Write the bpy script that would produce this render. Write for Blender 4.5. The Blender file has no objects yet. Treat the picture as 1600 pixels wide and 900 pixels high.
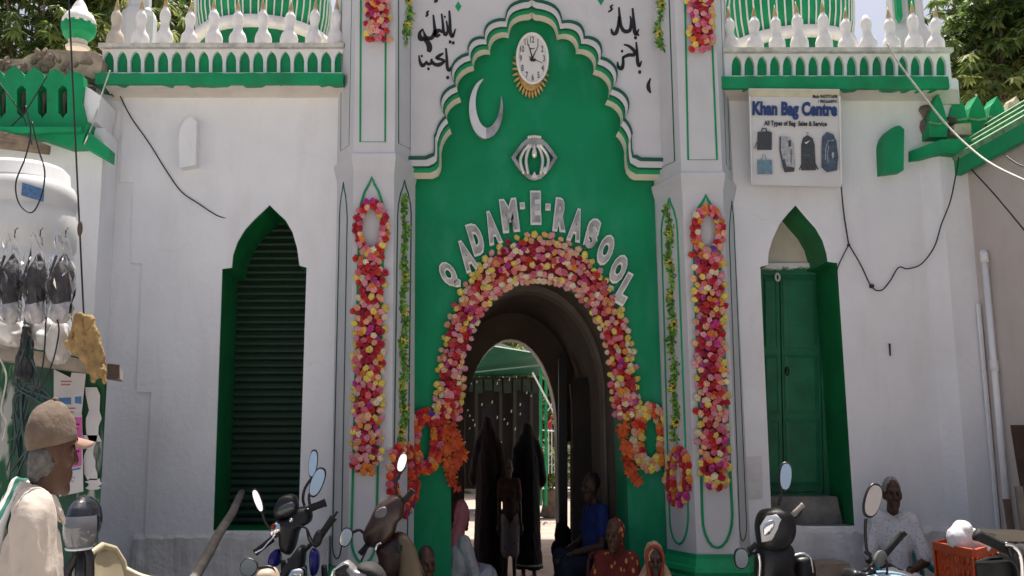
import bpy, math, random
from mathutils import Vector, Matrix, noise
from mathutils.geometry import tessellate_polygon
random.seed(7)
R = math.radians
scene = bpy.context.scene
# ---------------------------------------------------------------- camera
D, CAMH, F, PX0, PITCH = 7.7, 1.5, 1540.0, 690.0, R(9.2)
cam_d = bpy.data.cameras.new('camera')
cam = bpy.data.objects.new('camera', cam_d)
scene.collection.objects.link(cam)
cam.location = (0, -D, CAMH)
cam.rotation_euler = (math.pi / 2 + PITCH, 0, 0)
cam_d.sensor_width = 36
cam_d.lens = 36 * F / 1600
cam_d.shift_x = (800 - PX0) / 1600
cam_d.clip_end = 2000
scene.camera = cam
# ---------------------------------------------------------------- light
SUN_EL, SUN_ROT = R(72), R(12)          # high noon sun standing behind the gate
w = bpy.data.worlds.new('World'); scene.world = w; w.use_nodes = True
nt = w.node_tree; nt.nodes.clear()
sky = nt.nodes.new('ShaderNodeTexSky'); sky.sky_type = 'NISHITA'; sky.sun_disc = False
sky.sun_elevation = SUN_EL; sky.sun_rotation = SUN_ROT
sky.air_density = 0.75; sky.dust_density = 7.0; sky.ozone_density = 0.3
bg = nt.nodes.new('ShaderNodeBackground'); bg.inputs[1].default_value = 0.11
wo = nt.nodes.new('ShaderNodeOutputWorld')
nt.links.new(sky.outputs[0], bg.inputs[0]); nt.links.new(bg.outputs[0], wo.inputs[0])
sl = bpy.data.lights.new('sun', 'SUN'); sl.energy = 5.0; sl.angle = R(0.5); sl.color = (1, .95, .87)
so = bpy.data.objects.new('sun', sl); scene.collection.objects.link(so)
sd = Vector((math.sin(SUN_ROT) * math.cos(SUN_EL), math.cos(SUN_ROT) * math.cos(SUN_EL), math.sin(SUN_EL)))
so.rotation_euler = sd.to_track_quat('Z', 'Y').to_euler()
so.location = (0, 0, 30)
vs = scene.view_settings
vs.view_transform = 'Standard'; vs.look = 'None'; vs.exposure = 0.66; vs.gamma = 1.0
scene.cycles.max_bounces = 6
# ---------------------------------------------------------------- helpers
C = scene.collection
CP, SP = math.cos(PITCH), math.sin(PITCH)
def ray(px, py):
    dx = (px - PX0) / F; dy = (450 - py) / F
    return Vector((dx, CP - SP * dy, SP + CP * dy))
def U(px, py, Y):
    d = ray(px, py); t = (Y + D) / d.y
    return Vector((t * d.x, Y, CAMH + t * d.z))
def UX(px, py, X):
    d = ray(px, py); t = X / d.x
    return Vector((X, t * d.y - D, CAMH + t * d.z))
def UP(px, py, A, B):
    n = Vector((B[1] - A[1], -(B[0] - A[0]), 0)); d = ray(px, py); o = Vector((0, -D, CAMH))
    t = n.dot(Vector((A[0], A[1], 0)) - o) / n.dot(d)
    return o + t * d
def XZ(px, py, Y):
    p = U(px, py, Y); return (p.x, p.z)
def mpp(px, py, Y):
    return (U(px + 1, py, Y) - U(px, py, Y)).x
SXQ = 0.66
def mat(name, col, rough=.6, var=.12, scale=5, bump=0., bscale=40, metal=0, spec=.4, dirt=None, dirt_amt=.0, dscale=(1.5, 1.5, .35), rnd=0., detail=6, cracks=False, petal=False, leaf=0.):
    m = bpy.data.materials.new(name); m.use_nodes = True
    n = m.node_tree.nodes; l = m.node_tree.links
    b = n['Principled BSDF']
    b.inputs['Roughness'].default_value = rough; b.inputs['Metallic'].default_value = metal
    b.inputs['Specular IOR Level'].default_value = spec
    tc = n.new('ShaderNodeTexCoord')
    nz = n.new('ShaderNodeTexNoise'); nz.inputs['Scale'].default_value = scale; nz.inputs['Detail'].default_value = detail
    l.new(tc.outputs['Object'], nz.inputs['Vector'])
    mx = n.new('ShaderNodeMix'); mx.data_type = 'RGBA'
    mx.inputs[6].default_value = tuple(max(0, c * (1 - var)) for c in col) + (1,)
    mx.inputs[7].default_value = tuple(min(1, c * (1 + var)) for c in col) + (1,)
    mr = n.new('ShaderNodeMapRange'); mr.inputs[1].default_value = .3; mr.inputs[2].default_value = .7
    l.new(nz.outputs[0], mr.inputs[0]); l.new(mr.outputs[0], mx.inputs[0])
    out = mx.outputs[2]
    if dirt:
        mp = n.new('ShaderNodeMapping'); mp.inputs['Scale'].default_value = dscale
        l.new(tc.outputs['Object'], mp.inputs[0])
        n2 = n.new('ShaderNodeTexNoise'); n2.inputs['Scale'].default_value = 2.2; n2.inputs['Detail'].default_value = 9; n2.inputs['Roughness'].default_value = .65
        l.new(mp.outputs[0], n2.inputs['Vector'])
        r2 = n.new('ShaderNodeMapRange'); r2.inputs[1].default_value = .5; r2.inputs[2].default_value = .75; r2.inputs[4].default_value = dirt_amt
        l.new(n2.outputs[0], r2.inputs[0])
        m2 = n.new('ShaderNodeMix'); m2.data_type = 'RGBA'; m2.inputs[7].default_value = tuple(dirt) + (1,)
        l.new(out, m2.inputs[6]); l.new(r2.outputs[0], m2.inputs[0]); out = m2.outputs[2]
    if rnd:
        oi = n.new('ShaderNodeObjectInfo'); hs = n.new('ShaderNodeHueSaturation')
        r3 = n.new('ShaderNodeMapRange'); r3.inputs[3].default_value = 1 - rnd; r3.inputs[4].default_value = 1 + rnd * .6
        l.new(oi.outputs['Random'], r3.inputs[0]); l.new(r3.outputs[0], hs.inputs['Value'])
        r4 = n.new('ShaderNodeMapRange'); r4.inputs[3].default_value = .49; r4.inputs[4].default_value = .51
        l.new(oi.outputs['Random'], r4.inputs[0]); l.new(r4.outputs[0], hs.inputs['Hue'])
        l.new(out, hs.inputs['Color']); out = hs.outputs[0]
    if cracks:
        nw = n.new('ShaderNodeTexNoise'); nw.inputs['Scale'].default_value = 3; nw.inputs['Detail'].default_value = 5; l.new(tc.outputs['Object'], nw.inputs['Vector'])
        va = n.new('ShaderNodeMix'); va.data_type = 'VECTOR'; va.inputs[0].default_value = .22; l.new(tc.outputs['Object'], va.inputs[4]); l.new(nw.outputs['Color'], va.inputs[5])
        vo = n.new('ShaderNodeTexVoronoi'); vo.feature = 'DISTANCE_TO_EDGE'; vo.inputs['Scale'].default_value = .9; l.new(va.outputs[1], vo.inputs['Vector'])
        ck = n.new('ShaderNodeMapRange'); ck.inputs[1].default_value = .0; ck.inputs[2].default_value = .004; ck.inputs[3].default_value = .16; ck.inputs[4].default_value = 0; l.new(vo.outputs['Distance'], ck.inputs[0])
        mk = n.new('ShaderNodeMapRange'); mk.inputs[1].default_value = .52; mk.inputs[2].default_value = .62; nm = n.new('ShaderNodeTexNoise'); nm.inputs['Scale'].default_value = .8; l.new(tc.outputs['Object'], nm.inputs['Vector']); l.new(nm.outputs[0], mk.inputs[0])
        mu = n.new('ShaderNodeMath'); mu.operation = 'MULTIPLY'; l.new(ck.outputs[0], mu.inputs[0]); l.new(mk.outputs[0], mu.inputs[1])
        m4 = n.new('ShaderNodeMix'); m4.data_type = 'RGBA'; m4.inputs[7].default_value = (.22, .20, .18, 1); l.new(mu.outputs[0], m4.inputs[0]); l.new(out, m4.inputs[6]); out = m4.outputs[2]
    if petal:                                  # petals paler at their rims
        ln = n.new('ShaderNodeVectorMath'); ln.operation = 'LENGTH'; l.new(tc.outputs['Object'], ln.inputs[0])
        pr = n.new('ShaderNodeMapRange'); pr.inputs[1].default_value = .45; pr.inputs[2].default_value = 1.0; pr.inputs[4].default_value = .16; l.new(ln.outputs['Value'], pr.inputs[0])
        m5 = n.new('ShaderNodeMix'); m5.data_type = 'RGBA'; m5.inputs[7].default_value = tuple(min(.85, .35 * c + .45) for c in col) + (1,); l.new(pr.outputs[0], m5.inputs[0]); l.new(out, m5.inputs[6]); out = m5.outputs[2]
    l.new(out, b.inputs['Base Color'])
    if leaf:                                   # light passes through thin leaves
        tl = n.new('ShaderNodeBsdfTranslucent'); l.new(out, tl.inputs[0]); ms = n.new('ShaderNodeMixShader'); ms.inputs[0].default_value = leaf
        l.new(b.outputs[0], ms.inputs[1]); l.new(tl.outputs[0], ms.inputs[2]); l.new(ms.outputs[0], n['Material Output'].inputs[0])
    if bump:
        n3 = n.new('ShaderNodeTexNoise'); n3.inputs['Scale'].default_value = bscale; n3.inputs['Detail'].default_value = 4
        l.new(tc.outputs['Object'], n3.inputs['Vector'])
        bp = n.new('ShaderNodeBump'); bp.inputs['Strength'].default_value = bump; bp.inputs['Distance'].default_value = .02
        l.new(n3.outputs[0], bp.inputs['Height']); l.new(bp.outputs[0], b.inputs['Normal'])
    return m
def pattern(name, c1, c2, scale, thr=.5, rough=.85, squash=(1.5, 1.5, 1), kind='voronoi'):
    m = mat(name, c1, rough, .1, 8)
    n = m.node_tree.nodes; l = m.node_tree.links; b = n['Principled BSDF']
    src = b.inputs['Base Color'].links[0].from_socket
    tc = n.new('ShaderNodeTexCoord'); mp = n.new('ShaderNodeMapping'); mp.inputs['Scale'].default_value = squash
    l.new(tc.outputs['Object'], mp.inputs[0])
    if kind == 'voronoi':
        t = n.new('ShaderNodeTexVoronoi'); t.inputs['Scale'].default_value = scale; o = t.outputs['Distance']
    elif kind == 'noise':
        t = n.new('ShaderNodeTexNoise'); t.inputs['Scale'].default_value = scale; t.inputs['Detail'].default_value = 6; o = t.outputs[0]
    else:
        t = n.new('ShaderNodeTexWave'); t.bands_direction = kind; t.inputs['Scale'].default_value = scale; t.inputs['Distortion'].default_value = .6; o = t.outputs[1]
    l.new(mp.outputs[0], t.inputs['Vector'])
    r = n.new('ShaderNodeMapRange'); r.inputs[1].default_value = thr - .04; r.inputs[2].default_value = thr + .04
    l.new(o, r.inputs[0])
    mx = n.new('ShaderNodeMix'); mx.data_type = 'RGBA'; mx.inputs[7].default_value = tuple(c2) + (1,)
    l.new(r.outputs[0], mx.inputs[0]); l.new(src, mx.inputs[6]); l.new(mx.outputs[2], b.inputs['Base Color'])
    return m
def s2l(r, g, b):
    f = lambda c: (c / 255 / 12.92) if c / 255 <= .04045 else ((c / 255 + .055) / 1.055) ** 2.4
    return (f(r), f(g), f(b))

WO = {}
class MB:
    def __init__(s): s.v = []; s.f = []; s.m = []; s.cur = 0
    def add(s, vs_, fs):
        o = len(s.v); s.v += [Vector(p) for p in vs_]
        for f in fs: s.f.append(tuple(i + o for i in f)); s.m.append(s.cur)
        return s
    def box(s, x0, x1, y0, y1, z0, z1):
        v = [(x, y, z) for z in (z0, z1) for y in (y0, y1) for x in (x0, x1)]
        return s.add(v, [(0, 2, 3, 1), (4, 5, 7, 6), (0, 1, 5, 4), (2, 6, 7, 3), (0, 4, 6, 2), (1, 3, 7, 5)])
    def hexa(s, q, back):                       # 4 front pts (ccw) and offset vector to the back
        b = [Vector(p) + back for p in q]
        return s.add(list(q) + b, [(0, 1, 2, 3), (7, 6, 5, 4), (0, 4, 5, 1), (1, 5, 6, 2), (2, 6, 7, 3), (3, 7, 4, 0)])
    def tube(s, pts, r, n=6, cap=True, closed=False, sx=1.0):
        pts = [Vector(p) for p in pts]; k = len(pts)
        rs = r if isinstance(r, (list, tuple)) else [r] * k
        vv = []; ff = []; up = None
        for i, p in enumerate(pts):
            if closed: t = pts[(i + 1) % k] - pts[i - 1]
            else: t = pts[min(i + 1, k - 1)] - pts[max(i - 1, 0)]
            if t.length < 1e-9: t = Vector((0, 0, 1))
            t.normalize()
            if up is None:
                a = Vector((0, 1, 0)) if abs(t.y) < .9 else Vector((1, 0, 0))
                up = (a - t * a.dot(t)).normalized()
            else:
                up = (up - t * up.dot(t))
                up = up.normalized() if up.length > 1e-6 else t.orthogonal().normalized()
            sd_ = t.cross(up)
            for j in range(n):
                a = 2 * math.pi * (j + .5) / n
                vv.append(p + (up * math.cos(a) + sd_ * math.sin(a)) * rs[i])
        for i in range(k if closed else k - 1):
            i2 = (i + 1) % k
            for j in range(n):
                j2 = (j + 1) % n
                ff.append((i * n + j, i * n + j2, i2 * n + j2, i2 * n + j))
        if cap and not closed:
            ff.append(tuple(range(n - 1, -1, -1))); ff.append(tuple((k - 1) * n + j for j in range(n)))
        return s.add(vv, ff)
    def lathe(s, prof, c=(0, 0, 0), n=16, sx=1, sy=1, a0=0, a1=2 * math.pi):
        full = abs(a1 - a0 - 2 * math.pi) < 1e-6; k = n if full else n + 1
        vv = []; ff = []
        for r, z in prof:
            for j in range(k):
                a = a0 + (a1 - a0) * j / n
                vv.append((c[0] + r * sx * math.cos(a), c[1] + r * sy * math.sin(a), c[2] + z))
        for i in range(len(prof) - 1):
            for j in range(n):
                j2 = (j + 1) % k
                ff.append((i * k + j, i * k + j2, (i + 1) * k + j2, (i + 1) * k + j))
        if full: ff.append(tuple(range(k - 1, -1, -1))); ff.append(tuple((len(prof) - 1) * k + j for j in range(k)))
        return s.add(vv, ff)
    def ell(s, c, r, rot=None, nu=14, nv=9):
        c = Vector(c); r = r if isinstance(r, (tuple, list)) else (r, r, r)
        Rm = rot.to_matrix() if rot is not None and not isinstance(rot, Matrix) else rot
        vv = []; ff = []
        for i in range(nv + 1):
            th = math.pi * i / nv
            for j in range(nu):
                a = 2 * math.pi * j / nu
                p = Vector((r[0] * math.sin(th) * math.cos(a), r[1] * math.sin(th) * math.sin(a), -r[2] * math.cos(th)))
                if Rm is not None: p = Rm @ p
                vv.append(c + p)
        for i in range(nv):
            for j in range(nu):
                j2 = (j + 1) % nu
                ff.append((i * nu + j, i * nu + j2, (i + 1) * nu + j2, (i + 1) * nu + j))
        return s.add(vv, ff)
    def cap_(s, p0, r0, p1, r1, n=10):
        p0 = Vector(p0); p1 = Vector(p1); t = (p1 - p0); L = t.length
        t = t / L if L > 1e-6 else Vector((0, 0, 1))
        pts = []; rs = []
        for a in (-88, -60, -30, 0):
            pts.append(p0 + t * r0 * math.sin(R(a))); rs.append(r0 * math.cos(R(a)))
        for a in (0, 30, 60, 88):
            pts.append(p1 + t * r1 * math.sin(R(a))); rs.append(r1 * math.cos(R(a)))
        # straight loft
        u = t.orthogonal().normalized(); w_ = t.cross(u); vv = []; ff = []
        for p, r in zip(pts, rs):
            for j in range(n):
                a = 2 * math.pi * j / n; vv.append(p + (u * math.cos(a) + w_ * math.sin(a)) * r)
        for i in range(len(pts) - 1):
            for j in range(n):
                j2 = (j + 1) % n; ff.append((i * n + j, i * n + j2, (i + 1) * n + j2, (i + 1) * n + j))
        ff.append(tuple(range(n - 1, -1, -1))); ff.append(tuple((len(pts) - 1) * n + j for j in range(n)))
        return s.add(vv, ff)
    def plate(s, outer, holes, Y0, Y1, reveal_mat=None, sides=True):
        polys = [outer] + holes
        flat = [p for q in polys for p in q]
        tri = tessellate_polygon([[Vector((p[0], p[1], 0)) for p in q] for q in polys])
        vv = [(p[0], Y0, p[1]) for p in flat]
        ff = []
        for t in tri:
            a, b, c = (flat[i] for i in t)
            cr = (b[0] - a[0]) * (c[1] - a[1]) - (b[1] - a[1]) * (c[0] - a[0])
            ff.append(tuple(t) if cr > 0 else tuple(reversed(t)))
        s.add(vv, ff)
        keep = s.cur
        for qi, q in enumerate(polys):
            if qi == 0 and not sides: continue
            if qi > 0 and reveal_mat is not None: s.cur = reveal_mat
            k = len(q); area = sum(q[i][0] * q[(i + 1) % k][1] - q[(i + 1) % k][0] * q[i][1] for i in range(k))
            ccw = area > 0
            if qi > 0: ccw = not ccw
            v2 = [(p[0], Y0, p[1]) for p in q] + [(p[0], Y1, p[1]) for p in q]
            f2 = []
            for i in range(k):
                j = (i + 1) % k
                f2.append((i, k + i, k + j, j) if ccw else (i, j, k + j, k + i))
            s.add(v2, f2); s.cur = keep
        return s
    def mesh(s, name, mats, origin=Vector((0, 0, 0)), smooth=False):
        me = bpy.data.meshes.new(name)
        me.from_pydata([p - origin for p in s.v], [], s.f)
        for m in (mats if isinstance(mats, (list, tuple)) else [mats]): me.materials.append(m)
        if any(s.m): me.polygons.foreach_set('material_index', s.m)
        if smooth: me.polygons.foreach_set('use_smooth', [True] * len(me.polygons))
        me.update(); return me
def tag(o, label=None, cat=None, group=None, kind=None):
    if label: o['label'] = label
    if cat: o['category'] = cat
    if group: o['group'] = group
    if kind: o['kind'] = kind
    return o
def thing(name, label, cat, loc=(0, 0, 0), group=None):
    o = bpy.data.objects.new(name, None); C.objects.link(o); o.location = loc; o.empty_display_size = .2
    WO[o.name] = Vector(loc); return tag(o, label, cat, group)
def obj(name, mb, mats, parent=None, smooth=False, origin=None, kind=None, label=None):
    base = WO[parent.name] if parent else Vector((0, 0, 0))
    og = Vector(origin) if origin is not None else (base if parent else Vector((0, 0, 0)))
    me = mb.mesh(name, mats, og, smooth)
    return link(name, me, parent, og, kind=kind, label=label)
def link(name, me, parent=None, og=Vector((0, 0, 0)), rot=None, sc=None, kind=None, label=None):
    o = bpy.data.objects.new(name, me); C.objects.link(o)
    o.location = Vector(og) - (WO[parent.name] if parent else Vector((0, 0, 0)))
    if parent: o.parent = parent
    if rot is not None: o.rotation_euler = rot
    if sc is not None: o.scale = sc
    WO[o.name] = Vector(og)
    if kind: o['kind'] = kind
    if label: o['label'] = label
    return o
def solo(name, mb, mats, label, cat, group=None, smooth=False, origin=None):
    o = obj(name, mb, mats, None, smooth, origin); return tag(o, label, cat, group)
def text_mesh(s, size=1.0, extrude=.0, bevel=.0, offset=0.0, name='letter', spacing=1.0):
    cu = bpy.data.curves.new(name, 'FONT'); cu.body = s; cu.size = size; cu.extrude = extrude
    cu.bevel_depth = bevel; cu.offset = offset; cu.align_x = 'CENTER'; cu.align_y = 'CENTER'; cu.resolution_u = 3
    cu.space_character = spacing
    to = bpy.data.objects.new(name, cu)
    me = bpy.data.meshes.new_from_object(to)
    bpy.data.objects.remove(to); bpy.data.curves.remove(cu)
    xs = [v.co.x for v in me.vertices]; ys = [v.co.y for v in me.vertices]
    cx, cy = (min(xs) + max(xs)) / 2, (min(ys) + max(ys)) / 2
    me.transform(Matrix.Translation((-cx, -cy, 0)))
    W, H = max(xs) - min(xs), max(ys) - min(ys)
    me.transform(Matrix.Rotation(math.pi / 2, 4, 'X'))
    return me, W, H
def remesh(mb, voxel, smooth_it=3, fac=.5, xf=None, ns=0., nscale=8., name='body'):
    me = bpy.data.meshes.new(name)
    vv = [xf(p) for p in mb.v] if xf else mb.v
    me.from_pydata(vv, [], mb.f)
    o = bpy.data.objects.new(name, me); C.objects.link(o)
    m1 = o.modifiers.new('r', 'REMESH'); m1.mode = 'VOXEL'; m1.voxel_size = voxel
    if smooth_it:
        m2 = o.modifiers.new('s', 'SMOOTH'); m2.iterations = smooth_it; m2.factor = fac
    dg = bpy.context.evaluated_depsgraph_get()
    res = bpy.data.meshes.new_from_object(o.evaluated_get(dg))
    bpy.data.objects.remove(o); bpy.data.meshes.remove(me)
    if ns:
        nn = [v.normal.copy() for v in res.vertices]
        for v, n_ in zip(res.vertices, nn):
            c_ = Vector((v.co.x * 1.3, v.co.y, v.co.z * .45)) * nscale; v.co += n_ * ns * (noise.noise(c_) + .6 * (1 - 2 * abs(noise.noise(c_ * 2.1))) - .2)
    res.polygons.foreach_set('use_smooth', [True] * len(res.polygons))
    return res
def put(name, me, mats, parent, kind=None, label=None):      # place a world-space mesh under its thing
    og = WO[parent.name] if parent else Vector((0, 0, 0))
    me.transform(Matrix.Translation(-og)); me.name = name
    me.materials.clear()
    for m in (mats if isinstance(mats, (list, tuple)) else [mats]): me.materials.append(m)
    return link(name, me, parent, og, kind=kind, label=label)
def interp(pts, n):
    out = []
    P = [Vector(p) for p in pts]
    for i in range(len(P) - 1):
        p0 = P[max(i - 1, 0)]; p1 = P[i]; p2 = P[i + 1]; p3 = P[min(i + 2, len(P) - 1)]
        for k in range(n):
            t = k / n
            out.append(.5 * ((2 * p1) + (p2 - p0) * t + (2 * p0 - 5 * p1 + 4 * p2 - p3) * t * t + (3 * p1 - p0 - 3 * p2 + p3) * t ** 3))
    out.append(P[-1]); return out
# ---------------------------------------------------------------- materials
WHITE = mat('white_wash', (.765, .77, .79), .85, .045, 2.0, .30, 22, dirt=(.52, .48, .44), dirt_amt=.28, cracks=True)
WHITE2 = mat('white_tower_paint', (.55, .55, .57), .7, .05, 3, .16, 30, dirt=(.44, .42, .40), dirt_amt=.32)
BEIGE = mat('grimy_cream_plaster', (.60, .55, .48), .85, .10, 4, .2, 40, dirt=(.38, .33, .28), dirt_amt=.4)
GREEN = mat('green_gloss_paint', (.007, .235, .098), .6, .14, 1.6, .2, 25, spec=.15, dirt=(.045, .30, .19), dirt_amt=.75, dscale=(1.2, 1.2, .5))
GREEN2 = mat('green_trim_paint', (.010, .27, .105), .55, .16, 5, .2, 40, spec=.2, dirt=(.03, .14, .08), dirt_amt=.5)
DGREEN = mat('dark_green_line_paint', (.006, .085, .05), .5, .15, 8)
REVEAL = mat('deep_green_reveal_paint', (.006, .17, .05), .55, .2, 4, .1)
SHUT = mat('dark_green_shutter_steel', (.010, .040, .020), .5, .3, 5, .05)
DOORG = mat('dark_green_door_paint', (.014, .155, .072), .5, .25, 5, .15, dirt=(.02, .05, .03), dirt_amt=.5)
GREY = mat('grey_stone', (.20, .19, .17), .9, .3, 9, .6, 25)
SILVER = mat('polished_steel', (.86, .81, .74), .34, .06, 20, 0, metal=.75)
SILVERM = mat('reflection_mottled_steel', (.50, .45, .39), .34, .5, 9, 0, metal=.9)  # strong mottling paints dark and light reflections into the metal
BLACKINK = mat('black_paint', (.012, .012, .014), .6, .2, 10)
CABLE = mat('black_cable_rubber', (.02, .02, .022), .6, .2, 10)
BRICK = mat('weathered_brown_masonry', (.38, .30, .235), .95, .4, 9, .9, 18)
DUST = mat('dusty_asphalt', (.385, .36, .335), .95, .25, 3, .5, 30)
PAVE = mat('courtyard_paving', (.34, .27, .225), .9, .2, 3, .3, 20)
PLASTW = mat('white_plastic', (.70, .71, .72), .35, .05, 4)
BLACKP = mat('black_plastic', (.018, .018, .020), .38, .25, 10, .04, 80)
BLACKR = mat('black_rubber', (.015, .015, .015), .75, .25, 10, .1, 60)
CHROME = mat('chrome', (.75, .76, .78), .12, .05, 10, metal=1)
MIRROR = mat('mirror_glass', (.90, .93, .97), .04, .01, 5, metal=1)
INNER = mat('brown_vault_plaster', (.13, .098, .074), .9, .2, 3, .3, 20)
# ================================================================ SETTING
g = MB()
# one ground sheet to the horizon: street, kept plain
N_ = 24; xs_ = [-400, -120, -40, -15, -8, -4, 0, 4, 8, 15, 40, 120, 400]; ys_ = [-400, -120, -40, -15, -8, -4, -1, 2, 8, 20, 60, 200, 900]
gv = [(x, y, 0) for y in ys_ for x in xs_]; k = len(xs_)
g.add(gv, [(j * k + i, j * k + i + 1, (j + 1) * k + i + 1, (j + 1) * k + i) for j in range(k - 1) for i in range(k - 1)])
tag(obj('street', g, DUST), kind='structure')

# ================================================================ GATE BUILDING
gate = thing('gate_building', 'white and green shrine gate with scalloped arch between two octagonal towers', 'building', (0, 0, 0))
YW = 0.0
WT = XZ(600, 128, 0)[1]                       # wall top under the cornice
def P2(lst, Y): return [XZ(a, b, Y) for a, b in lst]
shop_hole = [(332, 829), (347, 420), (362, 418), (364, 398), (371, 378), (383, 358), (398, 342), (412, 329), (421, 320), (431, 330), (446, 344), (457, 363), (464, 387), (468, 415), (479, 418), (466, 829)]
door_hole = [(1206, 822), (1188, 417), (1200, 414), (1201, 394), (1207, 374), (1218, 350), (1231, 334), (1243, 321), (1257, 338), (1274, 357), (1285, 376), (1291, 396), (1293, 409), (1308, 411), (1335, 822)]
def colx(px, Y): return XZ(px, 500, Y)[0]
# left wing
m = MB()
m.plate([(colx(-200, 0), -.02), (colx(534, 0), -.02), (colx(534, 0), WT), (colx(-200, 0), WT)], [P2(shop_hole, 0)], 0, .62, reveal_mat=1)
obj('wing_wall', m, [WHITE, REVEAL], gate, label='left wing wall with the arched roller shutter')
m = MB()
m.plate([(colx(1140, 0), -.02), (colx(1530, 0), -.02), (colx(1530, 0), WT + .02), (colx(1140, 0), WT + .02)], [P2(door_hole, 0)], 0, .5, reveal_mat=1)
obj('wing_wall', m, [WHITE, REVEAL], gate, label='right wing wall with the green door')
# raised plaster panel with a stepped edge
m = MB(); st = [(532, 150), (193, 150), (187, 285), (208, 285), (204, 411), (222, 412), (213, 612), (236, 613), (226, 838), (333, 838), (333, 829), (347, 420), (362, 418), (364, 398), (371, 378), (383, 358), (398, 342), (412, 329), (421, 320), (431, 330), (446, 344), (457, 363), (464, 387), (468, 415), (479, 418), (466, 829), (466, 838), (520, 838)]
m.plate(P2(st, -.018), [], -.018, .0)
obj('plaster_coat', m, WHITE, gate)
# plinths (thick rough render below the sills)
def rough_plinth(px0, px1, py, out, seed):
    m = MB(); random.seed(seed); n = 40
    x0, x1 = colx(px0, -out), colx(px1, -out); zt = XZ(600, py, -out)[1]
    top = []; mid = []; bot = []; back = []
    for i in range(n + 1):
        x = x0 + (x1 - x0) * i / n; z = zt + random.uniform(-.012, .012)
        back.append((x, .0, z + .03 + random.uniform(0, .01))); top.append((x, -out + random.uniform(-.006, .006), z)); mid.append((x, -out - random.uniform(0, .012), z * .6)); bot.append((x, -out, -.02))
    v = back + top + mid + bot; k = n + 1
    m.add(v, [(r * k + i, (r + 1) * k + i, (r + 1) * k + i + 1, r * k + i + 1) for r in range(3) for i in range(n)])
    obj('plinth', m, PLINTH, gate, smooth=False)
PLINTH = mat('rough_whitewashed_render', (.62, .61, .60), .9, .10, 6, .8, 14, dirt=(.40, .36, .31), dirt_amt=.55, dscale=(2, 2, 1.2))
rough_plinth(224, 520, 842, .05, 3)
rough_plinth(1168, 1478, 832, .05, 4)
# roller shutter with its slats
m = MB(); Ys = .58
x0, x1 = colx(330, Ys), colx(505, Ys); zb, zt = XZ(400, 822, Ys)[1] - .05, XZ(400, 310, Ys)[1]
m.box(x0, x1, Ys + .03, Ys + .06, zb, zt)
sh = obj('roller_shutter', m, SHUT, gate, origin=((x0 + x1) / 2, Ys, zb))
sm = MB(); pr = [(0, -.022), (-.016, -.012), (-.022, 0), (-.016, .012), (0, .018)]; ns = 46; hh = (zt - zb) / ns
pr = [(0, 0), (-.022, hh * .25), (-.026, hh * .5), (-.018, hh * .85), (0, hh * .95), (0.004, hh)]
sm.add([((x1 - x0) / 2 * sx, y, z) for sx in (-1, 1) for y, z in pr], [(i, 6 + i, 7 + i, i + 1) for i in range(5)])
sme = sm.mesh('slat', SHUT)
for i in range(ns): link('slat', sme, sh, Vector(((x0 + x1) / 2, Ys + .03, zb + i * hh)))
m = MB(); m.box(colx(338, .3), colx(466, .3), .02, .58, zb - .1, XZ(400, 826, .4)[1]); obj('shutter_sill', m, GREY, gate)
m = MB(); m.plate(P2([(395, 375), (395, 300), (470, 300), (470, 335), (440, 335), (404, 335)], .54), [], .54, .57); obj('lintel', m, BEIGE, gate)
# right door
Yd = .47
m = MB(); m.plate(P2([(1186, 412), (1186, 300), (1300, 300), (1300, 412)], .40), [], .40, .49); obj('tympanum', m, BEIGE, gate, label='cream plaster filling of the arch over the green door')
m = MB(); random.seed(5)
for i in range(9):
    a = 1192 + i * 10.2
    m.hexa([U(a, 418 + random.uniform(-2, 2), .37), U(a + 10, 418 + random.uniform(-3, 3), .37), U(a + 10, 411, .37), U(a, 411, .37)], Vector((0, .1, 0)))
obj('broken_ledge', m, WHITE, gate)
m = MB(); m.plate(P2([(1180, 780), (1180, 418), (1192, 418), (1190, 430), (1195, 770), (1288, 770), (1280, 430), (1190, 430), (1192, 418), (1300, 418), (1300, 780)], Yd - .03), [], Yd - .03, Yd + .02)
obj('door_frame', m, DOORG, gate)
def leaf(pa, pb, pa2, pb2, lab):
    m = MB(); m.plate(P2([(pa2, 768), (pb2, 768), (pb, 424), (pa, 424)], Yd), [], Yd, Yd + .04)
    c = U((pa + pb) / 2, 768, Yd)
    lf = obj('door_leaf', m, DOORG, gate, label=lab)
    rows = [(434, 543), (555, 645), (657, 758)]
    for (a, b) in rows:
        t0, t1 = (a - 424) / 344, (b - 424) / 344
        L0 = pa + (pa2 - pa) * t0 + 4; L1 = pa + (pa2 - pa) * t1 + 4; R0 = pb + (pb2 - pb) * t0 - 5; R1 = pb + (pb2 - pb) * t1 - 5
        q = [(L1, b), (R1, b), (R0, a), (L0, a)]; cx = sum(p[0] for p in q) / 4; cy = sum(p[1] for p in q) / 4
        mm = MB(); f = [U(x, y, Yd - .012) for x, y in q]
        g2 = [U(cx + (x - cx) * .78, cy + (y - cy) * .9, Yd - .02) for x, y in q]; b2 = [U(x, y, Yd) for x, y in q]
        mm.add(b2 + f + g2, [(i, (i + 1) % 4, 4 + (i + 1) % 4, 4 + i) for i in range(4)] + [(4 + i, 4 + (i + 1) % 4, 8 + (i + 1) % 4, 8 + i) for i in range(4)] + [(8, 9, 10, 11)])
        obj('door_panel', mm, DOORG, lf)
    return lf
leaf(1190, 1217, 1194, 1224, 'narrow left leaf of the dark green door'); lf = leaf(1219, 1280, 1226, 1287, 'wide right leaf of the dark green door')
m = MB(); m.ell(U(1230, 580, Yd - .02), (.018, .015, .04)); obj('handle', m, BLACKP, lf, smooth=True)
ringc = U(1215, 433, Yd - .045)
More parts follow.
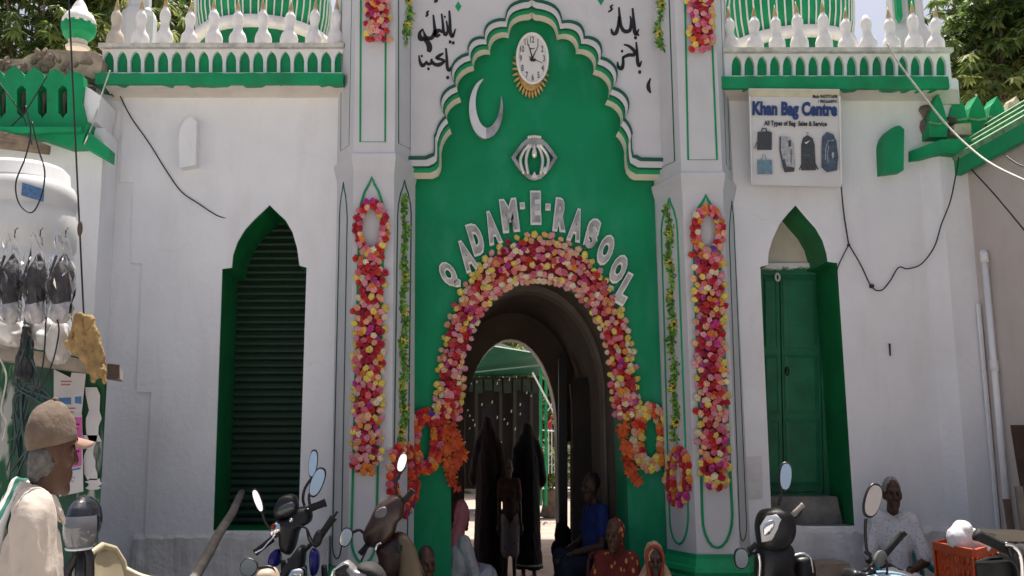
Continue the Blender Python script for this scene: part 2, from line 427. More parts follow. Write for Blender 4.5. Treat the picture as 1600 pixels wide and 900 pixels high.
m = MB(); m.tube([ringc + Vector((.017 * math.cos(a * math.pi / 8), 0, .03 * math.sin(a * math.pi / 8))) for a in range(16)], .009, 6, closed=True)
obj('white_ring', m, PLASTW, gate)
m = MB(); m.hexa([U(1206, 822, .18), U(1318, 822, .18), U(1308, 776, .18), U(1204, 776, .18)], Vector((0, .35, 0)))
obj('door_step', m, GREY, gate, label='worn stone step under the green door')
m = MB(); m.box(colx(1200, .0) + .0, colx(1322, .0), .01, .5, .3, XZ(1250, 821, .02)[1]); obj('door_sill', m, GREY, gate)
# ---- shell: roofs and back, so that no light leaks
XL, XR = colx(-200, 0), colx(1530, 0)
m = MB()
m.box(XL, colx(640, .1), .9, 3.2, WT - .05, WT + .05); m.box(colx(1045, .1), XR, .9, 3.2, WT - .05, WT + .05)
m.box(XL, colx(690, 3), 3.2, 3.3, 0, WT); m.box(colx(1010, 3), XR, 3.2, 3.3, 0, WT)
m.box(XL, colx(640, .1), .02, .92, WT - .06, WT + .04); m.box(colx(1045, .1), XR, .02, .92, WT - .06, WT + .04)
m.box(colx(325, .6), colx(510, .6), .66, .7, 0, WT - .1); m.box(colx(1175, .5), colx(1320, .5), .52, .56, 0, WT - .1)
obj('roof_shell', m, BEIGE, gate)
# ---- cornices and parapets
def cornice(px0, px1, yt, y_ar, y_slab, y_bot, y_cove, nfirst, nstep, ncount, lab):
    Yp, Yc = -.10, -.24
    m = MB(); a, b = U(px0 - 12, y_bot, Yc), U(px1, y_bot, Yc); zs = U(px0, y_slab, Yc).z
    n = 36; random.seed(int(px0)); v = []
    for i in range(n + 1):
        x = a.x + (b.x - a.x) * i / n; j = random.uniform(-.003, .003); j2 = random.uniform(-.004, .004)
        v += [(x, 0, a.z), (x, Yc, a.z + j), (x, Yc + random.uniform(-.004, .004), zs + j2), (x, Yp + .01, zs + .035)]
    m.add(v, [(4 * i + r, 4 * i + 4 + r, 4 * i + 5 + r, 4 * i + 1 + r) for i in range(n) for r in range(3)] + [(0, 1, 2, 3), (4 * n + 3, 4 * n + 2, 4 * n + 1, 4 * n)])
    co = obj('cornice', m, GREEN2, gate, label=lab + ' green cornice slab')
    m = MB(); z2 = U(px0, y_cove, 0).z
    v = [];
    for x in (a.x + .06, b.x):
        for t in range(7):
            an = t / 6 * math.pi / 2
            v.append((x, -.20 * (1 - math.sin(an)) - .002, a.z - .0 - (a.z - z2) * (1 - math.cos(an))))
    m.add(v, [(i, i + 1, 8 + i, 7 + i) for i in range(6)])
    obj('cove', m, COVE, gate, smooth=True)
    # parapet with ogive niches
    zt_, zb_ = U(px0, yt, Yp).z, zs + .03
    holes = []; mats_n = []
    for i in range(ncount):
        c = nfirst + i * nstep; hw = nstep * .385
        q = [(c - hw, y_slab - 1), (c + hw, y_slab - 1), (c + hw, y_ar + 15), (c + hw * .8, y_ar + 8), (c + hw * .45, y_ar + 3), (c, y_ar), (c - hw * .45, y_ar + 3), (c - hw * .8, y_ar + 8), (c - hw, y_ar + 15)]
        holes.append(P2(q, Yp))
    m = MB(); xa, xb = U(px0, y_ar, Yp).x, U(px1, y_ar, Yp).x
    m.plate([(xa, zb_ - .05), (xb, zb_ - .05), (xb, zt_), (xa, zt_)], holes, Yp, Yp + .035)
    m.box(xa, xb, Yp + .05, Yp + .16, zb_ - .05, zt_ - .002)
    pa = obj('parapet', m, WHITE, gate, label=lab + ' parapet with a row of green niches')
    for i, h in enumerate(holes):
        m = MB(); random.seed(i); cx = (h[0][0] + h[1][0]) / 2
        m.plate([(cx + (p[0] - cx) * 1.03, p[1] + (.004 if j > 1 else 0)) for j, p in enumerate(h)], [], Yp + .03, Yp + .049)
        obj('niche_panel', m, GREEN2, pa)
    m = MB(); m.box(xa - .02, xb + .01, Yp - .05, Yp + .2, zt_, zt_ + .035)
    obj('parapet_coping', m, COPE, gate)
    return zt_ + .035
COVE = mat('stained_cream_plaster', (.62, .58, .53), .85, .08, 3, .15, 30, dirt=(.42, .35, .28), dirt_amt=.5, dscale=(1, 1, 3))
COPE = mat('weathered_coping', (.55, .53, .50), .9, .25, 12, .4, 30, dirt=(.12, .12, .10), dirt_amt=.8, dscale=(3, 3, 3))
zfl = cornice(160, 536, 77, 80, 114, 131, 158, 169.5, 21.25, 18, 'left')
zfr = cornice(1128, 1484, 84, 87, 119, 138, 158, 1151, 20.0, 17, 'right')
# ---- finials
def finial_meshes(s, dirty):
    p = [(9, 0), (12, 3), (13.6, 10), (13.6, 18), (11.5, 25), (8, 30), (6.6, 36), (7.0, 42), (8.6, 48), (8.6, 54), (7, 59), (4.5, 63), (3.3, 66)]
    m = MB(); m.lathe([(r * s, z * s) for r, z in p], n=14)
    t = MB(); t.lathe([(3.4 * s, 65.5 * s), (4 * s, 68 * s), (3.2 * s, 72 * s), (1.6 * s, 80 * s), (.3 * s, 87 * s)], n=10)
    return m.mesh('finial', dirty, smooth=True), t.mesh('finial_tip', TIP, smooth=True)
TIP = mat('ochre_finial_paint', (.45, .34, .18), .6, .25, 20)
FIN = mat('white_finial_paint', (.74, .73, .72), .7, .08, 9, .15, 30, dirt=(.42, .38, .33), dirt_amt=.5, dscale=(4, 4, 2))
FIND = mat('grimy_finial_paint', (.50, .45, .38), .8, .2, 9, .15, 30, dirt=(.25, .22, .18), dirt_amt=.6, dscale=(4, 4, 2))
random.seed(11)
Yf = -.03
for px in (180, 219, 257, 295, 335, 372, 412, 451, 489, 525):
    s = mpp(px, 60, Yf); a, b = finial_meshes(s, FIND if px == 180 else FIN)
    o = link('finial', a, gate, Vector((U(px, 60, Yf).x, Yf, zfl - .005)), rot=(random.uniform(-.05, .05), random.uniform(-.07, .07), random.uniform(0, 6)), sc=(random.uniform(.93, 1.06), random.uniform(.93, 1.06), random.uniform(.94, 1.04)))
    if px == 180: o['label'] = 'grimy cream finial at the left end of the parapet'
    link('finial_tip', b, o, WO[o.name])
for px in (1141, 1179, 1214, 1249, 1287, 1322, 1357, 1393, 1427, 1460):
    s = mpp(px, 60, Yf); a, b = finial_meshes(s * .98, FIN)
    o = link('finial', a, gate, Vector((U(px, 60, Yf).x, Yf, zfr - .005)), rot=(random.uniform(-.05, .05), random.uniform(-.07, .07), random.uniform(0, 6)), sc=(random.uniform(.93, 1.06), random.uniform(.93, 1.06), random.uniform(.9, 1.06)))
    if px != 1357: link('finial_tip', b, o, WO[o.name])
# ---- towers
def tower(pxs, yr, yup_bot, lab, base_y):
    pl = [(colx(p, y), y) for p, y in pxs]
    def ring(o): return [(pl[0][0] - o, pl[0][1] + .0), (pl[1][0] - o * .45, pl[1][1] - o), (pl[2][0] + o * .45, pl[2][1] - o), (pl[3][0] + o, pl[3][1])]
    mid = (pxs[1][0] + pxs[2][0]) / 2
    zr = U(mid, yr, pl[1][1]).z; zb = U(mid, base_y, pl[1][1]).z
    secs = [(zb - .02, 0), (zr - .14, 0), (zr - .12, .004), (zr - .05, .022), (zr - .01, .03), (zr + .0, .03), (zr + .02, .004), (6.3, .004)]
    m = MB(); v = []
    for z, o in secs: v += [(x, y, z) for x, y in ring(o)]
    m.add(v, [(4 * i + j, 4 * i + j + 1, 4 * i + 5 + j, 4 * i + 4 + j) for i in range(len(secs) - 1) for j in range(3)] + [(4 * len(secs) - 4, 4 * len(secs) - 3, 4 * len(secs) - 2, 4 * len(secs) - 1)])
    m.box(pl[0][0] + .01, pl[3][0] - .01, .03, .35, 0, 6.28)
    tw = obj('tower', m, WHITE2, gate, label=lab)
    m = MB(); v = []; secs = [(-.02, .10), (zb - .16, .10), (zb - .15, .075), (zb - .12, .09), (zb - .09, .075), (zb - .08, .055), (zb - .03, .02), (zb, .015), (zb, -.03)]
    for z, o in secs: v += [(x, y, z) for x, y in ring(o)]
    m.add(v, [(4 * i + j, 4 * i + j + 1, 4 * i + 5 + j, 4 * i + 4 + j) for i in range(len(secs) - 1) for j in range(3)])
    obj('tower_base', m, GREEN2, tw)
    return pl, tw
plL, twL = tower([(519, .04), (549, -.35), (614, -.35), (648, .04)], 242, 235, 'left octagonal tower with green outlined panels', 890)
plR, twR = tower([(1031, .04), (1074, -.35), (1139, -.35), (1157, .04)], 272, 262, 'right octagonal tower with green outlined panels', 866)
def outline(tw, A, B, pts, r, closed=False, m_=None):
    n = Vector((B[1] - A[1], -(B[0] - A[0]), 0)).normalized()
    if n.y > 0: n = -n
    m = MB(); m.tube([UP(x, y, A, B) + n * r * .25 for x, y in pts], r, 4, closed=closed)
    obj('painted_moulding', m, m_ or GREEN2, tw)
def ogee(xl, xr, ya, ysh, lean, ybot, ub):
    xa = (xl + xr) / 2; h = (xr - xl) / 2
    top = [(xl, ysh), (xl + h * .12, ysh - (ysh - ya) * .3), (xl + h * .42, ysh - (ysh - ya) * .6), (xl + h * .8, ysh - (ysh - ya) * .82), (xa, ya)]
    top = top + [(2 * xa - x, y) for x, y in reversed(top[:-1])]
    dl, dr = lean
    bl, br = xl + dl, xr + dr; bc = (bl + br) / 2; bh = (br - bl) / 2
    bot = [(bc + bh * math.cos(a), ybot - ub + ub * math.sin(a)) for a in [math.pi * i / 10 for i in range(11)]]
    return top + bot
outline(twL, plL[1], plL[2], ogee(562, 600, 277, 335, (-13, -12), 880, 40), .012, True)
outline(twL, plL[2], plL[3], ogee(621, 642, 282, 335, (-8, -6), 870, 30), .008, True, DGREEN)
outline(twL, plL[0], plL[1], ogee(531, 543, 285, 340, (-11, -9), 873, 25), .007, True, DGREEN)
outline(twL, plL[1], plL[2], [(564, -40), (563, 222), (602, 222), (603, -40)], .010)
outline(twL, plL[2], plL[3], [(622, -40), (622, 224), (644, 234), (645, -40)], .009, False, DGREEN)
outline(twL, plL[0], plL[1], [(535, -40), (533, 236), (546, 227), (551, -40)], .006, False, DGREEN)
outline(twR, plR[1], plR[2], ogee(1083, 1122, 305, 355, (14, 22), 856, 52), .012, True)
outline(twR, plR[0], plR[1], ogee(1034, 1059, 310, 360, (13, 17), 850, 45), .010, True)
outline(twR, plR[2], plR[3], ogee(1139, 1147, 315, 370, (16, 19), 845, 25), .006, True, DGREEN)
outline(twR, plR[1], plR[2], [(1069, -40), (1075, 250), (1120, 250), (1108, -40)], .010)
outline(twR, plR[0], plR[1], [(1020, -40), (1028, 265), (1055, 252), (1045, -40)], .009, False, DGREEN)
outline(twR, plR[2], plR[3], [(1124, -40), (1134, 256), (1140, 266), (1130, -40)], .006, False, DGREEN)
# ---- central bay: green recess with the big arch
arch = [(703, 1100), (705, 620)] + [(840 - 135 * math.cos(t), 614 - 196 * math.sin(t)) for t in [math.pi * i / 24 for i in range(1, 24)]] + [(975, 620), (982, 1100)]
YG = .12
hole = []
for x, y in arch:
    p = XZ(x, y, YG); hole.append((p[0], max(p[1], -.02)))
hole[0] = (hole[1][0] - .005, -.021); hole[-1] = (hole[-2][0] + .012, -.021)
m = MB(); xa, xb = colx(640, YG), colx(1050, YG); zt = U(800, -60, YG).z
outer = [hole[0], ] + [(xa, -.021), (xa, zt), (xb, zt), (xb, -.021)] + list(reversed(hole))[0:]
outer = [(xa, -.021), (xa, zt), (xb, zt), (xb, -.021)] + list(reversed(hole))
m.plate(outer, [], YG, .62)
obj('arch_wall', m, GREEN, gate, label='deep green recessed wall around the arched entrance')
# scalloped mouldings
tips = [(690, 262), (690, 246), (706, 209), (721, 160), (741, 111), (766, 86), (795, 60), (831, 22), (870, 63), (900, 85), (926, 117), (945, 164), (962, 213), (975, 246), (976, 262)]
path = [(640, 280), (676, 280), (685, 276), (689, 268), (690, 260), (690, 246)]
for i in range(1, 13):
    a, b = Vector(tips[i]), Vector(tips[i + 1]); d = b - a; nrm = Vector((d.y, -d.x)).normalized()
    if nrm.y > 0 and abs(nrm.y) > abs(nrm.x) * .2: nrm = -nrm
    if (a.x + b.x) / 2 < 831 and nrm.x > 0: nrm = -nrm
    if (a.x + b.x) / 2 > 831 and nrm.x < 0: nrm = -nrm
    if i in (6, 7):
        for t in [j / 10 for j in range(1, 10)]:                # ogee lobes to the apex
            tt = t if i == 6 else 1 - t
            off = 9 * math.sin(math.pi * min(1, tt * 1.35)) - (5 * math.sin(math.pi * max(0, (tt - .74) / .26)) if tt > .74 else 0)
            p = a + d * t + nrm * off; path.append((p.x, p.y))
    else:
        for t in [j / 8 for j in range(1, 8)]:
            p = a + d * t + nrm * (d.length * (.30 if i not in (1, 12) else .12) * math.sin(math.pi * t) ** .75); path.append((p.x, p.y))
    path.append((b.x, b.y))
path += [(976, 262), (978, 271), (983, 278), (990, 282), (1045, 283)]
def off(p, t):
    x, y = p
    if y > 240:                                    # foot of the moulding
        k = max(-1, min(1, (x - 831) / 60)); ox = k * 12; oy = -29
        if x < 689 or x > 980: oy = -36
    else:
        ox = max(-1, min(1, (x - 831) / 60)) * (10 if x < 831 else 14); oy = -29 - 6 * max(0, 1 - abs(x - 831) / 60)
    return (x + ox * t, y + oy * t)
def strip(t0, y0, t1, y1, mt, nm):
    m = MB(); v = []
    for p in path:
        a = off(p, t0); b = off(p, t1); v += [U(a[0], a[1], y0), U(b[0], b[1], y1)]
    n = len(path); m.add(v, [(2 * i, 2 * i + 1, 2 * i + 3, 2 * i + 2) for i in range(n - 1)])
    return obj(nm, m, mt, gate)
SOFF = mat('cream_bounce_tint', (.62, .58, .47), .7, .06, 6)  # cream tint carries the bounce light on the scallop soffit
strip(0.0, YG - .002, .02, .01, SOFF, 'scallop_moulding'); strip(0.02, .01, .28, -.045, SOFF, 'scallop_moulding')
strip(.28, -.045, .48, -.05, GREEN2, 'scallop_moulding'); strip(.48, -.05, .50, -.075, DGREEN, 'scallop_moulding'); strip(.50, -.075, .57, -.085, DGREEN, 'scallop_moulding')
strip(.57, -.085, .84, -.095, WHITE2, 'scallop_moulding'); strip(.84, -.095, .86, -.105, DGREEN, 'scallop_moulding'); strip(.86, -.105, 1.0, -.105, DGREEN, 'scallop_moulding'); strip(1.0, -.105, 1.01, -.07, DGREEN, 'scallop_moulding')
sp = [XZ(*off(p, .97), -.08) for p in path]
sp[0] = (colx(640, -.08), sp[0][1]); sp[-1] = (colx(1045, -.08), sp[-1][1])
zt = U(800, -60, 0).z
m = MB(); m.plate(sp + [(sp[-1][0], zt), (sp[0][0], zt)], [], -.08, .10)
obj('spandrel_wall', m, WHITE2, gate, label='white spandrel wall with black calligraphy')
m = MB(); m.box(colx(640, .2), colx(1050, .2), .1, 3.3, zt - .3, zt - .1); m.box(colx(640, .2), colx(1050, .2), 3.2, 3.3, WT - .3, zt - .1)
m.box(colx(640, .2) - .02, colx(640, .2), .1, 3.3, WT - .3, zt - .1); m.box(colx(1050, .2), colx(1050, .2) + .02, .1, 3.3, WT - .3, zt - .1)
obj('roof_block', m, BEIGE, gate)
# ---- calligraphy, flat print on the spandrel
def strokes(lst, ox, oy, nm, lab):
    m = MB(); Yk = -.084
    for st in lst:
        pts = st[0]; ws = st[1] if isinstance(st[1], (list, tuple)) else [st[1]] * len(pts)
        P = interp([(x, y, w_) for (x, y), w_ in zip(pts, ws)], 5) if len(pts) > 2 else interp([(x, y, w_) for (x, y), w_ in zip(pts, ws)], 2)
        v = []
        for i, p in enumerate(P):
            a = P[max(i - 1, 0)]; b = P[min(i + 1, len(P) - 1)]; d = Vector((b.x - a.x, b.y - a.y)); d = d.normalized() if d.length > 1e-6 else Vector((1, 0))
            n = Vector((-d.y, d.x)) * p.z * .63
            for s_ in (1, -1): v.append(U(ox + (p.x + n.x * s_) / 4, oy + (p.y + n.y * s_) / 4, Yk))
        m.add(v, [(2 * i, 2 * i + 1, 2 * i + 3, 2 * i + 2) for i in range(len(P) - 1)])
    m2 = MB()
    m2.v = m.v + [p + Vector((0, .005, 0)) for p in m.v]; k = len(m.v)
    m2.f = m.f + [tuple(k + i for i in reversed(f)) for f in m.f]; m2.m = [0] * len(m2.f)
    obj(nm, m2, BLACKINK, gate, label=lab)
dot = lambda x, y, r=14: ([(x - r * .6, y), (x, y), (x + r * .6, y)], [r * .9, r * 1.2, r * .9])
strokes([([(1208, 66), (1212, 130), (1214, 200), (1228, 228), (1247, 180)], [10, 14, 18, 16, 6]), dot(1213, 262), dot(1233, 268),
         ([(1160, 85), (1168, 150), (1172, 195), (1185, 218), (1198, 190), (1190, 130)], [9, 13, 16, 16, 12, 8]), dot(1180, 105, 10),
         ([(1108, 92), (1114, 150), (1117, 200), (1096, 238), (1062, 232), (1046, 190)], [9, 14, 18, 20, 18, 6]),
         ([(1165, 205), (1146, 190), (1122, 205), (1130, 225), (1152, 215)], [10, 18, 26, 18, 10]),
         ([(1046, 180), (1024, 205), (1028, 240), (1052, 240)], [8, 16, 26, 20]),
         ([(1050, 240), (1075, 268), (1085, 300), (1078, 325)], [18, 26, 28, 20]),
         ([(1082, 68), (1068, 78), (1072, 92), (1060, 104)], [8, 10, 12, 7]),
         ([(1130, -10), (1124, 6), (1112, 10)], [16, 18, 8]),
         ([(1187, 300), (1192, 360), (1196, 420), (1208, 440), (1222, 412)], [9, 14, 17, 15, 6]), dot(1198, 485, 15),
         ([(1172, 332), (1150, 345), (1128, 362), (1160, 372), (1180, 380)], [8, 16, 14, 14, 12]),
         ([(1182, 382), (1150, 402), (1122, 404), (1098, 384), (1100, 366)], [10, 20, 18, 16, 8]),
         ([(1100, 395), (1076, 400), (1062, 380)], [12, 16, 8]), ([(1064, 390), (1042, 410), (1026, 388), (1018, 345)], [12, 20, 15, 7]), dot(1036, 350, 11), dot(1078, 430, 13)], 400, 0, 'calligraphy', 'black calligraphy on the left spandrel')
strokes([([(753, 50), (760, 120), (766, 190), (776, 214), (793, 180)], [10, 15, 20, 17, 6]), dot(772, 236, 15), dot(790, 218, 10),
         ([(668, 45), (674, 110), (682, 165), (706, 196), (738, 186), (744, 128), (738, 100)], [9, 14, 17, 20, 18, 12, 7]),
         ([(668, 100), (664, 160), (650, 205), (630, 208), (620, 178)], [10, 15, 20, 17, 7]),
         ([(632, 30), (616, 42), (624, 58), (600, 76)], [8, 10, 11, 7]),
         ([(776, 262), (782, 330), (786, 390), (796, 412), (810, 380)], [9, 14, 18, 15, 6]), dot(798, 450, 15),
         ([(698, 278), (730, 288), (764, 318), (762, 342), (728, 344), (692, 360)], [7, 14, 18, 18, 18, 12]),
         ([(694, 352), (694, 400), (684, 428), (664, 416), (660, 385)], [12, 16, 20, 16, 6]), dot(688, 320, 12),
         ([(866, 488), (852, 530), (856, 560), (868, 582)], [6, 18, 18, 6])], 800, 0, 'calligraphy', 'black calligraphy on the right spandrel')
def diamond(px, py):
    m = MB(); q = [U(px - 5, py, -.085), U(px, py + 8, -.085), U(px + 5, py, -.085), U(px, py - 8, -.085)]; m.hexa(q, Vector((0, .004, 0))); obj('painted_diamond', m, GREEN2, gate)
diamond(716, 10); diamond(939, 0)
# ---- vault behind the arch
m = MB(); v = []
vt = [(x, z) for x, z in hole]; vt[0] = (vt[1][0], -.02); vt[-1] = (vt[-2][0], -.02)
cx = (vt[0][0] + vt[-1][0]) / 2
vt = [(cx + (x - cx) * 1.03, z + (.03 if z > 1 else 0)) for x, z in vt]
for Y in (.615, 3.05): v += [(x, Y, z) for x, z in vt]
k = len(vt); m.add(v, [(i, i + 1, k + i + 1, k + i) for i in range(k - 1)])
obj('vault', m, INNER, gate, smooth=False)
m = MB()
for Y0, Y1, s in ((1.15, 1.35, .97),):
    v = []
    vi = [(cx + (x - cx) * s, z - (.06 if z > 1.9 else .0)) for x, z in vt]
    for ring_, Y in ((vt, Y0), (vi, Y0), (vi, Y1), (vt, Y1)): v += [(x, Y, z) for x, z in ring_]
    m.add(v, [(r * k + i, r * k + i + 1, (r + 1) * k + i + 1, (r + 1) * k + i) for r in range(3) for i in range(k - 1)])
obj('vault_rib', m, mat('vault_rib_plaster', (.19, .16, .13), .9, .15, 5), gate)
arch2 = [(724, 1000), (725, 680)] + [(798 - 73 * math.cos(t), 672 - 143 * math.sin(t)) for t in [math.pi * i / 20 for i in range(1, 20)]] + [(871, 680), (872, 1000)]
YB = 3.05
h2 = [(x, max(z, -.02)) for x, z in P2(arch2, YB)]; h2[0] = (h2[1][0], -.021); h2[-1] = (h2[-2][0], -.021)
xa, xb, zt2 = colx(655, YB), colx(990, YB), U(800, 330, YB).z
slit = P2([(887, 852), (896, 852), (896, 690), (887, 690)], YB)
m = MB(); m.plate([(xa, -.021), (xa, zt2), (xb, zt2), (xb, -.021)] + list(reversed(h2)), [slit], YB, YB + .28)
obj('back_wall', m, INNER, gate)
m = MB(); v = []
cx2 = (h2[0][0] + h2[-1][0]) / 2
def sc_(p, s, dz): return (cx2 + (p[0] - cx2) * s, p[1] + (dz if p[1] > 1.5 else 0))
r1 = [sc_(p, .995, -.004) for p in h2]; r0 = [sc_(p, 1.05, .035) for p in h2]
for ring_, Y in ((r0, YB + .29), (r1, YB + .29), (r1, YB + .02)): v += [(x, Y, z) for x, z in ring_]
k = len(h2); m.add(v, [(r * k + i, r * k + i + 1, (r + 1) * k + i + 1, (r + 1) * k + i) for r in range(2) for i in range(k - 1)])
obj('lit_arch_edge', m, mat('lit_edge_tint', (.6, .57, .48), .7, .1, 6), gate)  # pale strip paints the light caught along the back arch edge
# dark open door leaf and post inside the passage
m = MB(); m.hexa([U(874, 950, 2.7), U(887, 950, 2.7), U(886, 560, 2.7), U(873, 560, 2.7)], Vector((0, .06, 0))); obj('door_post', m, BLACKP, gate)
DKW = mat('dark_wood', (.025, .018, .014), .6, .4, 6)
m = MB(); m.hexa([U(896, 980, 2.3), U(975, 980, 1.6), U(972, 590, 1.6), U(895, 590, 2.3)], Vector((.02, .05, 0))); lf = obj('door_leaf', m, DKW, gate, label='dark open timber leaf inside the passage')
m = MB(); m.tube([U(890, 600, 2.65), U(893, 630, 2.65), U(894, 700, 2.65)], .008, 5); obj('latch_rod', m, SILVER, gate)
# ---- domes behind the parapets
def dome(pxc, yc, rpx, ring_y, seed):
    Yd_ = 1.15; s = mpp(pxc, 20, Yd_); r = rpx * s; c = Vector((U(pxc, 20, Yd_).x, Yd_, 0)); zr = U(pxc, ring_y, Yd_ - r).z
    m = MB(); m.lathe([(r * .96, WT - .1), (r * .96, zr - .02)], c=c, n=48)
    m.lathe([(r * .97, zr + .06), (r * 1.03, zr + .22), (r * 1.05, zr + .42), (r * .98, zr + .68), (r * .80, zr + .95), (r * .5, zr + 1.2), (r * .2, zr + 1.4), (r * .05, zr + 1.7)], c=c, n=48)
    d_ = obj('dome', m, GREEN2, gate, smooth=True, label='green and white ribbed dome behind the parapet')
    m = MB(); m.lathe([(r * .96, zr - .04), (r * 1.06, zr - .03), (r * 1.08, zr + .0), (r * 1.06, zr + .06), (r * .97, zr + .07)], c=c, n=48); obj('dome_ring', m, FIN, d_, smooth=True)
    for i in range(56):
        a = 2 * math.pi * i / 56
        pts = []
        for q, z in [(.985, zr + .065), (1.035, zr + .22), (1.055, zr + .42), (.985, zr + .68), (.805, zr + .95), (.505, zr + 1.2), (.2, zr + 1.4)]:
            pts.append((c.x + r * q * math.cos(a), c.y + r * q * math.sin(a), z))
        m = MB(); m.tube(pts, .0085, 4); obj('dome_rib', m, FIN, d_)
dome(412, 0, 100, 34, 1); dome(1225, 0, 96, 50, 2)
# minarets on the roof
def minaret(px, w0, w1, y_sh, niches, lab):
    Y = 1.9; s = mpp(px, 30, Y); c = Vector((U(px, 30, Y).x, Y, 0)); zs = U(px, y_sh, Y).z
    m = MB(); m.lathe([(w1 * s, WT - .1), (w1 * s, zs - .12), (w1 * s * .9, zs - .05), (w0 * s, zs), (w0 * s, zs + 1.6), (w0 * s * .8, zs + 1.75), (.02, zs + 2.1)], c=c, n=8, a0=R(22.5), a1=R(382.5))
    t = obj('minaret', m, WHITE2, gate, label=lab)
    for a in niches:
        hw = 4 * s; mm = MB()
        q = [(-hw, 0), (0, -.06), (hw, 0), (hw, .6), (0, .7), (-hw, .6)]
        cpt = U(a, 12, Y - w0 * s * .95); mm.plate([(cpt.x + x, cpt.z + z - .1) for x, z in q], [], cpt.y - .02, cpt.y + .03); obj('minaret_niche', mm, GREEN2, t)
minaret(217, 18, 28, 14, [], 'white roof minaret left of the dome'); minaret(1415, 26, 34, 40, [1404, 1424], 'white roof minaret with slender green niches')
# ---- wall brackets (half-round hoods) on both wings
def hood(px0, px1, y0, y1, mt, lab, Yo=-.12):
    cx = (px0 + px1) / 2; hw = (px1 - px0) / 2; q = []
    h = (y1 - y0) * .45
    q = [(px0 + 2, y1), (px1, y1 - 4), (px1 + 1, y0 + 6), (px1 - 6, y0)] + [(px1 - 6 - (px1 - 6 - px0) * math.sin(a), y0 + h * (1 - math.cos(a))) for a in [math.pi / 2 * i / 6 for i in range(1, 7)]]
    m = MB(); m.plate(P2(q, Yo), [], Yo, .01)
    o = obj('wall_hood', m, mt, gate, label=lab)
hood(279, 306, 183, 262, WHITE, 'white half round hood on the left wing wall'); hood(1379, 1412, 196, 270, GREEN2, 'green half round hood on the right wing wall')
# ---- corner buttress on the right wing
b0, b1, b2 = (colx(1455, 0), 0.0), (colx(1489, -.12), -.12), (colx(1532, -.12), -.12)
zt = U(1480, 236, -.12).z
m = MB(); m.add([(b0[0], b0[1], -.02), (b1[0], b1[1], -.02), (b2[0], b2[1], -.02), (b0[0], b0[1] + .0, zt), (b1[0], b1[1], zt), (b2[0], b2[1], zt), (b2[0], .3, -.02), (b2[0], .3, zt), (b0[0], .3, zt)], [(0, 1, 4, 3), (1, 2, 5, 4), (2, 6, 7, 5), (3, 4, 5, 7, 8)])
obj('corner_buttress', m, WHITE, gate)
# shallow repair panel beside the right tower
m = MB(); m.plate(P2([(1166, 780), (1192, 780), (1190, 712), (1164, 714)], -.008), [], -.008, .0); obj('plaster_patch', m, PLINTH, gate)
# ================================================================ SIGNS AND ORNAMENTS
YS = YG - .03
base = U(838, 400, YS)
sign = thing('metal_lettering', 'silver metal letters QADAM-E-RASOOL arched over the flower covered entrance', 'sign lettering', base)
LET = [('Q', 702, 431, 24, 48, 36), ('A', 729, 400, 23, 53, 30), ('D', 744, 374, 21, 53, 20), ('A', 769, 356, 22, 55, 17), ('M', 796, 337, 27, 55, 8), ('-', 816, 322, 8, 11, 4), ('E', 837, 325, 17, 55, 0), ('-', 856, 324, 8, 11, -5), ('R', 876, 336, 21, 55, -9), ('A', 900, 352, 22, 54, -15), ('S', 925, 367, 21, 54, -19), ('O', 946, 391, 23, 52, -25), ('O', 966, 421, 23, 50, -30), ('L', 977, 452, 19, 54, -38)]
# visual tilt in a squeezed picture: letters lean along the arch, so shear-free rotation is enough
for ch, px, py, wp, hp, ang in LET:
    me, W, H = text_mesh(ch, 1, .09, .0, .045)
    mb, W2, H2 = text_mesh(ch, 1, .05, .0, .105)
    s = mpp(px, py, YS)
    for k_, (q, mt, dy) in enumerate(((mb, SILVER, .0), (me, SILVERM, -.002))):
        sx, sz = wp * s / (W2 if k_ == 0 else W2), hp * s / H2
        q.transform(Matrix.Diagonal((sx, .22, sz, 1))); q.transform(Matrix.Rotation(-R(ang) * .8, 4, 'Y'))
        q.materials.clear(); q.materials.append(mt)
        if k_ == 0:
            lo = link('letter', q, sign, U(px, py, YS) + Vector((0, dy, 0)))
        else:
            link('letter_face', q, lo, U(px, py, YS) + Vector((0, dy, 0)))
# clock
cc = U(831, 95, YS); s = mpp(831, 95, YS); sz = (U(831, 94, YS) - U(831, 95, YS)).z
clock = thing('wall_clock', 'round white wall clock high on the green recess', 'clock', cc)
def disc(rx, rz, y0, y1, c, n=40, rin=None):
    m = MB(); v = []
    for y in (y0, y1):
        for j in range(n):
            a = 2 * math.pi * j / n; v.append((c.x + rx * math.cos(a), c.y + y, c.z + rz * math.sin(a)))
    if rin is None: fs = [tuple(range(n)), tuple(range(2 * n - 1, n - 1, -1))]
    else: fs = []
    fs += [(j, n + j, n + (j + 1) % n, (j + 1) % n) for j in range(n)]
    return m.add(v, [tuple(reversed(f)) if i == 0 and False else f for i, f in enumerate(fs)])
m = disc(23 * s, 38 * sz, -.05, .02, cc); obj('dial', m, mat('clock_dial', (.66, .64, .62), .4, .02), clock)
m = MB(); m.tube([cc + Vector((23.5 * s * math.cos(a), -.055, 38.5 * sz * math.sin(a))) for a in [2 * math.pi * i / 48 for i in range(48)]], .013, 6, closed=True); obj('rim', m, mat('clock_rim', (.78, .76, .72), .3, .02), clock, smooth=True)
NUM = mat('grey_numeral_print', (.10, .10, .10), .5, .1)
for i in range(1, 13):
    a = math.pi / 2 - 2 * math.pi * i / 12
    me, W, H = text_mesh(str(i), 1, .01, 0, .02); hh = 10.0 * sz
    me.transform(Matrix.Diagonal((hh / H * .55, .1, hh / H, 1))); me.materials.clear(); me.materials.append(NUM)
    link('numeral', me, clock, cc + Vector((18.0 * s * math.cos(a), -.052, 29.5 * sz * math.sin(a))))
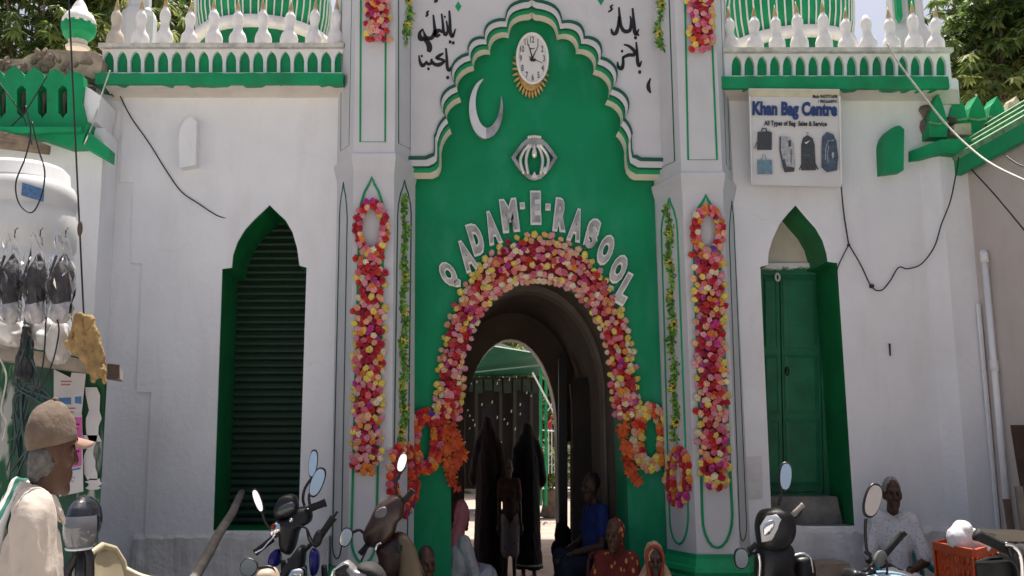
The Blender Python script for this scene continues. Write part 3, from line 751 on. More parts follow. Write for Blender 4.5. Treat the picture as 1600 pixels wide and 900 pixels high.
def hand(tx, ty, wd, lab):
    m = MB(); a = cc + Vector((0, -.058, 0)); b = cc + Vector((tx * s, -.058, ty * sz)); d = (b - a).normalized(); n = Vector((-d.z, 0, d.x)) * wd
    m.hexa([a - d * .03 - n, a - d * .03 + n, b + n * .4, b - n * .4], Vector((0, .004, 0))); obj('clock_hand', m, BLACKINK, clock)
hand(-6, 22, .006, ''); hand(9.5, 20, .005, ''); hand(16, -8, .003, '')
m = MB(); m.cap_(cc + Vector((3 * s, -.06, -3 * sz)), .012, cc + Vector((-2 * s, -.06, -2 * sz)), .012); obj('hand_hub', m, BLACKINK, clock)
me, W, H = text_mesh('quartz', 1, .01, 0, .02); me.transform(Matrix.Diagonal((7 * s / W, .1, 3 * sz / H, 1))); me.materials.clear(); me.materials.append(BLACKINK); link('dial_print', me, clock, cc + Vector((0, -.052, 15 * sz)))
# gilt sunburst behind and below the clock
c2 = U(829, 108, YS)
GILT = mat('gilt_petal', (.55, .36, .14), .45, .25, 30, metal=.3)
burst = thing('sunburst_ornament', 'gilt petal ring peeping out behind and below the white clock', 'ornament', c2)
pm = MB(); pm.ell((0, 0, 0), (2.2 * s, .018, 6.5 * sz), nu=8, nv=6); pme = pm.mesh('gilt_petal', GILT, smooth=True)
for i in range(30):
    a = 2 * math.pi * i / 30
    p = Vector((23 * s * math.cos(a), .0, 39 * sz * math.sin(a)))
    link('gilt_petal', pme, burst, c2 + p, rot=(0, math.atan2(p.x, p.z), 0))
m = disc(20 * s, 34 * sz, -.01, .02, c2); obj('burst_disc', m, GILT, burst)
# crescent
cre = thing('crescent_ornament', 'polished metal crescent moon fixed beside the clock', 'ornament', U(758, 215, YS))
oc, orx, orz = (759.5, 169.5), 26.5, 47
A0, A1 = R(98), R(385)
pin = []; pout = []
for i in range(41):
    t = i / 40; a = A0 + (A1 - A0) * t
    wd = 15 * math.sin(math.pi * t) ** .8
    pout.append((oc[0] + orx * math.cos(a), oc[1] - orz * math.sin(a)))
    rx, rz = orx - wd * .85 - .3, orz - wd * 1.15 - .5
    pin.append((oc[0] + rx * math.cos(a), oc[1] - rz * math.sin(a)))
cut = 24
for (i0, i1, mt, lb) in ((0, cut, mat('satin_steel_plate', (.75, .73, .70), .45, .05, 10, metal=.6), 'bright white left half of the crescent'), (cut, 40, SILVERM, 'duller grey right half of the crescent')):
    m = MB()
    for i in range(i0, i1):
        m.hexa([U(*pout[i], YS - .03), U(*pout[i + 1], YS - .03), U(*pin[i + 1], YS - .03), U(*pin[i], YS - .03)], Vector((0, .035, 0)))
    obj('crescent_plate', m, mt, cre, label=lb)
# eye shaped emblem
eye = thing('eye_emblem', 'silver almond shaped emblem with curved bars above the lettering', 'emblem', U(835, 283, YS))
ew = [(799, 246), (806, 236), (815, 224), (824, 216), (835, 213), (846, 216), (855, 224), (864, 236), (871, 246), (864, 258), (855, 270), (846, 279), (835, 282), (824, 279), (815, 270), (806, 258)]
m = MB(); k = len(ew); cx, cy = 835, 247
inn = [(cx + (x - cx) * .83, cy + (y - cy) * .78) for x, y in ew]
for i in range(k):
    j = (i + 1) % k
    m.hexa([U(*ew[i], YS - .03), U(*ew[j], YS - .03), U(*inn[j], YS - .03), U(*inn[i], YS - .03)], Vector((0, .035, 0)))
obj('emblem_frame', m, SILVERM, eye)
m = MB(); m.plate(P2([(820, 226), (835, 215), (850, 226), (843, 231), (827, 231)], YS - .04), [], YS - .04, YS); obj('emblem_crown', m, SILVERM, eye)
for off_, top in ((-22, -8), (-13, -5), (13, 5), (22, 8)):
    pts = interp([U(835 + top, 226, YS - .035), U(835 + off_ * .8, 238, YS - .035), U(835 + off_, 252, YS - .035), U(835 + off_ * .75, 272, YS - .035)], 5)
    m = MB(); m.tube(pts, .014, 6); obj('emblem_bar', m, SILVER, eye, smooth=True)
m = MB(); m.tube([U(835, 226, YS - .04), U(835, 244, YS - .04)], [.012, .022], 6); m.ell(U(835, 240, YS - .045), (.022, .02, .04)); obj('emblem_drop', m, SILVER, eye, smooth=True)
for p in ((835, 272), (851, 264)):
    m = MB(); m.plate(P2([(p[0] - 5, p[1] + 5), (p[0] + 5, p[1] + 5), (p[0], p[1] - 4)], YS - .04), [], YS - .04, YS); obj('emblem_point', m, SILVER, eye)
m = MB()
for i in range(6): m.ell(U(826 + i * 3.6, 213 + abs(i - 2.5) * .5, YS - .04), .012, nu=6, nv=5)
obj('emblem_beads', m, SILVER, eye)
# bag shop sign, hung a little askew
q = [(1174, 288), (1315, 292), (1312, 139), (1170, 138)]
YB_ = -.27
ban = thing('shop_banner', 'white Khan Bag Centre banner with printed bags hung under the right cornice', 'sign', U(1243, 290, YB_))
BANW = mat('banner_vinyl', (.62, .62, .63), .55, .03, 4, .12, 6)
m = MB(); n = 12; v = []
Yb0 = lambda u_, v_: YB_ + .02 * math.sin(u_ * 5) * (1 - v_) + (.16 * (1 - v_))
for j in range(n + 1):
    for i in range(n + 1):
        u_, t = i / n, j / n
        x = (q[0][0] * (1 - u_) + q[1][0] * u_) * (1 - t) + (q[3][0] * (1 - u_) + q[2][0] * u_) * t
        y = (q[0][1] * (1 - u_) + q[1][1] * u_) * (1 - t) + (q[3][1] * (1 - u_) + q[2][1] * u_) * t
        v.append(U(x, y, YB_ + .14 * (1 - t) + .008 * math.sin(u_ * 9) * (1 - t)))
m.add(v, [(j * (n + 1) + i, j * (n + 1) + i + 1, (j + 1) * (n + 1) + i + 1, (j + 1) * (n + 1) + i) for j in range(n) for i in range(n)])
m.add([p + Vector((0, .02, 0)) for p in v], [(j * (n + 1) + i + 1, j * (n + 1) + i, (j + 1) * (n + 1) + i, (j + 1) * (n + 1) + i + 1) for j in range(n) for i in range(n)])
obj('banner_sheet', m, BANW, ban, smooth=True)
def BU(px, py, d=.012):
    t = (290 - py) / 151; return U(px, py, YB_ + .14 * (1 - t) - d)
m = MB(); m.hexa([BU(1171, 150, .006), BU(1312, 152, .006), BU(1312, 141, .006), BU(1171, 140, .006)], Vector((0, .003, 0))); obj('header_strip', m, mat('faded_yellow_print', (.56, .52, .36), .6, .15, 8), ban)
for a_, b_ in (((1172, 150), (1175, 285)), ((1312, 150), (1315, 288))): m = MB(); m.tube([BU(*a_), BU(*b_)], .008, 5); obj('banner_batten', m, PLASTW, ban)
NAVY = mat('navy_print', (.018, .045, .17), .5, .1); INK = mat('black_print', (.02, .02, .025), .5, .1)
def btext(txt, x0, x1, y0, y1, mt, bold, tilt=0):
    me, W, H = text_mesh(txt, 1, .01, 0, bold)
    p = BU((x0 + x1) / 2, (y0 + y1) / 2); s_ = mpp((x0 + x1) / 2, (y0 + y1) / 2, YB_ + .05)
    me.transform(Matrix.Diagonal(((x1 - x0) * s_ / W, .1, (y1 - y0) * s_ * 1.02 / H, 1)))
    me.transform(Matrix.Rotation(R(tilt), 4, 'Y')); me.transform(Matrix.Rotation(R(8), 4, 'X'))
    me.materials.clear(); me.materials.append(mt); link('banner_text', me, ban, p)
btext('Khan Bag Centre', 1176, 1308, 159, 187, NAVY, .05, .8)
btext('All Types of Bag  Sales & Service', 1194, 1292, 189, 199, INK, .03, .8)
btext('Mob: 9437771698', 1270, 1308, 148, 153.5, INK, .02, .5); btext('/ 9853668991', 1278, 1308, 156, 161, INK, .02, .5)
BG = mat('bag_print_charcoal', (.05, .055, .07), .5, .3, 40); BB = mat('bag_print_blue', (.14, .24, .32), .5, .25, 30); BL = mat('bag_print_pale', (.36, .37, .40), .5, .3, 40); BN = mat('bag_print_steel_blue', (.06, .09, .14), .5, .4, 40)
def bpoly(pts, mt, d=.014, nm='bag_print'):
    m = MB(); P = [BU(x, y, d) for x, y in pts]
    tri = tessellate_polygon([[Vector((p.x, p.z, 0)) for p in P]]); m.add(P, [t for t in tri]); m.add([p + Vector((0, .003, 0)) for p in P], [tuple(reversed(t)) for t in tri]); return obj(nm, m, mt, ban)
def bline(pts, r, mt): m = MB(); m.tube([BU(x, y, .014) for x, y in pts], r, 4); obj('bag_strap_print', m, mt, ban)
bpoly([(1183, 234), (1206, 234), (1206, 207), (1202, 205), (1184, 206)], BG); bline([(1190, 206), (1191, 201), (1197, 201), (1198, 206)], .006, BG); bline([(1183, 222), (1179, 232)], .004, BG)
bpoly([(1184, 272), (1207, 272), (1206, 250), (1184, 250)], BB); bline([(1190, 250), (1192, 241), (1195, 241), (1197, 250)], .003, BB)
bpoly([(1222, 262), (1226, 269), (1241, 268), (1243, 258), (1240, 225), (1234, 214), (1219, 212), (1218, 222)], BL); bpoly([(1221, 250), (1226, 269), (1241, 268), (1242, 262), (1229, 260), (1226, 248)], BG, .017)
bline([(1219, 214), (1219, 235), (1222, 250)], .006, BG); bpoly([(1232, 219), (1236, 219), (1236, 229), (1232, 229)], BG, .017); bline([(1236, 233), (1236, 256)], .004, BG)
bpoly([(1252, 266), (1275, 266), (1273, 226), (1270, 216), (1262, 211), (1255, 215), (1252, 226)], BG); bpoly([(1254, 244), (1266, 244), (1266, 241), (1254, 241)], BN, .017); bpoly([(1257, 222), (1260, 225), (1266, 219), (1260, 222)], PLASTW, .018)
bline([(1253, 256), (1249, 265)], .005, BG); bline([(1274, 256), (1278, 265)], .005, BG); bline([(1260, 208), (1263, 208)], .006, BL)
bpoly([(1284, 262), (1293, 269), (1308, 266), (1310, 245), (1307, 220), (1302, 210), (1292, 206), (1285, 214), (1284, 232)], BN); bline([(1290, 250), (1290, 232), (1294, 220), (1303, 219)], .004, BL); bline([(1294, 254), (1293, 240), (1295, 228)], .003, BL); bpoly([(1300, 247), (1303, 247), (1303, 238), (1300, 238)], BL, .017)

# ================================================================ FLOWERS
COL = {'red': (.42, .012, .02), 'crimson': (.30, .008, .03), 'magenta': (.42, .03, .20), 'pink': (.62, .26, .31), 'rose': (.58, .12, .16), 'orange': (.62, .20, .03), 'yellow': (.66, .50, .10), 'cream': (.66, .55, .36), 'peach': (.66, .34, .20), 'purple': (.08, .04, .26), 'scarlet': (.60, .05, .015)}
FM = {k_: mat('petal_' + k_, v_, .75, .18, 30, rnd=.22, spec=.15, petal=True) for k_, v_ in COL.items()}
def flower_mesh(mt, seed):
    rd = random.Random(seed); m = MB(); v = []
    n = 10
    for j in range(n):
        a = 2 * math.pi * j / n; r = (1.0 if j % 2 == 0 else .90) * rd.uniform(.94, 1.05); v.append((r * math.cos(a), .05 + (.18 if j % 2 else 0) + rd.uniform(-.05, .05), r * math.sin(a)))
    for j in range(n):
        a = 2 * math.pi * (j + .3) / n; r = (.68 if j % 2 else .56) * rd.uniform(.93, 1.07); v.append((r * math.cos(a), -.38 if j % 2 == 0 else -.14, r * math.sin(a)))
    for j in range(5):
        a = 2 * math.pi * (j + .5) / 5; v.append((.27 * math.cos(a), -.42 if j % 2 else -.25, .27 * math.sin(a)))
    v.append((0, -.16, 0)); f = []
    for j in range(n): f.append((j, n + j, n + (j + 1) % n, (j + 1) % n))
    for j in range(5):
        f.append((n + 2 * j, 2 * n + j, n + (2 * j + 1))); f.append((n + 2 * j + 1, 2 * n + j, 2 * n + (j + 1) % 5, n + (2 * j + 2) % n)); f.append((2 * n + j, 25, 2 * n + (j + 1) % 5))
    m.add([(p[0] * .8, p[1], p[2]) for p in v], [tuple(reversed(q)) for q in f]); return m.mesh('flower', mt)
FMESH = {k_: [flower_mesh(FM[k_], i * 7 + len(k_)) for i in range(3)] for k_ in COL}
def pick(rd, table):
    t = rd.random() * sum(w_ for _, w_ in table)
    for k_, w_ in table:
        t -= w_
        if t <= 0: return k_
    return table[-1][0]
MIXC = [('red', 6), ('crimson', 2.5), ('magenta', 2.5), ('rose', 5), ('pink', 4), ('orange', 2.5), ('yellow', 1.6), ('peach', 4), ('cream', 1.5)]
MIXE = [('yellow', 5), ('peach', 2), ('cream', 2), ('red', 1), ('pink', 2)]
MIXO = [('scarlet', 6), ('orange', 3), ('red', 3), ('rose', 2), ('peach', 2), ('purple', .3)]
MIXY = [('yellow', 4), ('peach', 4), ('cream', 2), ('scarlet', 2), ('red', 1.5), ('orange', 2)]
BACK = mat('garland_backing', (.30, .02, .035), .9, .5, 30)
LEAFM = mat('plastic_leaf', (.16, .32, .04), .55, .35, 30, spec=.4); LEAFD = mat('plastic_leaf_dark', (.05, .16, .025), .55, .3, 30)
def add_flower(root, p, r, rd, table, spread=.3, col=None):
    k_ = col or pick(rd, table)
    return link('flower', rd.choice(FMESH[k_]), root, p, rot=(rd.uniform(-spread, spread), rd.uniform(0, 6.28), rd.uniform(-spread, spread)), sc=(r,) * 3)
def faceY(pl, i): return lambda x, y: UP(x, y, pl[i], pl[i + 1])
def garland_strip(label, fn, y0, y1, cl, wl, group, rd, ringc=None, tail=True, cap_n=290):
    """cl(y) = centre px, wl(y) = half width px"""
    root = thing('flower_garland', label, 'garland', fn(cl(y1), y1), group)
    r0 = mpp(cl(y0), y0, -.35); m = MB()
    ys_ = [y0 + (y1 - y0) * i / 20 for i in range(21)]; v = []
    for y in ys_:
        for sgn in (-1, 1): v.append(fn(cl(y) + sgn * wl(y) * .62, y - 10 * (y > y1 - 20)) + Vector((0, -.012, 0)))
    m.add(v, [(2 * i, 2 * i + 1, 2 * i + 3, 2 * i + 2) for i in range(20)]); obj('backing', m, BACK, root)
    cnt = 0; y = y0; row = 0
    while y < y1 and cnt < cap_n:
        h = wl(y); ncol = 5
        for i in range(ncol):
            u_ = (i + (.5 if row % 2 else 0) - (ncol - 1) / 2 - .25) / (ncol / 2)
            x = cl(y) + u_ * h + rd.uniform(-2, 2); yy = y + rd.uniform(-3.5, 3.5)
            edge = abs(u_) > .75
            if edge and rd.random() < .25: continue
            p = fn(x, yy) + Vector((0, -.03 - (.035 * (1 - u_ * u_)) - rd.uniform(0, .02), 0))
            add_flower(root, p, r0 * rd.uniform(5.8, 7.8), rd, MIXE if edge else MIXC); cnt += 1
            if cnt >= cap_n: break
        y += 8.5; row += 1
    return root
def ring_of_flowers(root, fn, c, rx, ry, n, rd, table, band=8, rr=(5.8, 7.6), a0=0, a1=2 * math.pi, Y=-.35):
    s_ = mpp(c[0], c[1], Y)
    m = MB(); m.tube([fn(c[0] + rx * math.cos(a0 + (a1 - a0) * t / 28), c[1] + ry * math.sin(a0 + (a1 - a0) * t / 28)) + Vector((0, -.03, 0)) for t in range(28 if abs(a1 - a0) > 6.2 else 29)], .026, 6, closed=abs(a1 - a0) > 6.2); obj('wreath_core', m, BACK, root)
    for i in range(n):
        for b in (-1, 1):
            a = a0 + (a1 - a0) * (i + (.5 if b > 0 else 0) + rd.uniform(-.2, .2)) / n
            k_ = 1 + b * band / 2 / max(rx, ry) + rd.uniform(-.03, .03)
            p = fn(c[0] + (rx + b * band * .45 + rd.uniform(-1, 1)) * math.cos(a), c[1] + (ry + b * band * .45) * math.sin(a)) + Vector((0, -.05 - rd.uniform(0, .025), 0))
            add_flower(root, p, s_ * rd.uniform(*rr), rd, table, .45)
rd = random.Random(21)
FL, FR, SL, SR = faceY(plL, 1), faceY(plR, 1), faceY(plL, 2), faceY(plR, 0)
G1 = 'flower garlands hung on the gate towers'
g1 = garland_strip('long red and pink flower garland with a loop down the front of the left tower', FL, 404, 742, lambda y: 580 - (y - 404) * .022, lambda y: 25 if y < 715 else 25 - (y - 715) * .35, G1, rd, cap_n=240)
ring_of_flowers(g1, FL, (581, 359), 21, 38, 22, rd, MIXC)
g2 = garland_strip('long mixed flower garland with a loop down the front of the right tower', FR, 402, 766, lambda y: 1104 + (y - 402) * .030, lambda y: 25 if y < 735 else 25 - (y - 735) * .3, G1, rd, cap_n=225)
ring_of_flowers(g2, FR, (1103, 364), 20, 34, 22, rd, MIXC + [('purple', 1)])
garland_strip('lower end of the red garland at the top of the left tower', FL, -30, 64, lambda y: 590, lambda y: 20, G1, rd)
garland_strip('lower end of the pink garland at the top of the right tower', FR, -30, 84, lambda y: 1093, lambda y: 21, G1, rd)
# arch garland
GA = lambda x, y: U(x, y, YG)
root = thing('arch_garland', 'thick band of red, pink and yellow flowers around the entrance arch', 'garland', U(838, 640, YG))
def arcpt(t, o):                                  # t 0..1 left foot to right foot, o -1..1 inner to outer
    ang = math.pi * (t * 1.0)
    L = 46 / 614
    if t < .09: k_ = t / .09; x, y = 697 + 6.5 * k_, 655 - 45 * k_; nx, ny = -1, 0
    elif t > .91: k_ = (1 - t) / .09; x, y = 982 - 8.5 * k_, 655 - 45 * k_; nx, ny = 1, 0
    else:
        a = math.pi * (t - .09) / .82; x, y = 838.5 - 135 * math.cos(a), 610 - 206 * math.sin(a); nx, ny = -math.cos(a) * 206, -math.sin(a) * 140; l = math.hypot(nx, ny); nx /= l; ny /= l
    w_ = 19 + 8 * (1 - abs(2 * t - 1)) + 3
    hh = 16 + 19 * math.sin(math.pi * t) ** 2
    return x + nx * o * 19.5, y + ny * o * hh
m = MB(); v = []
ts = [i / 60 for i in range(61)]
for t in ts:
    for o in (-.92, .8): v.append(GA(*arcpt(t, o)) + Vector((0, -.015, 0)))
m.add(v, [(2 * i, 2 * i + 2, 2 * i + 3, 2 * i + 1) for i in range(60)]); m.add([p + Vector((0, .012, 0)) for p in v], [(2 * i, 2 * i + 1, 2 * i + 3, 2 * i + 2) for i in range(60)]); obj('backing', m, BACK, root)
s_ = mpp(838, 400, YG)
cand = []
nrow = 92
for i in range(nrow):
    t = (i + .5) / nrow
    nc = 6 if abs(2 * t - 1) < .55 else 5
    for c_ in range(nc):
        o = (c_ - (nc - 1) / 2) / (nc * .44) + (.18 if i % 2 else -.18) + rd.uniform(-.1, .1)
        if rd.random() < .06: continue
        cand.append((t + rd.uniform(-.004, .004), max(-1.02, min(1.05, o))))
rd.shuffle(cand)
filler = MB(); fmats = list(COL); fil_m = {k_: i for i, k_ in enumerate(fmats)}
for idx, (t, o) in enumerate(cand):
    p = GA(*arcpt(min(max(t, 0), 1), o)) + Vector((0, -.03 - .035 * (1 - o * o) - rd.uniform(0, .025), 0))
    tb = MIXE if o > .72 else ([('peach', 3), ('cream', 2), ('pink', 3), ('yellow', 2), ('rose', 2)] if o < -.75 else MIXC)
    if idx < 300: add_flower(root, p, s_ * rd.uniform(4.9, 7.3), rd, tb)
    else:
        k_ = pick(rd, tb); me = rd.choice(FMESH[k_]); rr = s_ * rd.uniform(5.6, 7.4); M_ = Matrix.Rotation(rd.uniform(0, 6.28), 3, 'Y')
        filler.cur = fil_m[k_]; filler.add([p + M_ @ (vv.co * rr) for vv in me.vertices], [tuple(pp.vertices) for pp in me.polygons])
obj('flower_filler', filler, [FM[k_] for k_ in fmats], root, kind='stuff')
# wreaths
def wreath(label, fn, c, rx, ry, n, table, band=9, a0=0, a1=2 * math.pi, Y=-.35, rr=(7.2, 9.4)):
    t = thing('flower_wreath', label, 'wreath', fn(c[0], c[1] + ry), 'flower wreaths beside the entrance'); ring_of_flowers(t, fn, c, rx, ry, n, rd, table, band, rr, a0, a1, Y); return t
wreath('long scarlet flower wreath hung low on the left tower beside the brown scooter', SL, (631, 748), 17, 50, 26, MIXO, 10)
wreath('orange and red flower ring on the green pier left of the entrance', GA, (665, 690), 18, 42, 24, MIXO, 10, Y=YG)
wreath('peach and red flower ring on the green pier right of the entrance', GA, (1014, 684), 20, 44, 24, MIXY, 11, Y=YG)
wreath('small magenta and orange wreath hung low on the right tower', SR, (1057, 745), 13, 38, 22, [('magenta', 3), ('red', 3), ('orange', 3), ('peach', 2), ('rose', 3), ('yellow', 2), ('purple', .5)], 10)
# sunflower vines
SUNY = mat('sunflower_petal', (.66, .48, .05), .6, .15, 20, rnd=.15); SUNC = mat('sunflower_heart', (.05, .025, .01), .9, .3, 40)
def sunflower_mesh():
    m = MB()
    for j in range(9):
        a = 2 * math.pi * j / 9; b = .22
        m.add([(.3 * math.cos(a - b), -.1, .3 * math.sin(a - b)), (math.cos(a), .05, math.sin(a)), (.3 * math.cos(a + b), -.1, .3 * math.sin(a + b)), (.62 * math.cos(a - .3), -.16, .62 * math.sin(a - .3)), (.62 * math.cos(a + .3), -.16, .62 * math.sin(a + .3))], [(0, 2, 4, 3), (3, 4, 1)])
    m.cur = 1; m.ell((0, -.12, 0), (.34, .12, .34), nu=8, nv=4); m.v = [Vector((p.x * .8, p.y, p.z)) for p in m.v]; return m.mesh('sunflower', [SUNY, SUNC])
SFM = sunflower_mesh()
def leaf_quad(m, p, d, L, w_, rd):
    d = d.normalized(); sd_ = Vector((d.z, 0, -d.x)) + Vector((0, rd.uniform(-.6, .6), 0)); sd_.normalize()
    b = p + d * L * .5
    m.add([p, b + sd_ * w_ + Vector((0, -.01, 0)), p + d * L, b - sd_ * w_ + Vector((0, .004, 0)), b + Vector((0, -.012, 0))], [(0, 4, 1), (1, 4, 2), (2, 4, 3), (3, 4, 0)])
def vine(label, fn, y0, y1, x0, x1, suns, Y=-.2):
    root = thing('sunflower_vine', label, 'artificial vine', fn(x1, y1), 'sunflower vines on the gate towers'); m = MB(); s_ = mpp(x0, (y0 + y1) / 2, Y)
    cl = lambda y: x0 + (x1 - x0) * (y - y0) / (y1 - y0) + 2 * math.sin(y * .09)
    n = int((y1 - y0) * 1.9)
    for i in range(n):
        y = y0 + (y1 - y0) * i / n; dens = .55 + .45 * math.sin(y * .11 + x0)
        if rd.random() > .35 + dens * .6: continue
        m.cur = 0 if rd.random() < .62 else 1
        p = fn(cl(y) + rd.uniform(-3, 3), y) + Vector((0, -.02 - rd.uniform(0, .03), 0)); a = rd.uniform(-2.6, 2.6) + (math.pi if rd.random() < .75 else 0)
        leaf_quad(m, p, Vector((math.sin(a) * .8, rd.uniform(-.4, .1), math.cos(a))), s_ * rd.uniform(6, 11), s_ * rd.uniform(2.0, 3.4), rd)
    m.cur = 1; m.tube([fn(cl(y0 + (y1 - y0) * i / 30), y0 + (y1 - y0) * i / 30) + Vector((0, -.015, 0)) for i in range(31)], .006, 5)
    obj('vine_leaves', m, [LEAFM, LEAFD], root, kind='stuff')
    for y in suns: link('sunflower', SFM, root, fn(cl(y), y) + Vector((0, -.05, 0)), rot=(rd.uniform(-.3, .3), rd.uniform(0, 6), rd.uniform(-.3, .3)), sc=(s_ * rd.uniform(9, 10.5),) * 3)
vine('long sunflower vine down the inner face of the left tower', SL, 306, 692, 633, 629, [435, 487, 536, 604, 637, 676])
vine('long sunflower vine down the inner face of the right tower', SR, 322, 690, 1043, 1055, [368, 413, 460, 508, 607, 660])
vine('short sunflower vine end at the top of the left tower', SL, -40, 70, 638, 637, [-8, 4, 45])
vine('short sunflower vine end at the top of the right tower', SR, -40, 80, 1031, 1031, [13, 58])
# orange leaf sprays
ORL = mat('orange_silk_leaf', (.52, .075, .012), .6, .35, 20, rnd=.25)
def spray_mesh(seed):
    r2 = random.Random(seed); m = MB()
    for j in range(7):
        a = -math.pi / 2 + (j - 3) * .62 + r2.uniform(-.2, .2); L = 1.0 - abs(j - 3) * .1; d = Vector((math.cos(a) * .75, r2.uniform(-.3, .1), math.sin(a)))
        leaf_quad(m, Vector((0, 0, .1)), d, L, .2, r2)
    return m.mesh('silk_leaf', ORL)
SPM = [spray_mesh(i) for i in range(4)]
def spray(label, pts, fn):
    root = thing('orange_leaf_spray', label, 'artificial leaves', fn(*pts[-1])); m = MB(); m.tube([fn(*p) + Vector((0, -.02, 0)) for p in pts], .005, 5); obj('stem', m, LEAFD, root)
    P = interp([(a, b, 0) for a, b in pts], 4); s_ = mpp(pts[0][0], pts[0][1], YG)
    for i, p in enumerate(P):
        for _ in range(1 if i % 3 else 2): link('silk_leaf', rd.choice(SPM), root, fn(p.x + rd.uniform(-6, 6), p.y + rd.uniform(-7, 7)) + Vector((0, -.03 - rd.uniform(0, .04), 0)), rot=(rd.uniform(-.4, .4), rd.uniform(-.9, .9), rd.uniform(-.4, .4)), sc=(s_ * rd.uniform(11, 16),) * 3)
spray('orange silk leaves drooping from the left foot of the arch garland', [(696, 660), (696, 690), (699, 715), (705, 735), (708, 758)], GA)
spray('pair of orange silk leaves hanging free inside the left of the entrance', [(706, 668), (714, 690), (718, 706), (719, 718)], GA)
spray('orange silk leaves drooping from the right foot of the arch garland', [(975, 655), (972, 680), (976, 705), (984, 730), (991, 750)], GA)
# ================================================================ LEFT NEIGHBOUR
YN = -.34
left = thing('shop_building', 'low whitewashed shop with a chipped green parapet at the left edge', 'building', (colx(60, YN), YN, 0))
m = MB(); m.box(colx(-260, YN), colx(146, YN), YN, .0 - .003, -.02, U(60, 200, YN).z); obj('wall', m, WHITE, left)
def merlon(c, yp, yv, hw): return [(c - hw, yv), (c - hw * .95, yv - (yv - yp) * .45), (c - hw * .6, yv - (yv - yp) * .7), (c - hw * .2, yv - (yv - yp) * .9), (c, yp), (c + hw * .2, yv - (yv - yp) * .9), (c + hw * .6, yv - (yv - yp) * .7), (c + hw * .95, yv - (yv - yp) * .45)]
top = [(-75, 204), (-75, 128)]
for c, yp in ((-56, 101), (-24, 102), (10, 103), (22, 102), (54, 105), (86, 107)):
    if c == 10: continue
    top += merlon(c if c > 0 else c + 14, yp, 127, 15.5)
top += [(102, 126), (104, 116), (110, 112), (122, 113), (129, 117), (131, 135), (128, 160), (134, 186), (136, 204)]
def niche(c): return [(c - 7, 140), (c - 4, 136), (c, 133), (c + 4, 136), (c + 7, 140), (c + 7, 176), (c + 3, 180), (c, 185), (c - 3, 180), (c - 7, 176)]
m = MB(); m.plate(P2(top, YN - .08), [P2(niche(c), YN - .08) for c in (-30, 2, 33.5, 66, 98)], YN - .08, YN + .02)
obj('parapet', m, GREEN2, left)
m = MB(); m.box(colx(-110, YN), colx(118, YN), YN + .10, YN + .14, U(60, 200, YN).z, U(60, 128, YN).z); obj('niche_shade_panel', m, mat('hollow_shade', (.07, .06, .05), .95, .4, 12), left)  # dark colour stands for the shade inside the niches
for c in (2, 33.5, 66, 98):
    m = MB(); b = U(c, 182, YN + .03); s = mpp(c, 160, YN); m.lathe([(3.5 * s, 0), (4.5 * s, 6 * s), (3.5 * s, 16 * s), (5 * s, 30 * s), (4 * s, 40 * s), (2.5 * s, 48 * s)], c=b, n=8); obj('niche_baluster', m, mat('grey_terracotta', (.16, .13, .12), .9, .3, 12) if c == 2 else bpy.data.materials['grey_terracotta'], left, smooth=True)
m = MB(); m.plate(P2([(122, 140), (130, 134), (140, 138), (158, 150), (150, 190), (132, 195), (124, 180)], YN - .04), [], YN - .04, -.01); obj('broken_plaster', m, WHITE, left)
m = MB()
m.hexa([U(-80, 212, YN - .22), U(126, 205, YN - .22), U(127, 198, YN - .22), U(-80, 198, YN - .22)], Vector((0, .24, 0)))
obj('parapet_ledge', m, GREEN2, left)
m = MB(); m.hexa([U(-80, 206, YN - .16), U(60, 213, YN - .16), U(60, 205, YN - .16), U(-80, 204, YN - .16)], Vector((0, .15, 0)))
m.hexa([U(60, 213, YN - .16), U(104, 228, YN - .16), U(127, 206, YN - .16), U(60, 205, YN - .16)], Vector((0, .15, 0)))
m.hexa([U(104, 228, YN - .16), U(128, 227, YN - .16), U(139, 190, YN - .16), U(127, 206, YN - .16)], Vector((0, .15, 0)))
m.hexa([U(128, 227, YN - .16), U(170, 251, YN - .10), U(171, 232, YN - .10), U(139, 206, YN - .16)], Vector((0, .13, 0)))
obj('eave', m, GREEN2, left, label='broken green eave sloping down to the right')
m = MB(); random.seed(8)
for k_ in range(3): m.tube([U(-60, 214 + k_ * 5, YN - .2), U(0, 212 + k_ * 6, YN - .22), U(40, 220 + k_ * 5, YN - .21), U(78, 232 + k_ * 3, YN - .17)], [.035, .04, .035, .02], 7)
TARP = mat('brown_tarpaulin', (.22, .17, .12), .9, .3, 14, .5, 30)
solo('rolled_tarpaulin', m, TARP, 'brown rolled tarpaulin tucked under the left green eave', 'tarpaulin', smooth=True)
# broken masonry slab on the roof, single stones proud
m = MB(); m.plate(P2([(-60, 118), (-60, 93), (35, 92), (44, 86), (60, 80), (80, 77), (128, 80), (150, 80), (160, 92), (158, 112), (146, 124), (132, 118)], -.2), [], -.2, .15); ms = obj('roof_rubble', m, BRICK, left)
random.seed(9)
sb = MB(); sb.ell((0, 0, 0), 1, nu=6, nv=4); sbm = sb.mesh('rubble_stone', BRICK)
for i in range(46):
    px = random.uniform(-30, 150); py = random.uniform(96, 112) if px < 45 or random.random() < .5 else random.uniform(80, 100)
    link('rubble_stone', sbm, ms, U(px, py, -.2), rot=(random.uniform(0, 3), random.uniform(0, 3), random.uniform(0, 3)), sc=(random.uniform(.03, .06), .03, random.uniform(.015, .03)))
m = MB(); m.hexa([U(140, 128, -.06), U(176, 150, -.06), U(172, 131, -.06), U(150, 118, -.06)], Vector((0, .06, 0))); obj('gap_shade', m, bpy.data.materials['hollow_shade'], left)  # solid slab, coloured dark for the shade of a gap
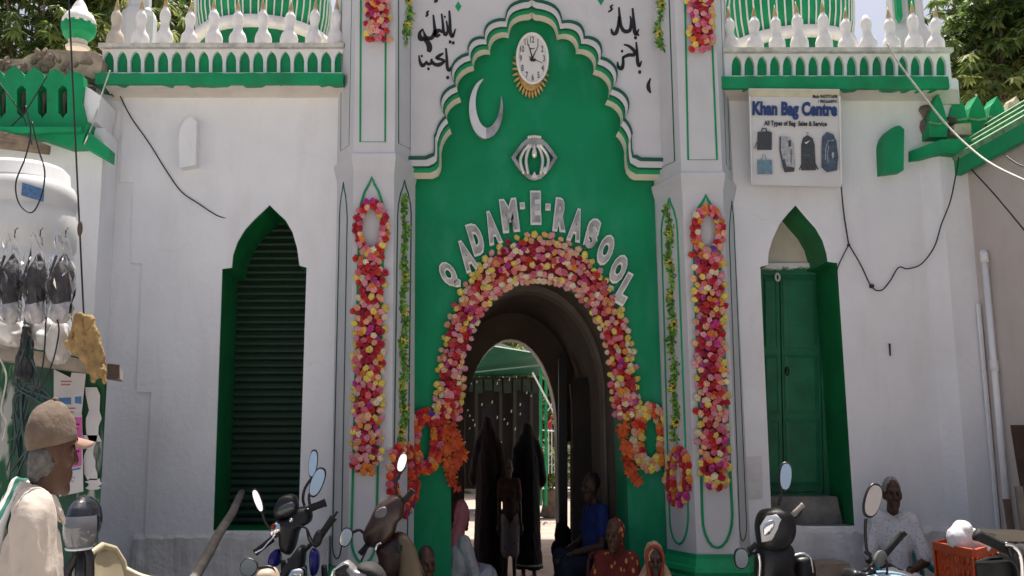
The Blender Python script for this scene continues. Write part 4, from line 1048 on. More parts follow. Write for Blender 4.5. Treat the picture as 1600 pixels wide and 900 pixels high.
# little chhatri
c = U(121, 76, .35); s = mpp(121, 60, .35)
m = MB(); m.lathe([(17 * s, -2 * s), (19 * s, 2 * s), (15 * s, 6 * s), (15 * s, 14 * s)], c=c, n=10); ch = obj('chhatri', m, BEIGE, left)
m = MB(); m.lathe([(15 * s, 12 * s), (24 * s, 22 * s), (27 * s, 32 * s), (26.5 * s, 40 * s)], c=c, n=12); obj('chhatri_petals', m, GREEN2, ch)
m = MB(); m.lathe([(26.5 * s, 38 * s), (25 * s, 47 * s), (20 * s, 56 * s), (13 * s, 62 * s), (11 * s, 68 * s), (8 * s, 74 * s), (3 * s, 82 * s), (.5 * s, 100 * s)], c=c, n=14); obj('chhatri_dome', m, FIN, ch, smooth=True)
# white water tank on the kiosk roof
YT = -1.15; r0 = 88 * mpp(25, 400, YT); cx_ = U(25, 400, YT).x; tz = lambda y: U(25, y, YT - r0).z
tank = thing('water_tank', 'big ribbed white plastic water tank standing above the kiosk', 'water tank', (cx_, YT, tz(540)))
m = MB(); pr = [(.97, 545), (1.0, 538), (1.0, 480), (.965, 470), (.965, 462), (1.0, 452), (1.0, 395), (.955, 386), (.955, 378), (1.0, 368), (1.0, 322), (.95, 312), (.95, 306), (.995, 296), (.98, 282), (.92, 270), (.84, 264), (.82, 246), (.74, 239), (.4, 233), (.02, 231)]
m.lathe([(r_ * r0, tz(y)) for r_, y in pr], c=(cx_, YT, 0), n=40); obj('tank_body', m, mat('tank_plastic', (.60, .61, .61), .4, .06, 4, dirt=(.36, .34, .31), dirt_amt=.35), tank, smooth=True)
m = MB(); v = []
for t in range(7):
    a = R(-90) + math.asin(((62 + t * 4.4) - 25) / 88 * .99)
    for y in (303, 283): v.append((cx_ + r0 * 1.008 * math.cos(a), YT + r0 * 1.008 * math.sin(a), tz(y + t * 1.0)))
m.add(v, [(2 * i, 2 * i + 2, 2 * i + 3, 2 * i + 1) for i in range(6)]); obj('tank_label', m, mat('blue_sticker', (.08, .17, .33), .4, .4, 60), tank)
# kiosk
YK = -1.55
PEEL = pattern('peeling_green_paint', (.012, .085, .035), (.36, .37, .35), 2.2, .565, .7, (4.2, 4.2, 1.1), 'noise')
KG = mat('kiosk_green_paint', (.012, .07, .04), .55, .3, 6, .1, dirt=(.02, .04, .03), dirt_amt=.6)
kiosk = thing('market_kiosk', 'green wooden kiosk with peeling paint under the water tank', 'kiosk', (colx(60, YK), YK, 0))
edges = [-60, -18, 24, 36, 84, 128, 163]
for i in range(6):
    m = MB(); a, b = edges[i], edges[i + 1]; yy = YK - (.03 if b - a < 20 else .004 * (i % 2))
    zt = U(a, 560 + (a + 60) * .1, YK).z; xa, xb = U(a + .6, 620, yy).x, U(b - .6, 620, yy).x
    m.box(xa, xb, yy, yy + .04, 0, zt); obj('board', m, PEEL if i in (1, 5) else KG, kiosk)
m = MB(); zk = U(0, 572, YK).z; m.hexa([Vector((U(-60, 620, YK).x, YK + .05, 0)), Vector((U(158, 620, YK).x, YK + .05, 0)), Vector((U(158, 620, YK).x, YK + .05, zk)), Vector((U(-60, 620, YK).x, YK + .05, zk))], Vector((-.45, 1.05, 0))); obj('kiosk_frame', m, KG, kiosk)
m = MB(); m.hexa([U(-60, 553, -1.72), U(186, 589, -1.72), U(186, 571, -1.72), U(-60, 528, -1.72)], Vector((-.12, .45, 0))); obj('shelf_plank', m, mat('dirty_plank', (.30, .26, .22), .85, .35, 7, .4, 20), kiosk)
m = MB(); m.hexa([U(168, 588, -1.735), U(187, 590, -1.735), U(187, 570, -1.735), U(168, 568, -1.735)], Vector((-.06, .12, 0))); obj('beam_end', m, mat('dark_beam', (.06, .04, .035), .8, .3, 12), kiosk)
m = MB(); m.box(cx_ - r0 * 1.05, cx_ + r0 * 1.0, YT - r0, YT + .38, tz(556), tz(544)); obj('roof_board', m, KG, kiosk)
# posters
PAPER = mat('poster_paper', (.52, .51, .52), .8, .08, 8, dirt=(.4, .38, .36), dirt_amt=.4)
def sheet(nm, lab, q, mt, Y, parts, cat='poster'):
    t = thing(nm, lab, cat, U(sum(p[0] for p in q) / len(q), max(p[1] for p in q), Y)); m = MB(); m.plate(P2(q, Y), [], Y, Y + .004); obj('paper', m, mt, t)
    for q2, m2, n2 in parts:
        m = MB(); m.plate(P2(q2, Y - .002), [], Y - .002, Y - .0005); obj(n2, m, m2, t)
BLUEP = mat('blue_poster_ink', (.06, .17, .36), .7, .15, 20); PINKP = mat('pink_poster_ink', (.50, .10, .30), .7, .1, 20); REDP = mat('red_poster_ink', (.42, .12, .12), .7, .2, 20); GREYP = mat('grey_poster_ink', (.26, .25, .27), .7, .2, 20)
lines = lambda x0, x1, y0, n, st, mt: [([(x0, y0 + i * st + 2), (x1 - (i % 3) * 2, y0 + i * st + 2), (x1 - (i % 3) * 2, y0 + i * st), (x0, y0 + i * st)], mt, 'poster_print') for i in range(n)]
sheet('poster', 'white poster with a blue band and red print, upper sheet on the kiosk front', [(84, 655), (126, 658), (134, 584), (112, 582), (110, 590), (84, 577)], PAPER, YK - .045, [([(91, 631), (111, 632), (111, 621), (91, 622)], BLUEP, 'poster_print'), ([(117, 630), (127, 631), (127, 619), (117, 620)], BLUEP, 'poster_print')] + lines(95, 112, 595, 2, 5, REDP) + lines(100, 118, 637, 2, 6, REDP))
sheet('poster', 'pink magenta poster with a white foot behind the man in the cap', [(92, 776), (130, 768), (128, 648), (104, 648)], PAPER, YK - .05, [([(104, 732), (127, 728), (128, 652), (106, 652)], PINKP, 'poster_print'), ([(106, 737), (126, 733), (126, 730), (106, 734)], BLUEP, 'poster_print')] + lines(112, 124, 662, 8, 7, PAPER) + lines(111, 117, 745, 2, 6, GREYP))
random.seed(31)
for (x0, y0, x1, y1, lb) in ((136, 605, 158, 690, 'tall torn white paper strip on the peeling kiosk corner'), (131, 680, 152, 750, 'torn grey paper strip low on the kiosk corner'), (134, 748, 157, 765, 'small torn white scrap above the black helmet')):
    n = 7; q = [(x0 + random.uniform(-3, 6), y0 + (y1 - y0) * i / n) for i in range(n + 1)] + [(x1 - random.uniform(-2, 7), y1 - (y1 - y0) * i / n) for i in range(n + 1)]
    sheet('torn_paper', lb, q, PAPER, YK - .03, [], 'paper scrap')
# white sacks on the shelf
SACK = mat('white_polythene', (.58, .57, .56), .35, .1, 10)
for (px, py, rx, ry, lb) in ((18, 520, 26, 20, 'crumpled white plastic sack at the left end of the kiosk shelf'), (62, 520, 22, 26, 'bulging white plastic sack on the shelf beside the cable bundle'), (92, 535, 16, 34, 'limp pale plastic sheet hanging off the shelf by the tan cloth')):
    Y = -1.85; s = mpp(px, py, Y); cpt = U(px, py, Y); m = MB(); m.ell(cpt, (rx * s, .12, ry * s)); m.ell(cpt + Vector((rx * s * .4, -.03, -ry * s * .4)), (rx * s * .6, .1, ry * s * .6))
    me = remesh(m, .012, 2, ns=.022, nscale=9); t = thing('plastic_sack', lb, 'sack', cpt - Vector((0, 0, ry * s)))
    put('sack_body', me, SACK, t)
# wrapped black bags hanging in a row
FILM = bpy.data.materials.new('clear_plastic_film'); FILM.use_nodes = True
fn = FILM.node_tree.nodes; fl = FILM.node_tree.links; fn.clear()
fo = fn.new('ShaderNodeOutputMaterial'); ft = fn.new('ShaderNodeBsdfTransparent'); fg = fn.new('ShaderNodeBsdfGlossy'); fd = fn.new('ShaderNodeBsdfDiffuse'); fx = fn.new('ShaderNodeMixShader'); fx2 = fn.new('ShaderNodeMixShader'); fr = fn.new('ShaderNodeFresnel')
fg.inputs['Roughness'].default_value = .10; fr.inputs[0].default_value = 1.16; fx2.inputs[0].default_value = .03; fd.inputs[0].default_value = (.8, .8, .82, 1)
fl.new(ft.outputs[0], fx2.inputs[1]); fl.new(fd.outputs[0], fx2.inputs[2]); fl.new(fr.outputs[0], fx.inputs[0]); fl.new(fx2.outputs[0], fx.inputs[1]); fl.new(fg.outputs[0], fx.inputs[2]); fl.new(fx.outputs[0], fo.inputs[0])
BAGM = mat('black_bag_cloth', (.014, .014, .017), .7, .4, 30, .2, 60); BAGG = mat('pale_bag_lining', (.34, .33, .34), .6, .3, 20)
random.seed(17)
for px, lb in ((-22, 'black bag in clear plastic cut off by the left edge of the photo'), (18, 'black bag in clear plastic, second from the vertical cable'), (58, 'black bag in clear plastic hanging in the middle in front of the tank'), (98, 'black bag in clear plastic nearest to the vertical black cable')):
    Y = -2.1; s = mpp(px, 440, Y); cpt = U(px, 440, Y); t = thing('wrapped_bag', lb, 'bag', U(px, 505, Y), 'black bags wrapped in clear plastic')
    m = MB(); m.ell(cpt + Vector((0, 0, -6 * s)), (17 * s, .085, 40 * s)); m.cap_(cpt + Vector((-8 * s, 0, 12 * s)), 8 * s, cpt + Vector((2 * s, 0, 44 * s)), 3 * s); m.cap_(cpt + Vector((9 * s, 0, 10 * s)), 6 * s, cpt + Vector((3 * s, 0, 40 * s)), 2 * s)
    put('bag_body', remesh(m, .010, 2, ns=.012, nscale=14), BAGM, t)
    m = MB(); m.ell(cpt + Vector((2 * s, 0, -46 * s)), (16 * s, .06, 20 * s)); m.ell(cpt + Vector((-5 * s, -.02, -54 * s)), (9 * s, .05, 12 * s)); put('bag_base', remesh(m, .012, 2, ns=.012, nscale=14), BAGG, t)
    m = MB(); m.tube([cpt + Vector((-6 * s, -.06, 38 * s)), cpt + Vector((-12 * s, -.09, 0)), cpt + Vector((-8 * s, -.08, -30 * s))], .008, 5); obj('strap', m, BLACKR, t)
    # crumpled film
    m = MB(); n1, n2 = 13, 12; v = []
    for j in range(n2 + 1):
        tt = j / n2; w_ = (3 + 17 * min(1, tt * 2.4) ** .8) * s
        for i in range(n1 + 1):
            a = math.pi * (1.08 * i / n1 + -.04)
            v.append(cpt + Vector((-math.cos(a) * w_ * 1.05 + random.uniform(-2.2, 2.2) * s, -.02 - math.sin(a) * .10 + random.uniform(-.022, .022), (72 - 138 * tt + random.uniform(-3, 3)) * s)))
    m.add(v, [(j * (n1 + 1) + i, j * (n1 + 1) + i + 1, (j + 1) * (n1 + 1) + i + 1, (j + 1) * (n1 + 1) + i) for j in range(n2) for i in range(n1)]); obj('plastic_wrap', m, FILM, t)
    m = MB(); m.tube([cpt + Vector((0, 0, 70 * s)), cpt + Vector((0, 0, 82 * s)), cpt + Vector((0, .03, 88 * s))], .004, 4); obj('hook', m, CABLE, t)
# tan cloth slung over the beam
Y = -1.95; s = mpp(135, 540, Y); TAN = mat('tan_canvas', (.30, .20, .085), .9, .25, 12, .4, 30)
t = thing('canvas_cloth', 'tan canvas cloth slung over the end of the kiosk beam', 'cloth', U(150, 605, Y)); Q = lambda x, y, dy=0: U(x, y, Y + dy)
m = MB()
for a, ra, b, rb in (((132, 500), 9, (146, 560), 13), ((125, 495), 7, (128, 540), 9), ((140, 500), 8, (158, 560), 7), ((112, 538), 8, (122, 545), 10), ((122, 545), 9, (134, 560), 7), ((146, 560), 12, (152, 580), 11), ((158, 560), 6, (164, 596), 4), ((150, 575), 7, (146, 594), 5), ((135, 555), 7, (142, 577), 6), ((118, 510), 6, (110, 528), 4)):
    m.cap_(Q(*a, random.uniform(-.04, .04)), ra * s, Q(*b, random.uniform(-.04, .04)), rb * s)
put('cloth_body', remesh(m, .006, 1, ns=.013, nscale=22), TAN, t)
# ---- cables
def cable(nm, lab, pts, r, mt=CABLE, cat='cable', n=6, group=None):
    m = MB(); m.tube(interp(pts, n), r, 5); return solo(nm, m, mt, lab, cat, group, smooth=True)
cable('hanging_cable', 'long black cable hanging straight down past the water tank', [U(106, -30, -1.9), U(112, 90, -1.9), U(118, 220, -1.9), U(124, 345, -1.9), U(128, 430, -1.9), U(131, 492, -1.95)], .006)
m = MB(); m.ell(U(125, 357, -1.9), (.016, .016, .05)); solo('cable_joint', m, mat('brown_tape', (.10, .07, .05), .7, .2, 20), 'brown taped joint on the long hanging black cable', 'cable joint', smooth=True)
cable('cable_loop', 'black cable loop dangling in front of the white tank', [U(40, 165, -2.0), U(48, 205, -2.0), U(40, 245, -2.0), U(25, 285, -2.0), U(30, 318, -2.0), U(50, 332, -2.0), U(65, 305, -2.0), U(70, 268, -2.0), U(60, 232, -2.0), U(50, 190, -2.0)], .005)
cable('slack_cable', 'black cable crossing the green parapet down to the left', [U(74, 118, -.5), U(55, 150, -.5), U(33, 182, -.5), U(-20, 232, -.55)], .005)
cable('slack_cable', 'black cable crossing the green parapet down to the right', [U(-10, 118, -.5), U(18, 155, -.5), U(38, 186, -.5), U(50, 226, -.6)], .005)
cable('rope_end', 'pale cord dangling past the broken corner of the left parapet', [U(172, 110, -.35), U(160, 145, -.36), U(148, 185, -.4), U(132, 225, -.55)], .006, mat('pale_cord', (.5, .48, .44), .8, .2, 20), 'cord')
cable('wall_cable', 'grey black cable sagging across the left wing wall', [U(184, 142, -.03), U(204, 182, -.03), U(232, 222, -.03), U(262, 270, -.03), U(284, 300, -.03), U(310, 318, -.03), U(340, 337, -.02), U(361, 342, -.01)], .005)
m = MB(); random.seed(23)
for i in range(16):
    x0 = random.uniform(36, 50); x1 = random.uniform(10, 55); x2 = random.uniform(15, 85)
    m.tube(interp([U(x0, 498 + random.uniform(-6, 6), -1.95), U(40 + random.uniform(-9, 9), 545, -2.02 + random.uniform(-.05, .05)), U(x1 + 10, 600, -1.98), U(x2, random.uniform(610, 640), -1.95), U(x1, random.uniform(640, 780), -1.8)], 5), .005 + .004 * random.random(), 4)
o = solo('cable_bundle', m, mat('dark_teal_cable', (.02, .045, .05), .55, .5, 8), 'tangled bundle of dark cables hanging over the kiosk front', 'cables'); o['kind'] = 'stuff'
m = MB(); m.cap_(U(43, 515, -2.02), .028, U(38, 585, -2.02), .045); put('cable_knot', remesh(m, .01, 1, ns=.02, nscale=20), CABLE, None); tag(bpy.data.objects['cable_knot'], 'thick black taped knot in the middle of the cable tangle', 'cable knot')
for i, (lb, pts) in enumerate((('thin black cable curving from the middle wrapped bag', [(72, 495), (70, 540), (66, 575), (56, 605), (48, 618)]), ('thin black cable curving from the wrapped bag by the tan cloth', [(90, 500), (92, 520), (84, 560), (70, 595), (58, 612)]), ('pale thin wire looping low at the left edge of the kiosk', [(0, 560), (10, 590), (2, 640), (10, 660), (4, 690)]))):
    cable('thin_cable', lb, [U(x, y, -2.15) for x, y in pts], .005, CABLE if i < 2 else bpy.data.materials['pale_cord'])
cable('white_rope', 'pale rope slung from the right parapet down to the right edge', [U(1386, 68, -.3), U(1408, 104, -.35), U(1440, 146, -.45), U(1480, 196, -.5), U(1522, 236, -.8), U(1560, 262, -1.2), U(1625, 292, -1.8)], .008, bpy.data.materials['pale_cord'], 'rope')
cable('wall_cable', 'black cable looping across the right wing wall to the corner eave', [U(1498, 246, -.28), U(1486, 310, -.2), U(1471, 350, -.14), U(1460, 385, -.08), U(1440, 412, -.04), U(1418, 420, -.03), U(1404, 418, -.03), U(1390, 440, -.03), U(1376, 454, -.03), U(1361, 447, -.03), U(1345, 414, -.03), U(1326, 382, -.03)], .0055)
cable('thin_cable', 'thin black cable dropping from the shop banner corner', [U(1314, 286, -.12), U(1318, 330, -.03), U(1326, 382, -.03)], .006)
cable('thin_cable', 'thin grey cable from the wall loop to the green door', [U(1326, 382, -.03), U(1318, 398, -.03), U(1310, 415, -.02), U(1304, 436, -.01)], .005)
cable('side_wire', 'thin wire sloping across the shaded side wall', [UX(1518, 265, 4.1), UX(1555, 305, 4.08), UX(1605, 365, 4.05)], .006)
cable('side_wire', 'second thin wire under the right eave', [UX(1570, 242, 4.05), UX(1590, 256, 4.0), UX(1620, 268, 3.95)], .007)
m = MB(); m.ell(U(1362, 447, -.03), (.02, .02, .018)); m.ell(U(1326, 383, -.03), (.012, .02, .012))
o = solo('cable_clip', m, CABLE, 'black knot on the cable across the right wing wall', 'cable clip')
m = MB(); m.cap_(U(1390, 538, -.02), .008, U(1391, 555, -.02), .006); solo('wall_hook', m, CABLE, 'small black hook on the bare right wing wall', 'hook', smooth=True)
# ================================================================ RIGHT NEIGHBOUR
XW = colx(1532, -.12)
right = thing('side_building', 'shaded side building with a green eave and leaf shaped parapet at the right edge', 'building', (XW, -.1, 0))
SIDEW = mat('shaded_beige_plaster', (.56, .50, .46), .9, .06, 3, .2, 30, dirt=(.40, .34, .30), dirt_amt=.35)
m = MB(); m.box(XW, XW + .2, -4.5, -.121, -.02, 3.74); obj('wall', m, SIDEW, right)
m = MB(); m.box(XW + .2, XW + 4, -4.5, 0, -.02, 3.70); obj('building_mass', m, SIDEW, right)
Xe = XW - .10
m = MB(); m.box(Xe, Xe + .05, -4.6, -.05, 3.63, 3.75); obj('eave_fascia', m, GREEN2, right)
CORR = mat('weathered_green_sheet', (.14, .30, .16), .7, .35, 14, .3)
for i in range(4):
    m = MB(); a = i * .11
    m.hexa([(Xe - .02 + a, -4.6, 3.752 + a * .9 + .03), (Xe - .02 + a, -.0, 3.752 + a * .9 + .03), (Xe + .07 + a, -.0, 3.752 + a * .9 + .09), (Xe + .07 + a, -4.6, 3.752 + a * .9 + .09)], Vector((.02, 0, -.035))); obj('roof_batten', m, CORR, right)
m = MB(); m.hexa([(Xe, -4.6, 3.75), (Xe, -.02, 3.75), (Xe + .7, -.02, 4.3), (Xe + .7, -4.6, 4.3)], Vector((.02, 0, -.04))); obj('roof_sheet', m, CORR, right)
m = MB()
m.hexa([U(1422, 252, -.03), U(1470, 238, -.22), U(1470, 218, -.22), U(1422, 236, -.03)], Vector((0, .25, 0)))
m.hexa([U(1470, 238, -.22), U(1518, 242, -.22), U(1518, 216, -.22), U(1470, 218, -.22)], Vector((0, .35, 0)))
obj('corner_eave', m, GREEN2, right)
CREAMM = mat('bare_merlon_plaster', (.45, .40, .30), .9, .25, 10, .4)
for i, (px, yt, yb, hw, Y) in enumerate(((1466, 147, 214, 14, -.12), (1497, 150, 208, 14, -.02), (1527, 149, 208, 14, .05), (1558, 150, 205, 13, .12), (1588, 150, 200, 15, .2), (1618, 150, 200, 15, .28))):
    q = [(px - hw, yb), (px + hw, yb), (px + hw * 1.05, yb - 22), (px + hw * .75, yb - 40), (px + hw * .3, yt + 8), (px, yt), (px - hw * .3, yt + 8), (px - hw * .75, yb - 40), (px - hw * 1.05, yb - 22)]
    m = MB(); m.plate(P2(q, Y), [], Y, Y + .16); me_ = obj('merlon', m, GREEN2 if i < 4 else CREAMM, right, label='bare cream merlon' if i > 3 else None)
    m = MB(); m.tube([U(px - hw * 1.05, yb - 23, Y - .01), U(px, yb - 20, Y - .015), U(px + hw * 1.05, yb - 23, Y - .01)], .012, 4); obj('merlon_band', m, CORR, me_)
m = MB(); m.hexa([U(1452, 162, -.03), U(1500, 162, -.03), U(1497, 140, -.03), U(1455, 138, -.03)], Vector((0, .4, 0))); obj('cornice_stub', m, BEIGE, right)
m = MB(); m.hexa([U(1455, 218, -.05), U(1640, 215, .35), U(1640, 196, .35), U(1455, 205, -.05)], Vector((0, .3, 0))); obj('parapet_base', m, GREEN2, right)
DM = bpy.data.materials['hollow_shade']
m = MB(); random.seed(14)
for i in range(16): m.ell(U(random.uniform(1442, 1466), random.uniform(160, 214), -.02), (random.uniform(.02, .05), .06, random.uniform(.03, .07)), nu=6, nv=4)
o = obj('rubble', m, mat('grey_brown_rubble', (.16, .13, .11), .95, .4, 14, .6), right, kind='stuff')
m = MB()
for p in ((1485, 189), (1549, 196)): m.ell(U(p[0], p[1], -.06), (.055, .05, .035), nu=8, nv=5)
obj('hole_shade', m, DM, right, kind='stuff')  # solid lumps, coloured dark for the shade in holes
m = MB(); m.hexa([U(1489, 210, -.14), U(1518, 210, -.12), U(1517, 192, -.12), U(1492, 194, -.14)], Vector((0, .1, 0))); obj('bare_brick', m, BRICK, right)
# pipe on the side wall
pp = UX(1556, 600, XW - .04)
t = thing('drain_pipe', 'white plastic drain pipe fixed to the shaded side wall', 'pipe', (pp.x, pp.y, 0))
m = MB(); zt = UX(1546, 388, XW - .04).z; m.tube([(pp.x, pp.y, 0), (pp.x, pp.y, zt)], .023, 10); obj('pipe', m, WHITE, t, smooth=True)
for z in (UX(1560, 570, XW - .04).z, zt - .05, .7):
    m = MB(); m.tube([(pp.x, pp.y, z - .04), (pp.x, pp.y, z + .04)], .029, 10); obj('pipe_collar', m, WHITE, t, smooth=True)
m = MB(); x = colx(1524, -.2); m.tube([(x + .06, -.15, 0), (x + .06, -.15, 2.6)], .018, 6); solo('conduit', m, WHITE, 'thin painted conduit in the corner beside the drain pipe', 'conduit')
# leaning planks
for i, (x0, x1, yt, Y, lean, mt_, lb) in enumerate(((1582, 1612, 664, -.75, .10, (.055, .032, .022), 'wide dark brown board leaning at the right edge'), (1570, 1579, 780, -.62, .05, (.16, .11, .08), 'short brown plank leaning left of the wide dark board'), (1588, 1598, 760, -.85, .03, (.22, .19, .16), 'grey plank standing in front of the wide dark board'))):
    a, b = U(x0, yt, Y), U(x1, yt, Y); m = MB(); dx = b.x - a.x
    m.hexa([Vector((a.x + lean * .3, Y - .05 - lean, 0)), Vector((b.x + lean * .3, Y - .05 - lean, 0)), b, a], Vector((0, .03, 0))); solo('wooden_plank', m, mat('plank_wood_%d' % i if False else ('board_wood' + 'abc'[i]), mt_, .8, .3, 6, .3, 20), lb, 'plank', 'planks leaning at the right edge')
# ================================================================ TREES
LM = [mat('leaf_dark', (.055, .10, .026), .5, .3, 20, spec=.35, leaf=.35), mat('leaf_mid', (.11, .17, .04), .45, .25, 20, spec=.4, leaf=.45), mat('leaf_light', (.17, .23, .06), .45, .2, 20, spec=.4, leaf=.5), mat('leaf_yellow', (.25, .28, .09), .5, .2, 20, spec=.4, leaf=.5)]
BARK = mat('grey_brown_bark', (.12, .09, .065), .95, .35, 8, .8, 14)
def tree(label, base, clumps, nleaf, L, W_, seed, droop=.8, rad=.28):
    r2 = random.Random(seed); root = thing('mango_tree' if L < .3 else 'tree', label, 'tree', base)
    m = MB(); top_ = sum((Vector(c) for c in clumps), Vector()) / len(clumps)
    fork = Vector((base[0], base[1], 0)).lerp(top_, .55); fork.z = top_.z * .55
    m.tube(interp([Vector(base), Vector(base) + Vector((.05, 0, fork.z * .5)), fork], 4), [.2 - .006 * i for i in range(9)], 8); obj('trunk', m, BARK, root, smooth=True)
    m = MB()
    for c in clumps:
        c = Vector(c); mid = fork.lerp(c, .5) + Vector((r2.uniform(-.1, .1), r2.uniform(-.1, .1), .05)); m.tube(interp([fork, mid, c], 3), [.035, .03, .026, .022, .018, .012, .008], 5)
    obj('limbs', m, BARK, root, smooth=True, kind='stuff')
    m = MB(); v = []; per = nleaf // len(clumps)
    for c in clumps:
        c = Vector(c); tone = r2.choice([0, 1, 1, 2, 2, 3])
        for tw in range(max(1, per // 11)):
            tip = c + Vector((r2.gauss(0, 1), r2.gauss(0, 1), r2.gauss(0, .8))) * rad * .62
            base_a = r2.uniform(0, 6.28)
            for k_ in range(11):
                a = base_a + k_ * 2.4; d = Vector((math.cos(a), math.sin(a), r2.uniform(-.2, .5) - droop * r2.random() * 1.5)).normalized()
                up_ = (tip - c); m.cur = max(0, min(3, tone + r2.choice([-1, 0, 0, 1])))
                l_ = L * r2.uniform(.7, 1.15); w2 = W_ * r2.uniform(.8, 1.2); sd_ = d.cross(Vector((r2.uniform(-.3, .3), r2.uniform(-.3, .3), 1))).normalized()
                b = tip + d * l_ * .45; e = tip + d * l_ + Vector((0, 0, -l_ * .18)); nrm = d.cross(sd_)
                m.add([tip, b + sd_ * w2, e, b - sd_ * w2, b - nrm * w2 * .35], [(0, 4, 1), (1, 4, 2), (2, 4, 3), (3, 4, 0)])
    obj('crown', m, LM, root, kind='stuff')
r2 = random.Random(5)
cl = []
for _ in range(46): cl.append(U(r2.uniform(-90, 175), r2.uniform(-90, 100), r2.uniform(2.0, 3.6)))
tree('mango tree with long pale drooping leaves behind the left parapet', (U(20, 500, 3.2).x, 3.2, 0), cl, 13000, .16, .021, 3, rad=.36)
cl = []
for _ in range(34): cl.append(U(r2.uniform(140, 330), r2.uniform(-70, 95), r2.uniform(4.0, 5.6)))
tree('darker tree showing between the white finials of the left wing', (U(230, 500, 5).x, 5, 0), cl, 7000, .17, .026, 4, rad=.36)
cl = []
for _ in range(66):
    px = r2.uniform(1455, 1720); py = r2.uniform(-90, 185)
    if px < 1500 and py > 60: px += 70
    cl.append(U(px, py, r2.uniform(2.2, 4.2)))
tree('mango tree with broad green leaves rising behind the right neighbour', (U(1590, 500, 3.4).x, 3.4, 0), cl, 17000, .14, .026, 6, rad=.36)
m = MB(); p = U(276, 40, 5.5); m.tube([(p.x, 5.5, 0), (p.x, 5.5, 8.5)], [.075, .06], 10); solo('utility_pole', m, mat('grey_concrete_pole', (.22, .22, .22), .8, .15, 8), 'grey utility pole behind the finials of the left wing', 'pole', smooth=True)
# ================================================================ COURTYARD SEEN THROUGH THE ARCH
m = MB(); m.box(-2.5, 4.5, 3.36, 40, -.01, .006); tag(obj('courtyard_paving', m, PAVE), kind='structure')
m = MB(); m.box(-3.5, 4.5, 3.35, 10.4, 4.3, 4.4); t = obj('courtyard_shade_sheet', m, BEIGE, gate)  # unseen sheet added overhead to shade the near courtyard floor
YKS = 17.0
shr = thing('courtyard_pavilion', 'dark pavilion under a green sheet awning seen through the arch', 'pavilion', (U(780, 780, YKS).x, YKS, 0))
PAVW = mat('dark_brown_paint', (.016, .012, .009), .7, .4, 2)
def cbox(nm, x0, x1, y0, y1, Y, dp, mt, par):
    m = MB(); m.hexa([U(x0, y1, Y), U(x1, y1, Y), U(x1, y0, Y), U(x0, y0, Y)], Vector((0, dp, 0))); return obj(nm, m, mt, par)
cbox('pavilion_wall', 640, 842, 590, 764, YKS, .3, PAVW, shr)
cbox('doorway_shade', 752, 777, 632, 764, YKS - .02, .01, BLACKINK, shr); cbox('doorway_shade', 806, 826, 620, 764, YKS - .02, .01, BLACKINK, shr)  # flat black panels painted in for the shade inside the openings
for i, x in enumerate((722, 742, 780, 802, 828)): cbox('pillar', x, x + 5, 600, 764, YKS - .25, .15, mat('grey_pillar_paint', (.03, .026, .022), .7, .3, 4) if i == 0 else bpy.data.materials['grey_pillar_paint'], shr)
AW = mat('green_awning_sheet', (.012, .085, .05), .5, .15, 3)
m = MB(); a, b = U(640, 590, 16.9), U(852, 586, 16.9); c3, d3 = U(842, 553, 14.2), U(690, 528, 14.2); m.hexa([a, b, c3, d3], Vector((0, .03, .03))); obj('awning_sheet', m, AW, shr)
m = MB(); m.tube([U(700, 586, 16.2), U(848, 570, 15.0)], .02, 4); obj('awning_rod', m, mat('pale_green_rod', (.2, .32, .25), .5, .1), shr)
for i in range(9):
    x = 712 + i * 15; cbox('valance_flap', x, x + 12, 592, 610 + (i % 3) * 2, 16.6, .02, mat('grey_green_cloth', (.02, .035, .025), .8, .3, 6) if i == 0 else bpy.data.materials['grey_green_cloth'], shr)
m = MB(); m.hexa([U(762, 546, 17.3), U(842, 570, 17.3), U(842, 558, 17.3), U(766, 530, 17.3)], Vector((0, .3, 0))); obj('pale_gable_edge', m, mat('pale_gable', (.55, .52, .42), .8, .2, 20), shr)
m = MB(); random.seed(41)
for (x, y) in [(744, 595), (735, 598), (779, 592), (795, 590), (806, 587), (776, 597), (822, 612), (829, 617), (812, 630), (812, 645), (776, 650), (752, 630), (768, 626), (733, 648), (738, 655), (733, 668), (741, 662), (787, 654), (792, 660), (782, 690), (726, 690), (760, 655), (730, 640), (798, 640), (804, 668)]:
    h = random.uniform(2, 5); m.hexa([U(x, y + h, 16.4), U(x + 1.6, y + h, 16.4), U(x + 2.2, y, 16.4), U(x + .6, y, 16.4)], Vector((0, .02, 0)))
obj('white_tassels', m, mat('white_tassel', (.42, .42, .40), .5, .1), shr, kind='stuff')
# green posts, rods and railing at the right of the opening
gp = thing('garden_railing', 'green posts and white rails beyond the back arch', 'railing', U(855, 760, 13))
for x in (845, 853): m = MB(); m.tube([U(x, 790, 13), U(x, 575, 13)], .03, 6); obj('post', m, GREEN2, gp)
for x in (857, 862, 867): m = MB(); m.tube([U(x, 740, 13.1), U(x, 670, 13.1)], .012, 5); obj('rail', m, PLASTW, gp)
m = MB(); m.tube([U(844, 672, 13.05), U(870, 674, 13.05)], .014, 5); obj('top_rail', m, PLASTW, gp)
m = MB(); m.tube([U(832, 582, 12.6), U(869, 652, 12.6)], .02, 5); m2 = MB(); m2.tube([U(868, 622, 12.6), U(856, 642, 12.6)], .012, 5); obj('diagonal_rod', m, PLASTW, gp); obj('diagonal_rod', m2, PLASTW, gp)
m = MB(); m.tube([U(879, 850, 4.2), U(879, 710, 4.2)], .01, 5); solo('white_rod', m, PLASTW, 'thin white upright rod beside the dark door post', 'rod')
